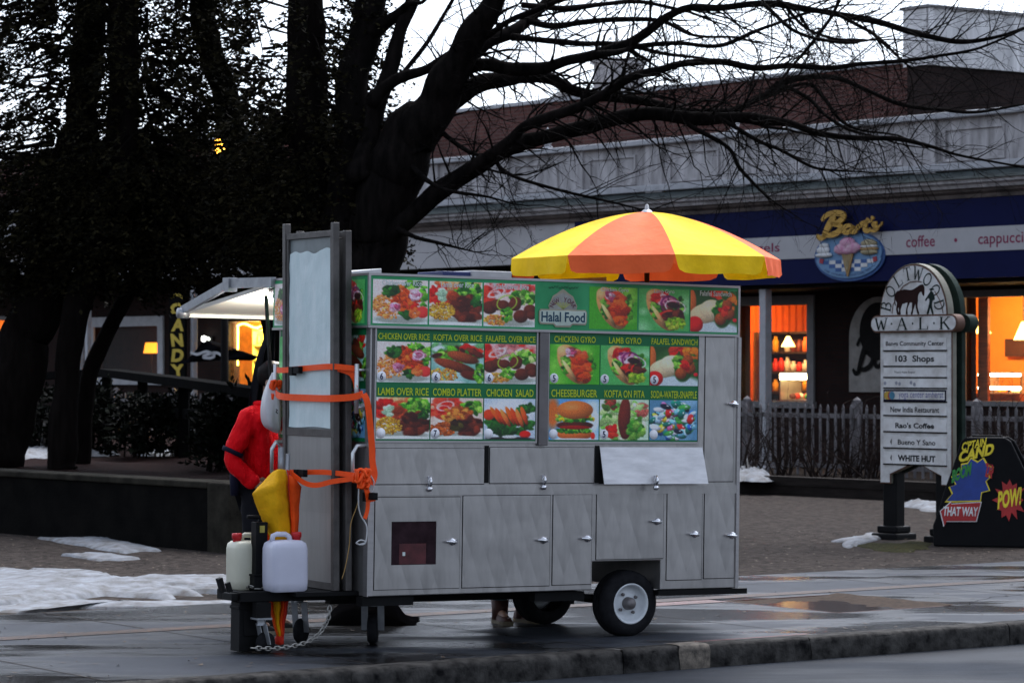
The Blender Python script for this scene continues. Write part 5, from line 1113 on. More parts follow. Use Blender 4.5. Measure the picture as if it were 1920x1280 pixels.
# hitch deck with jack, box and castors at the left
dz1 = EN(600, 1113, -.5)[1]; dz1 = .392; dz0 = .325; dl = -.80
b = MB(); b.box(dl, .0, .24, .31, dz0, dz1); b.box(dl, -.46, .55, .62, dz0, dz1); b.box(dl, dl+.07, .31, .55, dz0, dz1); b.box(-.46, .0, .83, .90, dz0, dz1); b.box(dl-.05, dl, .27, .42, dz0+.01, dz1-.01)
b.build('hitch_frame', m_black, cart, bevel=.005)
b = MB(); b.box(-.46, -.001, .12, .83, dz1-.03, dz1-.004); b.box(dl+.07, -.66, .31, .55, dz1-.03, dz1-.004); b.box(-.66, -.46, .31, .40, dz1-.03, dz1-.004); b.build('deck_plate', m_black, cart)
jx, jz = F(485, 1100, .40)
b = MB(); jt = F(485, 978, .40)[1]; b.box(jx-.042, jx+.042, .36, .44, .12, jt); b.box(jx-.062, jx+.062, .345, .455, F(485,1075,.4)[1]-.012, F(485,1075,.4)[1]+.0); b.box(jx-.055, jx+.055, .35, .45, dz1, F(485,1075,.4)[1]-.013)
b.tube([(jx,.40,jt),(jx,.40,jt+.03),(jx-.09,.40,jt+.035)], .014, 8); b.build('jack_post', m_black, cart, bevel=.004)
b = MB(); b.box(jx-.017, jx+.017, .355, .3595, F(485,998,.36)[1], F(485,985,.36)[1]); b.build('jack_label', M('yellow_sticker', (.35,.30,.06), .5), cart)
b = MB(); x0, z0 = F(418, 1118, .3); b.bar((x0,.3,dz1), (x0-.03,.3,dz1+.09), .05, .03); b.bar((x0+.05,.3,dz1), (x0+.03,.3,dz1+.06), .03, .03); b.build('hitch_lever', m_black, cart)
b = MB(); x0, x1 = F(436, 1160, .3)[0], F(500, 1160, .3)[0]; b.box(x0+.05, x1-.02, .30, .44, gz(x0)+.012, dz0-.004); b.box(x0+.042, x1-.012, .295, .445, dz0-.05, dz0-.03); b.box(x0+.08, x1-.05, .29, .2985, .1, .26); b.build('step_box', m_black, cart, bevel=.008)
xc, _ = F(492, 1190, .2); castor(xc, .22, gz(xc), dz0-.10, .07, m_grey, R(10)); xc, _ = F(560, 1170, .72); castor(xc, .72, gz(xc), dz0, .085, m_grey, R(35))
b = MB(); b.box(F(492,1190,.2)[0]-.05, F(492,1190,.2)[0]+.05, .18, .26, dz0-.10, dz0-.001); b.build('castor_bracket', m_black, cart)
# safety chain
m_chain = M('chain_steel', (.30,.29,.27), .4, .8, .3, 20)
cpts = [F(618,1136,.15), F(616,1158,.13), F(600,1185,.10), F(575,1203,.06), F(545,1211,.04), F(510,1215,.04), F(472,1214,.05)]
cpts = [(x, y, max(z, gz(x)+.012)) for (x, z), y in zip(cpts, (.15,.13,.10,.06,.04,.04,.05))]; cp = spline(cpts, 12); L_ = [0]
for i in range(1, len(cp)): L_.append(L_[-1]+(cp[i]-cp[i-1]).length)
b = MB(); nl = int(L_[-1]/.032)
for k in range(nl):
    d = L_[-1]*(k+.5)/nl; i = max(j for j in range(len(L_)) if L_[j] <= d); i = min(i, len(cp)-2); c = cp[i].lerp(cp[i+1], (d-L_[i])/max(1e-6, L_[i+1]-L_[i])); tg = (cp[i+1]-cp[i]).normalized()
    s = tg.cross(Vector((0,0,1))).normalized(); 
    if k % 2: s = tg.cross(s)
    pts = [c+tg*.024*math.cos(a)+s*.0125*math.sin(a) for a in [2*math.pi*j/10 for j in range(11)]]; b.tube(pts, .0048, 5, 0, False)
b.build('safety_chain', m_chain, cart); b = MB()
for k in range(10):
    a = k*.7; c = Vector((jx+.07*math.cos(a), .40+.07*math.sin(a), dz1+.012+.006*(k % 3))); pts = [c+Vector((math.cos(a+1.57)*.022*math.cos(q)+math.cos(a)*.011*math.sin(q), math.sin(a+1.57)*.022*math.cos(q)+math.sin(a)*.011*math.sin(q), .008*math.sin(q)*(k % 2))) for q in [2*math.pi*j/8 for j in range(9)]]; b.tube(pts, .005, 5, 0, False)
b.build('loose_chain', m_chain, cart)
# awning over the serving side with its light
aw0 = (0.0, CW+.03, zh1-.02); dd = CF.loc_of(P(345, 582, 21.75)); az = dd.z; ay = dd.y
b = MB(); b.add([(-.02,CW+.03,zh1-.03),(xR,CW+.03,zh1-.03),(xR,ay,az-.02),(-.02,ay,az-.02),(-.02,CW+.03,zh1+.0),(xR,CW+.03,zh1+.0),(xR,ay,az+.01),(-.02,ay,az+.01)], [(0,3,2,1),(4,5,6,7),(0,1,5,4),(1,2,6,5),(2,3,7,6),(3,0,4,7)])
b.box(-.02, xR, ay-.001, ay+.03, az-.05, az-.022); b.build('awning', M('white_awning', (.80,.78,.72), .6, 0, .05), cart)
b = MB(); b.bar((-.05,CW,zh1-.01), (-.05,CW+.75,zh1+.0), .04, .07); b.bar((-.05,CW+.72,zh1+.0), (-.05,ay+.02,az+.0), .035, .06); b.box(-.085, -.015, CW+.68, CW+.78, zh1-.06, zh1+.04); b.tube([(-.09,ay+.01,az-.02),(-.01,ay+.01,az-.02)], .04, 10)
b.build('awning_arm', m_grey, cart)
b = MB(); b.bar((-.04,CW+.14,zh1-.10), (-.04,CW+.03,zh1-.75), .02, .02); b.build('gas_strut', m_black, cart)
b = MB(); lx = .06; b.box(lx, lx+.5, CW+.06, CW+.24, zh1-.125, zh1-.075); b.build('awning_light', emit('fluorescent', (.86,.78,1), 9), cart)
b = MB(); b.box(lx-.03, lx+.53, CW+.05, CW+.25, zh1-.074, zh1-.05); b.box(lx-.04, lx-.002, CW+.10, CW+.16, zh1-.12, zh1-.075); b.build('light_housing', m_grey, cart)
l = bpy.data.lights.new('awning_lamp', 'POINT'); l.energy = 20; l.color = (1,.93,.80); l.shadow_soft_size = .06
lo_ = bpy.data.objects.new('awning_lamp', l); COL.objects.link(lo_); lo_.parent = cart; lo_.location = (lx+.25, CW+.50, zh1-.21)
b = MB(); b.box(.2, xR-.2, CW-.002, CW+.30, 1.10, 1.13); b.build('serving_counter', m_steelp, cart)
# ================================================================== THINGS ON AND ROUND THE CART
def cthing(name, label, cat, x, y, z, group=None):
    """a top-level thing standing at cart-local x, y, z (upright in the world)"""
    p = CF.M @ Vector((x, y, z)); t = thing(name, label, cat, p, CF.rz, 0, group); t['_o'] = 0; del t['_o']; return t
# big umbrella on the roof
m_yel = cloth('yellow_canvas', rgb(252,204,16), .12, .16, .5, .02, 6); m_org = cloth('orange_canvas', rgb(255,108,56), .12, .14, .5, .02, 6); m_pole = M('wooden_pole', (.14,.06,.03), .5, 0, .3, 9)
ax, az_ = F(1215, 388, .45); bz = F(1213, 516, .45)[1]; rimz = bz+.115
zr = F(1213, 522, .45)[1]
um = cthing('market_umbrella', 'open umbrella with yellow and orange panels standing on the food cart roof', 'umbrella', ax, .45, zh1+.016)
H0 = (CF.M @ Vector((ax,.45,zh1+.016))).z; Ht = 1.86+305*19.98/FPX-H0; Hr = 1.86+(690-478)*19.98/FPX-H0; UR = .978
def can(r, side):  # height of the canopy on radius r: domed
    return Hr+(Ht-Hr)*(1-(r/UR)**1.75)
phi0 = R(-90-36.4)-CF.rz; can_o = []
for k in range(8):
    a0, a1 = phi0+k*R(45)+0, phi0+(k+1)*R(45); b = MB(); nr, na = 14, 8; col = m_org if k % 2 == 0 else m_yel
    for i in range(nr+1):
        r = UR*i/nr
        for j in range(na+1):
            t = j/na; c0 = Vector((math.cos(a0), math.sin(a0), 0)); c1 = Vector((math.cos(a1), math.sin(a1), 0)); d = c0.lerp(c1, t)
            sag = .036*math.sin(math.pi*t)*math.sin(math.pi*min(1, i/nr*1.0)); b.v.append((d.x*r, d.y*r, can(r, 0)-sag))
    b.f = [(i*(na+1)+j, (i+1)*(na+1)+j, (i+1)*(na+1)+j+1, i*(na+1)+j+1) for i in range(nr) for j in range(na)]
    o = len(b.v)                                                            # hanging valance with rounded corners
    for i in range(4):
        for j in range(na*2+1):
            t = j/(na*2); ed = min(t, 1-t); q = t if i == 0 else .5+(t-.5)*(1-.028*i); c0 = Vector((math.cos(a0), math.sin(a0), 0)); c1 = Vector((math.cos(a1), math.sin(a1), 0)); d = c0.lerp(c1, q)
            dep = .042*i if i < 3 else .127-.02*max(0, 1-ed/.07)
            b.v.append((d.x*UR*(1+.004*i+.004*math.sin(t*17+k)*i), d.y*UR*(1+.004*i+.004*math.sin(t*17+k)*i), can(UR, 0)-dep+.004*i*math.sin(t*9+k*2)/3))
    w_ = na*2+1; b.f += [(o+i*w_+j, o+(i+1)*w_+j, o+(i+1)*w_+j+1, o+i*w_+j+1) for i in range(3) for j in range(w_-1)]
    b.m = [0]*len(b.f); b.sm = [True]*len(b.f); b.build('canopy_panel', col, um)
b = MB(); b.tube([(0,0,-.01),(0,0,Ht)], .019, 10); b.build('pole', m_pole, um)
b = MB(); b.lathe([(.045,Ht-.004),(.03,Ht+.012),(.016,Ht+.02),(.012,Ht+.05),(0,Ht+.056)], (0,0,0), 'Z', 14); b.build('finial', m_grey, um)
for k in range(8):
    b = MB(); a = phi0+k*R(45); b.tube([(math.cos(a)*UR*t, math.sin(a)*UR*t, can(UR*t,0)-.012) for t in (0,.25,.5,.75,.97)], .006, 5); b.tube([(0,0,Hr-.02),(math.cos(a)*.42, math.sin(a)*.42, can(.42,0)-.015)], .005, 5); b.build('rib', m_black, um)
# tall frames strapped upright against the left end
fz0 = .392; pk = -.15
def fr_stack(name, label, x, yA, yB, top, paneto, panebot, dx, post_tops):
    t = cthing(name, label, 'steel frame', x, (yA+yB)/2, fz0); hy = (yB-yA)/2
    for s, ht in ((-1, post_tops[0]), (1, post_tops[1])):
        p = MB(); p.box(-.022, .022, s*hy-.022, s*hy+.022, 0, ht); p.build('post', m_frame, t, bevel=.003)
    r = MB(); r.box(-.016, .016, -hy+.022, hy-.022, paneto, paneto+.04); r.box(-.014, .014, -hy+.022, hy-.022, panebot-.05, panebot); r.box(-.014, .014, -hy+.022, hy-.022, 0, .05)
    r.box(-.012, .012, -hy+.022, -hy+.05, panebot, paneto); r.box(-.012, .012, hy-.05, hy-.022, panebot, paneto); r.build('rail', m_frame, t, bevel=.002)
    return t, hy
m_frame = M('worn_steel_frame', (.11,.10,.095), .5, .5, .4, 7, .2, 40); m_frost, _t, _b = nodes('frosted_film')
_v = coords(_t, (1,1,1)); _t.links.new(ramp(_t, noise_tex(_t, coords(_t, (1,2,.6)), 4.5, 6, .65), [(.35, (.55,.68,.69)), (.62, (.66,.76,.77)), (.8, (.85,.88,.88))]), _b.inputs['Base Color']); _b.inputs['Roughness'].default_value = .42
bump(_t, _b, noise_tex(_t, coords(_t, (1,3,1)), 7, 6, .7), .5, .012)
def fz(u, v, x): return EN(u, v, x)[1]-fz0
yA, yB = EN(634, 700, pk)[0], EN(543, 700, pk)[0]
t, hy = fr_stack('window_frame', 'tall steel frame with a frosted film pane standing on the hitch deck', pk, yA, yB, 0, fz(590,447,pk), fz(580,803,pk), 0, (fz(634,418,pk), fz(543,421,pk)))
pt, pb = fz(590,447,pk), fz(580,803,pk)
b = MB(); n, m = 24, 60; vs = []
for i in range(m+1):
    for j in range(n+1):
        y = -hy+.052+(2*hy-.104)*j/n; z = pb+.002+(pt-pb-.1)*i/m
        e = .02*(noise.noise((y*3, z*6, 1)) if i in (0, m) else 0)
        vs.append((-.004+.007*noise.noise((y*4, z*3, 4))+.004*noise.noise((y*13, z*9, 2)), y+(.014*noise.noise((0, z*7, j)) if j in (0, n) else 0), z+e+(.05*noise.noise((y*6,2,2)) if i == m else 0)))
b.add(vs, [(i*(n+1)+j, i*(n+1)+j+1, (i+1)*(n+1)+j+1, (i+1)*(n+1)+j) for i in range(m) for j in range(n)], 0, True); b.build('frosted_pane', m_frost, t)
b = MB(); b.add([(.006,-hy+.03,pb),(.006,hy-.03,pb),(.006,hy-.03,pt),(.006,-hy+.03,pt)], [(0,1,2,3)]); b.build('backing_pane', M('dusty_pane', (.20,.23,.235), .4, 0, .3, 5), t)
b = MB(); b.add([(-.006,-hy+.022,.05),(-.006,hy-.022,.05),(-.006,hy-.022,pb-.05),(-.006,-hy+.022,pb-.05),(.004,-hy+.022,.05),(.004,hy-.022,.05),(.004,hy-.022,pb-.05),(.004,-hy+.022,pb-.05)], [(3,2,1,0),(4,5,6,7)]); b.build('lower_panel', steel_mat('dull_steel_sheet', (.30,.29,.28), .45, .6, .08, (4,4)), t)
t2, hy2 = fr_stack('window_frame', 'second steel frame tucked close behind the frosted one at the cart end', -.07, yA-.02, yB-.05, 0, fz(600,450,-.07), fz(580,800,-.07), 0, (fz(647,434,-.07), fz(555,436,-.07)))
b = MB(); b.box(-.006, .006, -hy2+.02, hy2-.02, .05, fz(600,452,-.07)); b.build('panel', m_steeld, t2)
# orange straps
m_strap = M('orange_webbing', rgb(255,82,12), .6, 0, .1, 30, .2, 200)
def strap_thing(label, runs, buckles=(), knots=(), base=(0,0,1)):
    t = cthing('ratchet_strap', label, 'strap', *base); rt = CF.M.inverted() if 0 else None
    Mi = t.matrix_basis.inverted() if 0 else (Matrix.Translation(CF.M @ Vector(base)) @ Matrix.Rotation(CF.rz, 4, 'Z')).inverted() @ CF.M
    b = MB()
    for pts, wd, up in runs:
        pts = spline(pts, 6); k = len(pts)
        for i in range(k-1): pass
        vs = []
        for i, p in enumerate(pts):
            d = (pts[min(i+1,k-1)]-pts[max(i-1,0)]).normalized(); u = Vector(up); u = (u-d*u.dot(d)).normalized(); nn = d.cross(u)*.0025
            tw = 1; vs += [Mi@(p+u*wd/2-nn), Mi@(p-u*wd/2-nn), Mi@(p-u*wd/2+nn), Mi@(p+u*wd/2+nn)]
        b.add(vs, [(4*i+a, 4*i+(a+1)%4, 4*i+4+(a+1)%4, 4*i+4+a) for i in range(k-1) for a in range(4)]+[(0,3,2,1),(4*k-4,4*k-3,4*k-2,4*k-1)], 0, False)
    for (c, s) in knots:
        for q in range(7):
            r0 = [Vector((math.sin(q*2.1+a)*s*1.1, math.cos(q*1.3+a*1.2)*s*.6, math.sin(a*1.7+q)*s)) for a in (0,.9,1.8,2.7)]; b.tube([Mi@(Vector(c)+x) for x in spline(r0, 4)], .012, 6)
    b.build('webbing', m_strap, t)
    for (c, ax_) in buckles:
        q = MB(); c = Vector(c)
        for (dx,dy,dz,sx,sy,sz) in ((0,0,0,.014,.07,.022),(0,.06,-.006,.018,.028,.03),(-.008,-.05,.008,.016,.03,.018)):
            vs = [Mi@(c+Vector((dx+a*sx, dy+bb*sy, dz+e*sz))) for a in (-1,1) for bb in (-1,1) for e in (-1,1)]; q.add(vs, [(0,1,3,2),(4,6,7,5),(0,4,5,1),(2,3,7,6),(0,2,6,4),(1,5,7,3)])
        q.build('buckle', m_black, t)
    return t
xs_ = pk-.035; yR, yL = .06, CW-.10
def zz(u, v, x=xs_): return EN(u, v, x)[1]
strap_thing('upper orange strap with a black buckle wrapped across the frosted pane', [
    ([(-.07,yL-.02,zz(522,693,-.07)), (xs_-.01,yB+.02,zz(545,694)), (xs_-.012,(yA+yB)/2,zz(590,690)), (xs_-.012,yA,zz(634,687)), (-.07,yR+.01,zz(663,691,-.07))], .038, (0,0,1)),
    ([(xs_-.01,yA,zz(630,688)), (-.09,.10,zz(648,700,-.09)), (-.075,yR,zz(668,727,-.07))], .04, (0,0,1))],
    [((xs_-.025,(yA+yB)/2+.14,zz(567,694)),0)], base=(-.1,.4,1.6))
strap_thing('lower orange strap running flat across the pane and down the front corner of the cart', [
    ([(-.07,yL,zz(520,735,-.07)), (xs_-.012,yB+.03,zz(535,743)), (xs_-.012,(yA+yB)/2,zz(590,746)), (xs_-.012,yA,zz(640,747)), (-.09,yR,zz(675,744,-.09)), (-.06,-.012,zz(686,738,-.06))], .045, (0,0,1)),
    ([(-.055,-.015,zz(686,738,-.06)), (-.03,-.03,F(690,760,-.03)[1]), (.004,-.025,F(693,830,-.025)[1]), (.012,-.025,F(697,865,-.025)[1]), (.025,-.03,F(701,890,-.03)[1]), (.0,-.035,F(690,908,-.03)[1])], .042, (1,-.3,0))],
    knots=[((-.075,yL-.01,zz(517,722,-.07)),.03),((-.075,yL-.01,zz(517,745,-.07)),.026)], base=(-.1,.4,1.4))
kx, kz = F(678, 892, -.06)
strap_thing('knotted orange strap with a buckle holding the folded umbrella to the cart', [
    ([(-.42,.52,F(545,884,.52)[1]), (-.32,.42,F(575,885,.42)[1]), (-.20,.22,F(622,885,.22)[1]), (kx,-.05,kz)], .034, (0,0,1)),
    ([(-.36,.42,F(575,888,.42)[1]), (-.32,.30,F(588,905,.3)[1]), (-.27,.22,F(605,909,.22)[1]), (-.2,.12,F(630,902,.12)[1]), (kx,-.05,kz-.01)], .034, (0,0,1)),
    ([(kx+.01,-.06,kz-.03), (F(688,920,-.05)[0],-.05,F(688,920,-.05)[1]), (F(692,935,-.04)[0],-.04,F(692,935,-.04)[1]), (F(704,933,-.04)[0],-.04,F(704,933,-.04)[1])], .036, (1,0,.2)),
    ([(F(690,935,-.045)[0],-.045,F(690,935,-.045)[1]), (F(689,955,-.04)[0],-.04,F(689,955,-.04)[1]), (F(684,972,-.04)[0],-.04,F(684,972,-.04)[1])], .03, (1,.2,0))],
    [((-.32,.36,F(580,887,.36)[1]),0), ((F(695,930,-.05)[0],-.055,F(695,930,-.05)[1]),0)], [((kx,-.06,kz),.045),((kx+.02,-.055,kz-.05),.03)], base=(-.2,.2,1.05))
# cables hanging at the corner
t = cthing('hanging_cable', 'thin white cable looped on the front corner of the cart below the orange knot', 'cable', -.02, -.03, .9)
Mi = (Matrix.Translation(CF.M @ Vector((-.02,-.03,.9))) @ Matrix.Rotation(CF.rz, 4, 'Z')).inverted() @ CF.M
b = MB(); q = [F(u,v,-.04) for u,v in ((694,890),(701,905),(694,925),(676,900),(672,940),(676,965),(687,985),(687,1008),(682,1020),(668,1018),(676,1012),(686,1016),(672,1021))]
b.tube([Mi@Vector((x,-.04-.003*i,z)) for i,(x,z) in enumerate([(p.x,p.y) for p in spline([(a,c) for a,c in q],5)])] if 0 else [Mi@Vector((p.x,-.04,p.y)) for p in spline([(a,c) for a,c in q],5)], .005, 5)
b.build('cord', M('white_cord', (.5,.5,.5), .5), t); b = MB(); q = [F(u,v,-.03) for u,v in ((676,905),(670,945),(658,980),(655,1020),(648,1060),(641,1085))]
b.tube([Mi@Vector((p.x,-.03,p.y)) for p in spline(q,5)], .003, 5); b.build('thin_wire', M('ochre_wire', (.35,.20,.05), .5), t)
# folded umbrella standing upside down through the deck
fu = cthing('folded_umbrella', 'folded yellow and orange umbrella standing tip down on the hitch deck', 'umbrella', -.55, .46, gz(-.55)); 
tipx, tipz = F(524, 1204, .46); fuM = (Matrix.Translation(CF.M @ Vector((-.55,.46,gz(-.55)))) @ Matrix.Rotation(CF.rz, 4, 'Z')).inverted() @ CF.M
def lp_(u, v, y): x, z = F(u, v, y); return fuM @ Vector((x, y, z))
def sheet(rows, mat, name='canopy_panel', thick=.006):
    """cloth from rows of photo points with depth, top to bottom"""
    b = MB(); k = 9; R_ = []
    for r in rows: R_.append(spline([lp_(*p) for p in r], max(1, 8//(len(r)-1))))
    n = min(len(r) for r in R_); R_ = [[r[int(i*(len(r)-1)/(n-1))] for i in range(n)] for r in R_]; cols = [[R_[a][i].lerp(R_[a+1][i], b_/5) for a in range(len(R_)-1) for b_ in range(5)]+[R_[-1][i]] for i in range(n)]; m = len(cols[0])
    for j in range(m):
        for i in range(n): p = cols[i][j]; b.v.append(tuple(p+Vector((0, .014*noise.noise(p*16)+.020*noise.noise(p*7), 0))))
    b.f = [(j*n+i, (j+1)*n+i, (j+1)*n+i+1, j*n+i+1) for j in range(m-1) for i in range(n-1)]; b.m = [0]*len(b.f); b.sm = [True]*len(b.f)
    o = b.build(name, mat, fu); sl = o.modifiers.new('solid', 'SOLIDIFY'); sl.thickness = thick
m_yelf = cloth('yellow_canvas_folded', rgb(240,178,12), .1, .22, .6, .03, 9); m_orgf = cloth('orange_canvas_folded', rgb(250,85,20), .1, .2, .6, .03, 9); m_redf = cloth('red_canvas_folded', rgb(215,50,30), .1, .2, .8, .03, 9)
sheet([[(511,884,.42),(524,879,.39),(537,881,.42)], [(472,925,.44),(509,912,.33),(540,900,.41)], [(487,965,.44),(515,960,.32),(543,955,.42)], [(505,1005,.45),(525,1004,.36),(546,1000,.43)], [(510,1120,.46),(519,1120,.42),(527,1120,.46)], [(521,1200,.46),(524,1200,.45),(526,1200,.46)]], m_yelf)
sheet([[(542,890,.36),(552,897,.34),(566,912,.38)], [(544,940,.38),(553,945,.36),(561,950,.40)], [(546,1000,.40),(553,1000,.38),(558,1003,.42)], [(527,1120,.44),(531,1120,.42),(535,1120,.46)], [(524,1200,.455),(526,1200,.45),(528,1200,.46)]], m_orgf)
sheet([[(538,880,.44),(543,885,.40),(548,900,.44)], [(540,940,.44),(545,945,.42),(550,950,.45)], [(543,1000,.44),(546,1004,.42),(549,1004,.45)], [(533,1120,.45),(538,1120,.44),(543,1120,.47)], [(526,1202,.455),(527,1202,.45),(529,1202,.46)]], m_redf)
sheet([[(488,950,.50),(495,950,.47),(504,950,.50)], [(494,1000,.50),(499,1000,.48),(506,1000,.50)], [(499,1080,.50),(504,1080,.47),(509,1080,.50)], [(504,1130,.48),(509,1130,.45),(513,1130,.48)], [(519,1200,.46),(521,1200,.455),(523,1200,.46)]], m_orgf)
b = MB(); p0, p1 = lp_(524,1207,.47), lp_(540,850,.47); b.tube([p0,p1], .016, 8); b.build('pole', m_grey, fu)
b = MB(); q = lp_(524,1200,.46); b.lathe([(.012,-.03),(.03,-.02),(.03,.02),(.02,.035)], q, 'Z', 10); b.build('tie', m_redf, fu)
b = MB(); q0 = lp_(527,838,.5); b.tube([q0, q0+Vector((0,0,-.22))], .02, 8); b.tube([lp_(510,880,.5), lp_(510,845,.5), lp_(518,830,.5), lp_(530,842,.5)], .008, 6); b.build('handle', m_grey, fu)
# water canisters
def canister(label, u0, u1, v0, v1, y, mat, ry, capcol, hx=.0):
    xa, z0 = F(u0, v1, y); xb, _ = F(u1, v1, y); z1 = F((u0+u1)/2, v0, y)[1]; z0 = dz1-.004 if 1 else z0; w_ = (xb-xa)*.80; h = z1-z0; cx = (xa+xb)/2+(xb-xa)*.06
    t = cthing('water_canister', label, 'canister', cx, y+.12, z0); b = MB(); D = .10; n = 28; prof = [(0,.86),(.012,.97),(.06,1.0),(h*.35,1.0),(h*.55,1.0),(h*.74,.99),(h*.83,.92),(h*.875,.72),(h*.885,.3),(h*.885,0)]
    vs = []
    for z, s in prof:
        for j in range(n):
            a = 2*math.pi*j/n; c, q = math.cos(a), math.sin(a); e = .32
            vs.append((w_/2*s*math.copysign(abs(c)**e, c), D*s*math.copysign(abs(q)**e, q), z+.002))
    b.add(vs, [(i*n+j, i*n+(j+1)%n, (i+1)*n+(j+1)%n, (i+1)*n+j) for i in range(len(prof)-1) for j in range(n)], 0, True); b.build('body', mat, t)
    b = MB(); b.tube([(-w_*.36+hx,0,h*.86),(-w_*.33+hx,0,h*.965),(-w_*.22+hx,0,h*.99),(.0+hx,0,h*.985),(w_*.1+hx,0,h*.95),(w_*.14+hx,0,h*.86)], [.018,.018,.017,.017,.018,.02], 8); b.build('handle', mat, t)
    b = MB(); b.lathe([(.028,0),(.028,.02),(.034,.021),(.034,.052),(.03,.056),(0,.056)], (w_*.31 if not hx else -w_*.25,0,h*.87), 'Z', 16); b.build('cap', capcol, t); return t
def plast(name, c, tr):
    m, t_, b_ = nodes(name); vec = coords(t_); t_.links.new(ramp(t_, noise_tex(t_, vec, 5), [(.3, tuple(x*.92 for x in c)), (.7, c)]), b_.inputs['Base Color']); b_.inputs['Roughness'].default_value = .38
    b_.inputs['Subsurface Weight'].default_value = .35; b_.inputs['Subsurface Radius'].default_value = (.03,.03,.03); return m
m_cap = M('red_cap', rgb(190,35,40), .4, 0, .1)
canister('pale blue white plastic canister with a red cap on the hitch deck, nearest the frames', 501, 587, 1001, 1113, .14, plast('milky_plastic', (.60,.60,.70), .2), 0, m_cap)
canister('yellowish white plastic canister with a red cap behind the black jack post', 437, 497, 1003, 1112, .40, plast('yellowed_plastic', (.60,.58,.46), .2), 0, m_cap, .05)
# white carrier bag hanging from the far rail
t = cthing('plastic_bag', 'crumpled white plastic bag hanging beside the frosted frame above the red jacket', 'bag', -.18, CW-.06, 1.35)
Mi = (Matrix.Translation(CF.M @ Vector((-.18,CW-.06,1.35))) @ Matrix.Rotation(CF.rz, 4, 'Z')).inverted() @ CF.M
b = MB(); yb_ = CW-.06; rows = [((511,698),(514,696),(521,698),.03),((503,715),(511,715),(524,716),.05),((493,745),(508,745),(526,745),.09),((491,780),(507,782),(526,780),.10),((496,800),(508,806),(524,806),.08),((508,806),(513,812),(520,812),.03)]
ring_n = 18; vs = []
rows2 = rows
for (l_, m_, r_, dp) in rows2:
    a = Vector((F(*l_, yb_)[0], 0, F(*l_, yb_)[1])); c = Vector((F(*r_, yb_)[0], 0, F(*r_, yb_)[1])); mid_p = (a+c)/2; hw = (c.x-a.x)/2
    for j in range(ring_n):
        an = 2*math.pi*j/ring_n; k = 1+.12*math.sin(an*5+mid_p.z*9)+.08*math.sin(an*9+mid_p.z*17); vs.append(Mi@Vector((mid_p.x+hw*math.cos(an)*k, yb_+dp*math.sin(an)*k, mid_p.z+(c.z-a.z)/2*math.cos(an))))
b.add(vs, [(i*ring_n+j, (i+1)*ring_n+j, (i+1)*ring_n+(j+1)%ring_n, i*ring_n+(j+1)%ring_n) for i in range(len(rows)-1) for j in range(ring_n)]+[tuple((len(rows)-1)*ring_n+j for j in range(ring_n))], 0, True)
o = b.build('bag_film', plast('white_bag_film', (.60,.60,.62), .3), t); o.modifiers.new('sub', 'SUBSURF').render_levels = 2
b = MB(); q0 = F(517, 775, yb_-.115); b.ribbon([(q0[0]+.0,q0[1]+.03),(q0[0]+.012,q0[1]+.022),(q0[0]+.0,q0[1]+.012),(q0[0]+.014,q0[1])], .008, lambda a, c: Mi@Vector((a, yb_-.118, c))); b.build('print', m_gap, t)
# dark cloth hung from the awning
t = cthing('hanging_cloth', 'black cloth hanging from the awning corner in front of the yellow lit doorway', 'cloth', -.3, 1.6, 1.2)
Mi = (Matrix.Translation(CF.M @ Vector((-.3,1.6,1.2))) @ Matrix.Rotation(CF.rz, 4, 'Z')).inverted() @ CF.M
b = MB(); rws = [((506,598),(514,598)),((500,630),(516,630)),((488,660),(517,660)),((480,690),(516,690)),((474,725),(512,725)),((470,750),(505,752)),((466,775),(500,778))]; n = 10
for (l_, r_) in rws:
    for j in range(n+1):
        t_ = j/n; x, z = F(l_[0]+(r_[0]-l_[0])*t_, l_[1]+(r_[1]-l_[1])*t_, 1.62); b.v.append(tuple(Mi@Vector((x, 1.62+.05*math.sin(j*1.9+z*4), z))))
b.f = [(i*(n+1)+j, (i+1)*(n+1)+j, (i+1)*(n+1)+j+1, i*(n+1)+j+1) for i in range(len(rws)-1) for j in range(n)]; b.m = [0]*len(b.f); b.sm = [True]*len(b.f)
o = b.build('cloth', M('black_fabric', (.008,.008,.010), .9), t); sl = o.modifiers.new('solid', 'SOLIDIFY'); sl.thickness = .012; o.modifiers.new('sub', 'SUBSURF').render_levels = 2
# black tarpaulin heap under the cart
q0 = G0(705, 1190); t = thing('tarpaulin_heap', 'crumpled black tarpaulin lying on the wet pavement under the cart', 'tarpaulin', (q0.x, q0.y, 0)); b = MB(); n, m = 40, 14; vs = []
xa, xb = G0(600, 1178), G0(778, 1178); ln = (xb-xa).length
for i in range(n+1):
    tt = i/n; hgt = .19*(max(0, math.sin(math.pi*min(1, tt*1.05)))**.8)*(1 if tt < .74 else max(0, (1-tt)/.26)**1.3)+.004
    for j in range(m+1):
        a = math.pi*j/m; x = xa.x+(xb.x-xa.x)*tt; y = xa.y+.9+.35*math.cos(a)-.3; z = hgt*math.sin(a)**.8*(1+.35*noise.noise((x*7, y*7, 3)))+.005
        vs.append((x-q0.x+.03*noise.noise((x*9,y*5,1)), y-q0.y, z))
b.add(vs, [(i*(m+1)+j, (i+1)*(m+1)+j, (i+1)*(m+1)+j+1, i*(m+1)+j+1) for i in range(n) for j in range(m)], 0, True); b.build('sheet', M('black_tarpaulin', (.0025,.0025,.003), .95, 0, .3, 8, spec=.0), t)
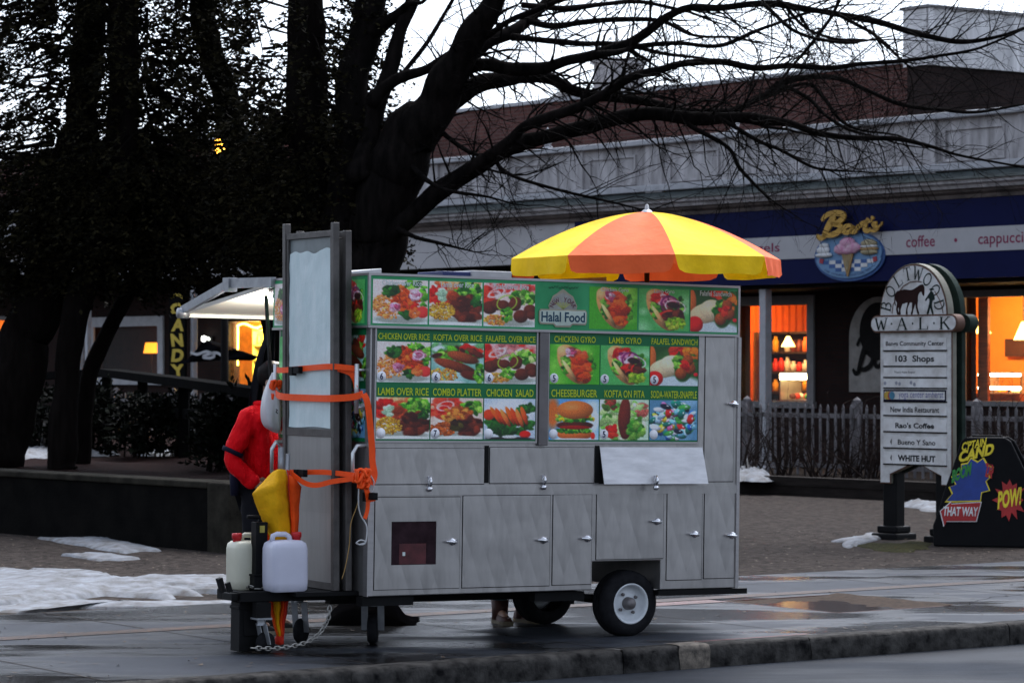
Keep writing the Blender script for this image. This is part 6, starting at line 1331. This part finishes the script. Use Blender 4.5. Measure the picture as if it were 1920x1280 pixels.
# ================================================================== PEOPLE
def skin_mesh(name, joints, edges, mat, parent, sub=2, root=0):
    """one continuous surface grown round a skeleton: joints {key: (pos, rx, ry)}"""
    keys = list(joints); idx = {k: i for i, k in enumerate(keys)}; me = bpy.data.meshes.new(name); me.from_pydata([joints[k][0] for k in keys], [(idx[a], idx[c]) for a, c in edges], [])
    o = bpy.data.objects.new(name, me); COL.objects.link(o); o.parent = parent; sk = o.modifiers.new('skin', 'SKIN'); sk.use_smooth_shade = True
    if not me.skin_vertices: me.skin_vertices.new()
    for k in keys: me.skin_vertices[0].data[idx[k]].radius = (joints[k][1], joints[k][2]); me.skin_vertices[0].data[idx[k]].use_root = False
    me.skin_vertices[0].data[idx[keys[root]]].use_root = True
    s_ = o.modifiers.new('sub', 'SUBSURF'); s_.levels = sub; s_.render_levels = sub; me.materials.append(mat)
    if name in ('jacket', 'trousers', 'coat'):
        tx = bpy.data.textures.new('folds', 'CLOUDS'); tx.noise_scale = .10; d = o.modifiers.new('folds', 'DISPLACE'); d.texture = tx; d.strength = .04; d.mid_level = .5; d.texture_coords = 'LOCAL'
    return o
m_skin = M('skin', (.38,.22,.15), .5, 0, .1, 8); m_hair = M('dark_hair', (.012,.010,.009), .6, 0, .3, 40)
def person(label, loc, rz, H_, mats, pose):
    """a standing figure facing local -y; pose gives arm joints"""
    t = thing('person', label, 'person', loc, rz); k = H_/1.75; jack, trou, shoe = mats
    def V(x, y, z): return (x*k, y*k, z*k)
    ln = pose.get('lean', 0.0)
    def T(x, y, z): return V(x, y-ln*max(0, z-.95), z)
    J = {'pelvis': (T(0,.0,.95), .15*k, .11*k), 'waist': (T(0,.0,1.12), .13*k, .10*k), 'chest': (T(0,.01,1.32), .155*k, .115*k), 'neckb': (T(0,.0,1.46), .07*k, .065*k), 'neck': (T(0,-.02,1.52), .055*k, .055*k), 'head': (T(0,-.04,1.64), .078*k, .095*k), 'crown': (T(0,-.03,1.71), .06*k, .07*k)}
    E_ = [('pelvis','waist'),('waist','chest'),('chest','neckb'),('neckb','neck'),('neck','head'),('head','crown')]
    for s, nm in ((-1,'r'),(1,'l')):
        sh, el, wr, hd = [T(s*a[0], a[1], a[2]) for a in pose['arm_'+nm]]
        J['sh'+nm] = (sh, .062*k, .062*k); J['el'+nm] = (el, .045*k, .045*k); J['wr'+nm] = (wr, .032*k, .03*k); J['pa'+nm] = (hd, .04*k, .022*k)
        E_ += [('chest','sh'+nm),('sh'+nm,'el'+nm),('el'+nm,'wr'+nm),('wr'+nm,'pa'+nm)]
        d = Vector(hd)-Vector(wr); d.normalize(); sd = d.cross(Vector((0,1,0))); sd = sd.normalized() if sd.length > .1 else Vector((1,0,0)); cv = sd.cross(d)
        for f_ in range(4):
            b0 = Vector(hd)+sd*(.027-.018*f_)*k; L = (.07,.08,.075,.06)[f_]*k; a1 = b0+d*L*.55; a2 = a1+(d*.7+cv*.5*s).normalized()*L*.5; nk = 'f%d%s' % (f_, nm)
            J[nk+'a'] = (tuple(a1), .0095*k, .0095*k); J[nk+'b'] = (tuple(a2), .008*k, .008*k); E_ += [('pa'+nm, nk+'a'), (nk+'a', nk+'b')]
        tb = Vector(wr).lerp(Vector(hd), .6)+sd*.045*k; te = tb+(d*.8+sd*.4).normalized()*.04*k; J['th'+nm] = (tuple(tb), .012*k, .012*k); J['tt'+nm] = (tuple(te), .009*k, .009*k); E_ += [('wr'+nm,'th'+nm),('th'+nm,'tt'+nm)]
        hp, kn, an, to = [V(s*a[0], a[1], a[2]) for a in pose['leg_'+nm]]
        J['hp'+nm] = (hp, .085*k, .09*k); J['kn'+nm] = (kn, .056*k, .058*k); J['an'+nm] = (an, .04*k, .042*k); J['to'+nm] = (to, .038*k, .026*k); E_ += [('pelvis','hp'+nm),('hp'+nm,'kn'+nm),('kn'+nm,'an'+nm),('an'+nm,'to'+nm)]
    bo = skin_mesh('body', J, E_, m_skin, t)
    hd = Vector(J['head'][0]); f = MB(); f.ball(hd+Vector((0,-.098*k,-.012*k)), .014*k, .02*k, .02*k); 
    for s in (-1,1): f.ball(hd+Vector((s*.082*k,.0,-.01*k)), .012*k, .022*k, .03*k)
    f.build('face', m_skin, bo); f = MB()
    for s in (-1,1): f.ball(hd+Vector((s*.032*k,-.088*k,.012*k)), .012*k, .008*k, .008*k)
    f.ball(hd+Vector((0,-.088*k,-.055*k)), .024*k, .008*k, .006*k); f.build('eyes_and_mouth', M('eye_dark', (.05,.02,.02), .4), bo)
    h_ = MB(); h_.ball(hd+Vector((0,.018*k,.045*k)), .094*k, .108*k, .095*k, 18, 12, 0, .12, 2); h_.build('hair', m_hair, t)
    G = 1.14 if pose.get('bulky') else 1.08
    JJ = {q: (J[q][0], J[q][1]*g_, J[q][2]*g_) for q, g_ in (('pelvis',1.16),('waist',1.3*G/1.08),('chest',1.2),('neckb',1.25))}; JJ['pelvis'] = (T(0,.0,.90), .175*k, .135*k); EE = [('pelvis','waist'),('waist','chest'),('chest','neckb')]
    if pose.get('bulky'): JJ['neckb'] = (T(0,-.01,1.49), .082*k, .078*k)
    for nm in 'rl':
        for q, g_ in (('sh',1.28),('el',1.5),('wr',1.62)): JJ[q+nm] = (J[q+nm][0], J[q+nm][1]*g_, J[q+nm][2]*g_)
        EE += [('chest','sh'+nm),('sh'+nm,'el'+nm),('el'+nm,'wr'+nm)]
    jo = skin_mesh('jacket', JJ, EE, jack, t)
    TJ = {'pelvis': (T(0,0,.96), .155*k, .118*k)}; TE = []
    for nm in 'rl':
        TJ['hp'+nm] = (J['hp'+nm][0], .10*k, .10*k); TJ['kn'+nm] = (J['kn'+nm][0], .088*k, .09*k); a = Vector(J['an'+nm][0])+Vector((0,.0,pose.get('cuff',.0)*k)); TJ['an'+nm] = (tuple(a), (.075+.03*(pose.get('cuff',0)>0))*k, (.078+.03*(pose.get('cuff',0)>0))*k); TE += [('pelvis','hp'+nm),('hp'+nm,'kn'+nm),('kn'+nm,'an'+nm)]
    skin_mesh('trousers', TJ, TE, trou, t)
    for nm in 'rl':
        an, to = Vector(J['an'+nm][0]), Vector(J['to'+nm][0]); d = to-an; d.z = 0; d.normalize(); s_ = MB(); sdv = Vector((-d.y, d.x, 0)); vs = []; prof = [(-.085,.035,.085),(-.06,.044,.10),(0,.043,.105),(.06,.047,.075),(.13,.05,.055),(.18,.038,.042),(.2,.015,.03)]
        for (l_, w_, h_) in prof:
            c = Vector((an.x, an.y, 0))+d*l_*k
            for (a, e) in ((-1,0),(-1.02,.35),(-.8,.8),(-.3,1),(.3,1),(.8,.8),(1.02,.35),(1,0)): p = c+sdv*a*w_*k; vs.append((p.x, p.y, .004+e*h_*k))
        q = 8; s_.add(vs, [(i*q+j, i*q+(j+1)%q, (i+1)*q+(j+1)%q, (i+1)*q+j) for i in range(6) for j in range(q)]+[tuple(range(q-1,-1,-1)), tuple(range(6*q,7*q))], 0, True)
        if pose.get('cuff'): s_.tube([(an.x,an.y,.03),(an.x,an.y,.10),(an.x,an.y,.17)], [.058,.06,.066], 12)
        sh_ = s_.build('shoe', shoe, t); s_ = MB(); vs = []
        for (l_, w_, h_) in prof:
            c = Vector((an.x, an.y, 0))+d*l_*1.03*k
            for a in (-1,1): p = c+sdv*a*w_*1.08*k; vs += [(p.x,p.y,0),(p.x,p.y,.026*k)]
        s_.add(vs, [(4*i,4*i+1,4*i+5,4*i+4) for i in range(6)]+[(4*i+2,4*i+6,4*i+7,4*i+3) for i in range(6)]+[(4*i+1,4*i+3,4*i+7,4*i+5) for i in range(6)]+[(4*i,4*i+4,4*i+6,4*i+2) for i in range(6)]+[(0,2,3,1),(24,25,27,26)]); s_.build('sole', pose['sole'], sh_)
    return t, jo, J, k
m_redj, _t, _b = nodes('red_jacket_cloth'); _b.inputs['Base Color'].default_value = (*rgb(225,12,24), 1); _b.inputs['Specular IOR Level'].default_value = .08; _b.inputs['Roughness'].default_value = .6; bump(_t, _b, noise_tex(_t, coords(_t, (1.6,1.6,.8)), 6, 3, .55), 1.0, .05)
m_blackt = M('black_trouser_cloth', (.012,.012,.015), .85, 0, .3, 8); m_blk_shoe = M('dark_shoe', (.03,.028,.026), .6); m_tan = M('pale_sole', (.35,.30,.22), .6)
pr_loc = P(496, 1146, 20.62); pr_loc.z = 0
pose_red = {'arm_r': ((.205,.02,1.405),(.285,.10,1.14),(.20,-.08,.96),(.17,-.13,.93)), 'arm_l': ((.205,.02,1.405),(.28,.06,1.13),(.22,-.16,.98),(.2,-.22,.96)), 'leg_r': ((.1,0,.9),(.11,-.01,.5),(.11,.02,.09),(.13,-.12,.03)), 'leg_l': ((.1,0,.9),(.11,-.01,.5),(.11,.02,.09),(.13,-.12,.03)), 'lean': .06, 'bulky': True, 'sole': m_tan}
pt_, jo, J, k = person('person in a red jacket standing behind the hitch end of the cart', tuple(pr_loc), R(62), 1.88, (m_redj, m_blackt, m_blk_shoe), pose_red)
# dark band round the upper arm and dark side stripe on the jacket, pale chest print
m_navyband = M('dark_jacket_band', (.014,.014,.03), .7)
b = MB(); el, sh = Vector(J['elr'][0]), Vector(J['shr'][0])
for nm in 'rl':
    el, sh = Vector(J['el'+nm][0]), Vector(J['sh'+nm][0]); c = el.lerp(sh, .18); d = (sh-el).normalized(); b.tube([c-d*.016, c+d*.016], [.072*k, .074*k], 16); b.build('sleeve_band', m_navyband, jo); b = MB()
for s in (-1, 1):
    pts = [Vector((s*.15*k, .11*k-.06*(z-.95), z*k)) for z in (.90,1.0,1.12,1.25,1.36)]
    b.tube([p+Vector((s*.03*k, .0, 0)) for p in pts], [.03*k,.04*k,.04*k,.035*k,.02*k], 10); b.build('side_stripe', m_navyband, jo); b = MB()
b = MB(); b.tube([Vector((.07*k*math.cos(a)*1.15, .005*k-.06*.5+.07*k*math.sin(a)*1.15, 1.50*k)) for a in [2*math.pi*i/16 for i in range(17)]], .02*k, 8); b.build('collar', m_redj, jo)
pose_j = {'arm_r': ((.19,.02,1.40),(.25,.02,1.12),(.18,-.22,1.1),(.16,-.3,1.1)), 'arm_l': ((.19,.02,1.40),(.25,.02,1.12),(.18,-.22,1.1),(.16,-.3,1.1)), 'leg_r': ((.09,0,.9),(.10,-.01,.5),(.10,.02,.09),(.12,-.12,.03)), 'leg_l': ((.09,0,.9),(.10,-.01,.5),(.10,.02,.09),(.12,-.12,.03)), 'cuff': .05, 'sole': M('cream_sole', (.16,.13,.085), .7)}
m_jean = M('washed_teal_jeans', (.13,.24,.26), .8, 0, .45, 9, .6, 25, c2=(.03,.07,.09)); m_bootx = 0; m_boot = M('brown_boot', (.085,.035,.025), .6, 0, .5, 12)
pj = P(962, 1170, 0.0+FPX*CAMH/(1168-HZ)); pj.z = 0
person('person in washed blue jeans and brown boots standing on the far side of the cart', (pj.x, pj.y+.05, 0), R(28), 1.72, (M('dark_coat', (.02,.02,.03), .8), m_jean, m_boot), pose_j)
# ================================================================== WALK SIGN
q0 = G0(1717, 1014, -.03); SF = Frame((q0.x, q0.y, -.03), B.rz); ws = thing('directory_sign', 'tall white directory sign with an arched top, a dark horse emblem and name plates', 'sign', SF.loc, SF.rz)
def SH(u, v, y=0): return SF.hit(u, v, y)
m_sign = M('weathered_sign_white', (.66,.66,.66), .65, 0, .22, 6, c2=(.42,.40,.38)); m_green_s = M('dark_green_edge', (.022,.035,.028), .6, 0, .4, 6); m_sign_e = M('dirty_sign_edge', (.20,.19,.15), .7, 0, .3, 6); m_ink = M('dark_green_ink', (.015,.025,.022), .6); m_brown = M('brown_outline', (.12,.06,.04), .7)
m_plate = M('name_plate_white', (.72,.72,.72), .6, 0, .14, 5, c2=(.52,.50,.48)); m_hor = M('dark_brown_horse', (.028,.013,.012), .6)
bx0, bx1 = SH(1650, 760)[0], SH(1785, 760)[0]; zA = SH(1717, 908)[1]; zB = SH(1717, 620)[1]; zcap0, zcap1 = SH(1717, 621)[1], SH(1717, 592)[1]; zT = SH(1715, 494)[1]; cx_ = (bx0+bx1)/2; TH = .22
board = [(bx0,zA),(bx0+.16,zA),(bx0+.16,zA+.10),(cx_,zA+.24),(bx1-.16,zA+.10),(bx1-.16,zA),(bx1,zA),(bx1,zcap0),(bx0,zcap0)]
def pro(o, z): return [(x+(o if x < cx_ else -o) if 0 else x, z_) for x, z_ in board]
b = MB(); b.prism(board, .012, .075); b.build('board_core', m_sign_e, ws, bevel=.006); b = MB(); b.prism(board, TH-.06, TH); b.build('board_back', m_green_s, ws, bevel=.006)
inner = [(bx0+.012,zA+.012),(bx0+.148,zA+.012),(bx0+.148,zA+.108),(cx_,zA+.254),(bx1-.148,zA+.108),(bx1-.148,zA+.012),(bx1-.012,zA+.012),(bx1-.012,zcap0),(bx0+.012,zcap0)]
b = MB(); b.prism(board, .004, .0115); b.build('edge_line', m_brown, ws); b = MB(); b.prism(inner, -.004, .0035); b.build('board_face', m_sign, ws)
aw, ah = (bx1-bx0)*.475, zT-zcap1
def arch(s, y0, y1, mat, nm, dz=0): 
    b = MB(); b.prism([(cx_-aw*s, zcap1+dz), (cx_+aw*s, zcap1+dz)]+[(cx_+aw*s*math.cos(R(a)), zcap1+dz+ah*s*math.sin(R(a))*1.0) for a in range(3,178,5)], y0, y1); return b.build(nm, mat, ws)
arch(1.0, -.03, .06, m_sign_e, 'arch_core'); arch(1.0, TH-.05, TH+.03, m_green_s, 'arch_back'); arch(.985, -.036, -.0305, m_brown, 'arch_line'); arch(.955, -.043, -.0365, m_sign, 'arch_face')
ch = zcap1-zcap0; cw0, cw1 = SH(1640, 607)[0], SH(1800, 607)[0]
def pill(o, y0, y1): 
    r = ch/2-o; z = (zcap0+zcap1)/2; return [(cw1-ch/2+r*math.cos(R(a)), z+r*math.sin(R(a))) for a in range(-90,91,12)]+[(cw0+ch/2+r*math.cos(R(a)), z+r*math.sin(R(a))) for a in range(90,271,12)]
b = MB(); b.prism(pill(-.012,0,0), -.05, .07); b.build('cross_core', m_brown, ws); b = MB(); b.prism(pill(-.012,0,0), TH-.07, TH+.06); b.build('cross_back', m_green_s, ws); b = MB(); b.prism(pill(-.006,0,0), -.056, -.0505); b.build('cross_line', m_brown, ws); b = MB(); b.prism(pill(.008,0,0), -.063, -.0565); b.build('cross_face', m_sign, ws)
# serif lettering built from strokes (unit box 0..1 by 0..1)
def arcp(cx, cy, rx, ry, a0, a1, n=12): return [(cx+rx*math.cos(R(a0+(a1-a0)*i/n)), cy+ry*math.sin(R(a0+(a1-a0)*i/n))) for i in range(n+1)]
TK, TN = .16, .07
SER = {'B': [([(.2,0),(.2,1)],TK),([(.05,.02),(.5,.02)],.05),([(.05,.98),(.48,.98)],.05),([(.2,.53),(.5,.53)],.05),(arcp(.48,.76,.26,.23,90,-90),.12),(arcp(.5,.27,.34,.25,90,-90),.13)],
 'O': [(arcp(.5,.5,.42,.47,0,360,24),.12)], 'L': [([(.25,0),(.25,1)],TK),([(.08,.98),(.42,.98)],.05),([(.08,.02),(.88,.02)],.05),([(.88,.0),(.9,.28)],.06)],
 'T': [([(.5,0),(.5,1)],TK),([(.05,.97),(.95,.97)],.06),([(.07,.98),(.05,.72)],.05),([(.93,.98),(.95,.72)],.05),([(.3,.02),(.7,.02)],.05)],
 'W': [([(.1,1),(.32,0)],.13),([(.32,0),(.5,.8)],.06),([(.5,.8),(.7,0)],.13),([(.7,0),(.92,1)],.06),([(-.02,.98),(.24,.98)],.05),([(.8,.98),(1.04,.98)],.05)],
 'D': [([(.2,0),(.2,1)],TK),([(.05,.02),(.45,.02)],.05),([(.05,.98),(.45,.98)],.05),(arcp(.42,.5,.46,.48,90,-90,16),.12)],
 'A': [([(.12,0),(.48,1)],.07),([(.48,1),(.86,0)],.15),([(.25,.36),(.72,.36)],.05),([(0,.02),(.28,.02)],.05),([(.68,.02),(1,.02)],.05)],
 'K': [([(.2,0),(.2,1)],TK),([(.05,.98),(.36,.98)],.05),([(.05,.02),(.36,.02)],.05),([(.24,.42),(.82,1)],.07),([(.42,.58),(.88,0)],.14),([(.72,.98),(.98,.98)],.05),([(.74,.02),(1,.02)],.05)]}
def serif(mb, chh, c, w_, h, rot, y):
    for k_, (pts, wd) in enumerate(SER[chh]):
        def mp(a, e, k_=k_): x, z = (a-.5)*w_, (e-.5)*h; return (c[0]+x*math.cos(rot)-z*math.sin(rot), y-.0006*k_, c[1]+x*math.sin(rot)+z*math.cos(rot))
        # equal-looking stroke widths under anisotropic scale
        mb.ribbon(pts, wd, mp)
b = MB(); yA_ = -.046
for i, chh in enumerate('BOLTWOOD'):
    a = R(166-152*i/7); c = (cx_+aw*.80*math.cos(a), zcap1+ah*(.815)*math.sin(a)); tx, tz = -aw*math.sin(a), ah*math.cos(a); rot = math.atan2(tz, tx)+math.pi; serif(b, chh, c, .112 if chh != 'W' else .145, .145, rot, yA_)
b.build('arch_lettering', m_ink, ws); b = MB(); zc_ = (zcap0+zcap1)/2; yC = -.066
for i, chh in enumerate('WALK'): serif(b, chh, (cw0+.16+(cw1-cw0-.32)*i/3, zc_), .17 if chh != 'W' else .2, .135, 0, yC); b.build('cross_letter', m_ink, ws); b = MB()
for i in range(3): b.lathe([(0,0),(.012,0)], (cw0+.16+(cw1-cw0-.32)*(i+.5)/3, yC, zc_), 'Y', 8); b.build('dot', m_ink, ws); b = MB()
# horse and walker in the arch
def dr(pts, y, mb, th=.008, closed=True):
    mb.prism([(p.x, p.y) for p in spline(pts+[pts[0]], 4)[:-1]], y, y+th)
def hp_(*pp): return [SH(u, v, -.05) for u, v in pp]
def Z(x, y): return (1380+x/2.285, 480+y/2.285)
b = MB(); hz_ = lambda *pp: [SH(*Z(x, y), -.05) for x, y in pp]
dr(hz_((690,150),(720,143),(750,145),(770,135),(785,125),(800,122),(806,140),(804,170),(798,165),(792,152),(780,165),(776,190),(762,200),(735,198),(712,205),(690,200),(681,180),(683,160)), -.0475, b)
for leg in (((700,195),(712,195),(708,215),(703,232),(704,250),(697,250),(697,230),(696,212)),((688,190),(700,195),(698,210),(692,228),(696,248),(690,250),(685,228),(688,208)),((755,192),(768,192),(764,212),(758,230),(755,248),(748,248),(753,228),(753,210)),((768,188),(778,186),(776,208),(778,228),(784,246),(777,248),(772,230),(768,208)),((735,192),(745,194),(736,215),(732,232),(734,248),(727,249),(728,230),(732,212))): dr(hz_(*leg), -.048, b)
dr(hz_((688,158),(682,170),(680,190),(683,212),(679,205),(677,185),(680,165)), -.0485, b); b.build('horse_emblem', m_hor, ws)
b = MB(); dr(hz_((828,140),(838,138),(848,142),(838,147),(828,145)), -.0475, b); dr(hz_((828,158),(836,150),(845,160),(850,185),(842,190),(838,212),(845,246),(838,246),(831,222),(824,246),(816,246),(824,215),(828,190),(822,180),(812,192),(810,186),(820,170)), -.0475, b); b.build('walker_emblem', m_ink, ws)
b = MB(); b.ribbon([SH(*Z(x,y), -.05) for x, y in ((668,246),(672,210),(690,165),(715,130),(745,112),(775,108),(795,112))], .012, lambda a, c: (a, -.0472, c)); b.ribbon([SH(*Z(x,y), -.05) for x, y in ((850,150),(870,185),(882,220),(886,246))], .010, lambda a, c: (a, -.0472, c)); b.build('emblem_line', m_brown, ws)
# name plates
px0, px1 = bx0+.07, bx1-.07
rows = [(349,405,'Bangs Community Center',.93,.45,.02),(414,472,'103  Shops',.62,.62,.03),(476,520,'Theo\'s New Repair',.34,.26,.01),(524,566,'',0,0,0),(571,624,'yoga center amherst',.0,.5,.01),(631,684,'New India Restaurant',.78,.45,.02),(697,754,"Rao's Coffee",.62,.42,.03),(770,824,'Bueno Y Sano',.60,.42,.02),(838,894,'WHITE HUT',.60,.48,.04)]
pm_ = [m_plate, m_navyband, m_sign, M('plate_yellow', (.45,.30,.05), .6), M('plate_red', (.35,.05,.05), .6), M('plate_teal', (.06,.20,.30), .6), M('faded_blotch', (.30,.31,.36), .7)]; lm_ = [M('plate_black', (.012,.013,.015), .6), M('plate_purple', (.10,.10,.28), .6)]
for (ya, yb2, st_, wf, hf, bo) in rows:
    pl, ltr, led = MB(), MB(), MB()
    v0, v1 = 480+ya/2.285, 480+yb2/2.285; z1, z0 = SH(1715, v0)[1], SH(1715, v1)[1]; pl.box(px0, px1, -.014, -.0045, z0+.008, z1-.004); led.box(px0-.004, px1+.004, -.020, -.0045, z0-.006, z0+.0075); cz = (z0+z1)/2; w_ = (px1-px0)
    if st_ and wf:
        off = -.16*w_ if wf < .5 else (.03*w_ if st_[0] in 'BW' and 'C' not in st_ else 0); ltr.text(st_, px0+w_*(1-wf)/2+off, px1-w_*(1-wf)/2+off, cz-(z1-z0)*hf/2, cz+(z1-z0)*hf/2, -.0155, bold=bo)
    if st_ in ('Bueno Y Sano', 'WHITE HUT'): x = px0+.10; ltr.prism([(x+.015,cz+.03),(x,cz),(x+.015,cz-.03),(x+.02,cz-.03),(x+.02,cz+.03)], -.0158, -.0142)
    if st_.startswith('yoga'):
        pl.box(px0, px1, -.018, -.0142, z0+.008, z1-.004, 1); pl.box(px0+.018, px1-.018, -.020, -.0182, z0+.026, z1-.022, 2)
        for q_, (dx, c_) in enumerate(((-.07,3),(-.045,3),(.0,4),(.025,5))): pl.lathe([(0,0),(.045,0)], (px0+.12*w_+dx*.8, -.0205-.0004*q_, cz), 'Y', 14, c_)
        ltr.text(st_, px0+.25*w_, px1-.04*w_, cz-.045, cz+.05, -.0215, 1)
    if not st_:
        for i in range(5): pl.lathe([(0,0),(.022,0)], (px0+.02+i*.11+.06*(i % 2), -.0146, cz+.02*math.sin(i*3)), 'Y', 7, 6)
    po = pl.build('name_plate', pm_, ws); led.build('plate_ledge', m_conc, po)
    if ltr.v: ltr.build('lettering', lm_, po)
for u in (1676, 1775):
    x = SH(u, 960, TH/2)[0]; b = MB(); b.box(x-.10, x+.10, TH/2-.07, TH/2+.07, -.02, zA+.3 if 0 else zcap0-.05); b.build('post', m_black, ws, bevel=.012)
    b = MB(); b.box(x-.19, x+.19, TH/2-.17, TH/2+.17, -.05, .07); b.box(x-.15, x+.15, TH/2-.12, TH/2+.12, .07, .15); b.build('post_base', m_black, ws, bevel=.02)
# ================================================================== CANDY SANDWICH BOARD
q0 = G0(1752, 1024, -.03); AF = Frame((q0.x, q0.y, -.03), R(-16)); ab = thing('sandwich_board', 'black moulded sandwich board with a blue starburst, red arrow and comic lettering', 'sandwich board', AF.loc, AF.rz)
def AH(u, v): return AF.hit(u, v, 0.0)
aR = AH(1975, 1015)[0]; aH = AH(1840, 820)[1]
def lean(x, z, d=0.0): return (x, z*.16+d, z)                                # the front leans back
m_ab = M('black_plastic', (.006,.006,.007), .6, 0, .2, 10, spec=.06)
out = [(AH(1750,1022)[0],0),(AH(1748,985)[0],AH(1748,985)[1]),(AH(1757,960)[0],AH(1757,960)[1]),(AH(1768,920)[0],AH(1768,920)[1]),(AH(1785,870)[0],AH(1785,870)[1]),(AH(1797,828)[0],AH(1797,828)[1]),(AH(1806,820)[0],aH),(AH(1880,820)[0],aH),(AH(1892,828)[0],AH(1892,828)[1]),(AH(1918,880)[0],AH(1918,880)[1]),(AH(1940,950)[0],AH(1940,950)[1]),(AH(1958,985)[0],AH(1958,985)[1]),(AH(1958,1022)[0],0)]
for side in (0, 1):
    b = MB(); n = len(out); T_ = .05; dp = .75
    f_ = (lambda x, z, d: (x, z*.16+d, z)) if side == 0 else (lambda x, z, d: (x, dp-z*.16-d, z))
    vs = [f_(x, z, 0) for x, z in out]+[f_(x, z, T_) for x, z in out]; fs = [tuple(range(n)), tuple(range(2*n-1,n-1,-1))]+[(i, i+n, (i+1)%n+n, (i+1)%n) for i in range(n)]
    if side: fs = [tuple(reversed(q)) for q in fs]
    b.add(vs, [tuple(reversed(q)) for q in fs]); o = b.build('panel', m_ab, ab, bevel=.02)
b = MB(); b.bar((AH(1815,822)[0], .42*aH*.9+0, aH+.0), (AH(1870,822)[0], .42*aH*.9+0, aH+.0), .12, .03); b.build('hinge', m_ab, ab)
m_blue = M('cobalt_print', (.008,.035,.22), .5); m_redp = M('red_print', (.34,.012,.012), .5); m_yelp = M('yellow_print', (.70,.55,.02), .5); m_grnp = M('green_print', (.02,.20,.03), .5); m_whp = M('white_print', (.62,.62,.62), .5)
def A(u, v, d=0): x, z = AH(u, v); return (x, z)
def ZA(x, y): return A(1380+x/2.285, 480+y/2.285)
def apoly(mb, pts, d, mi=0): mb.add([lean(x, z, d) for x, z in pts], [tuple(range(len(pts)))], mi)
star = [ZA(*q) for q in ((957,890),(985,885),(1000,862),(1030,880),(1055,862),(1075,895),(1100,905),(1078,930),(1085,950),(1068,965),(1085,1005),(1050,1015),(1045,1052),(925,1055),(890,1055),(920,1020),(905,990),(935,980),(915,945),(958,930))]
c0 = ZA(1000,970); star_in = [(c0[0]+(x-c0[0])*.93, c0[1]+(z-c0[1])*.93) for x, z in star]
b = MB(); apoly(b, star, -.008, 0); apoly(b, star_in, -.011, 1); b.build('starburst', [m_yelp, m_blue], ab)
arr = [ZA(*q) for q in ((870,1092),(920,1048),(916,1060),(1050,1052),(1030,1138),(898,1138),(888,1160))]; c1 = ZA(965,1098); arr_in = [(c1[0]+(x-c1[0])*.95, c1[1]+(z-c1[1])*.92) for x, z in arr]
b = MB(); apoly(b, arr, -.014, 0); apoly(b, arr_in, -.017, 1); b.build('arrow', [m_whp, m_redp], ab)
cp_ = ZA(1168,1045); pw = []
for i in range(24):
    a = 2*math.pi*i/24; r = (1.0 if i % 2 == 0 else .66)*(.9+.2*((i*7) % 5)/4); e0 = ZA(1168+68*r*math.cos(a), 1045+92*r*math.sin(a)); pw.append(e0)
b = MB(); apoly(b, pw, -.008, 0); b.build('pow_burst', [m_redp], ab)
def atext(mb, st_, x0, x1, y0, y1, d, mi=0, bold=.04, shear=.15, tilt=0.0):
    p0, p1 = ZA(x0, y1), ZA(x1, y0)
    mb.text(st_, p0[0], p1[0], p0[1], p1[1], 0, mi, bold, shear, mp=lambda x, y, z: lean(x, z+tilt*(x-p0[0]), d))
b = MB(); atext(b, "C'PTAIN", 960, 1066, 800, 836, -.012, 0, .03, .2, .22); b.build('yellow_lettering', m_yelp, ab); b = MB(); atext(b, 'CAND', 948, 1098, 838, 886, -.013, 0, .05, .2, .25); b.build('yellow_lettering', m_yelp, ab); b = MB(); atext(b, 'POW!', 1118, 1220, 1010, 1086, -.014, 0, .04, .1, .22); b.build('yellow_lettering', m_yelp, ab)
b = MB(); atext(b, 'BOOM', 918, 1004, 920, 975, -.016, 0, .05, .2, .45); b.build('green_lettering', m_grnp, ab); b = MB(); atext(b, 'ZAP', 1062, 1098, 885, 945, -.016, 0, .05, .1, -.3); b.build('red_lettering', m_redp, ab); b = MB(); atext(b, 'THAT WAY', 886, 1036, 1075, 1112, -.020, 0, .03, .15, .0); b.build('white_lettering', m_whp, ab)
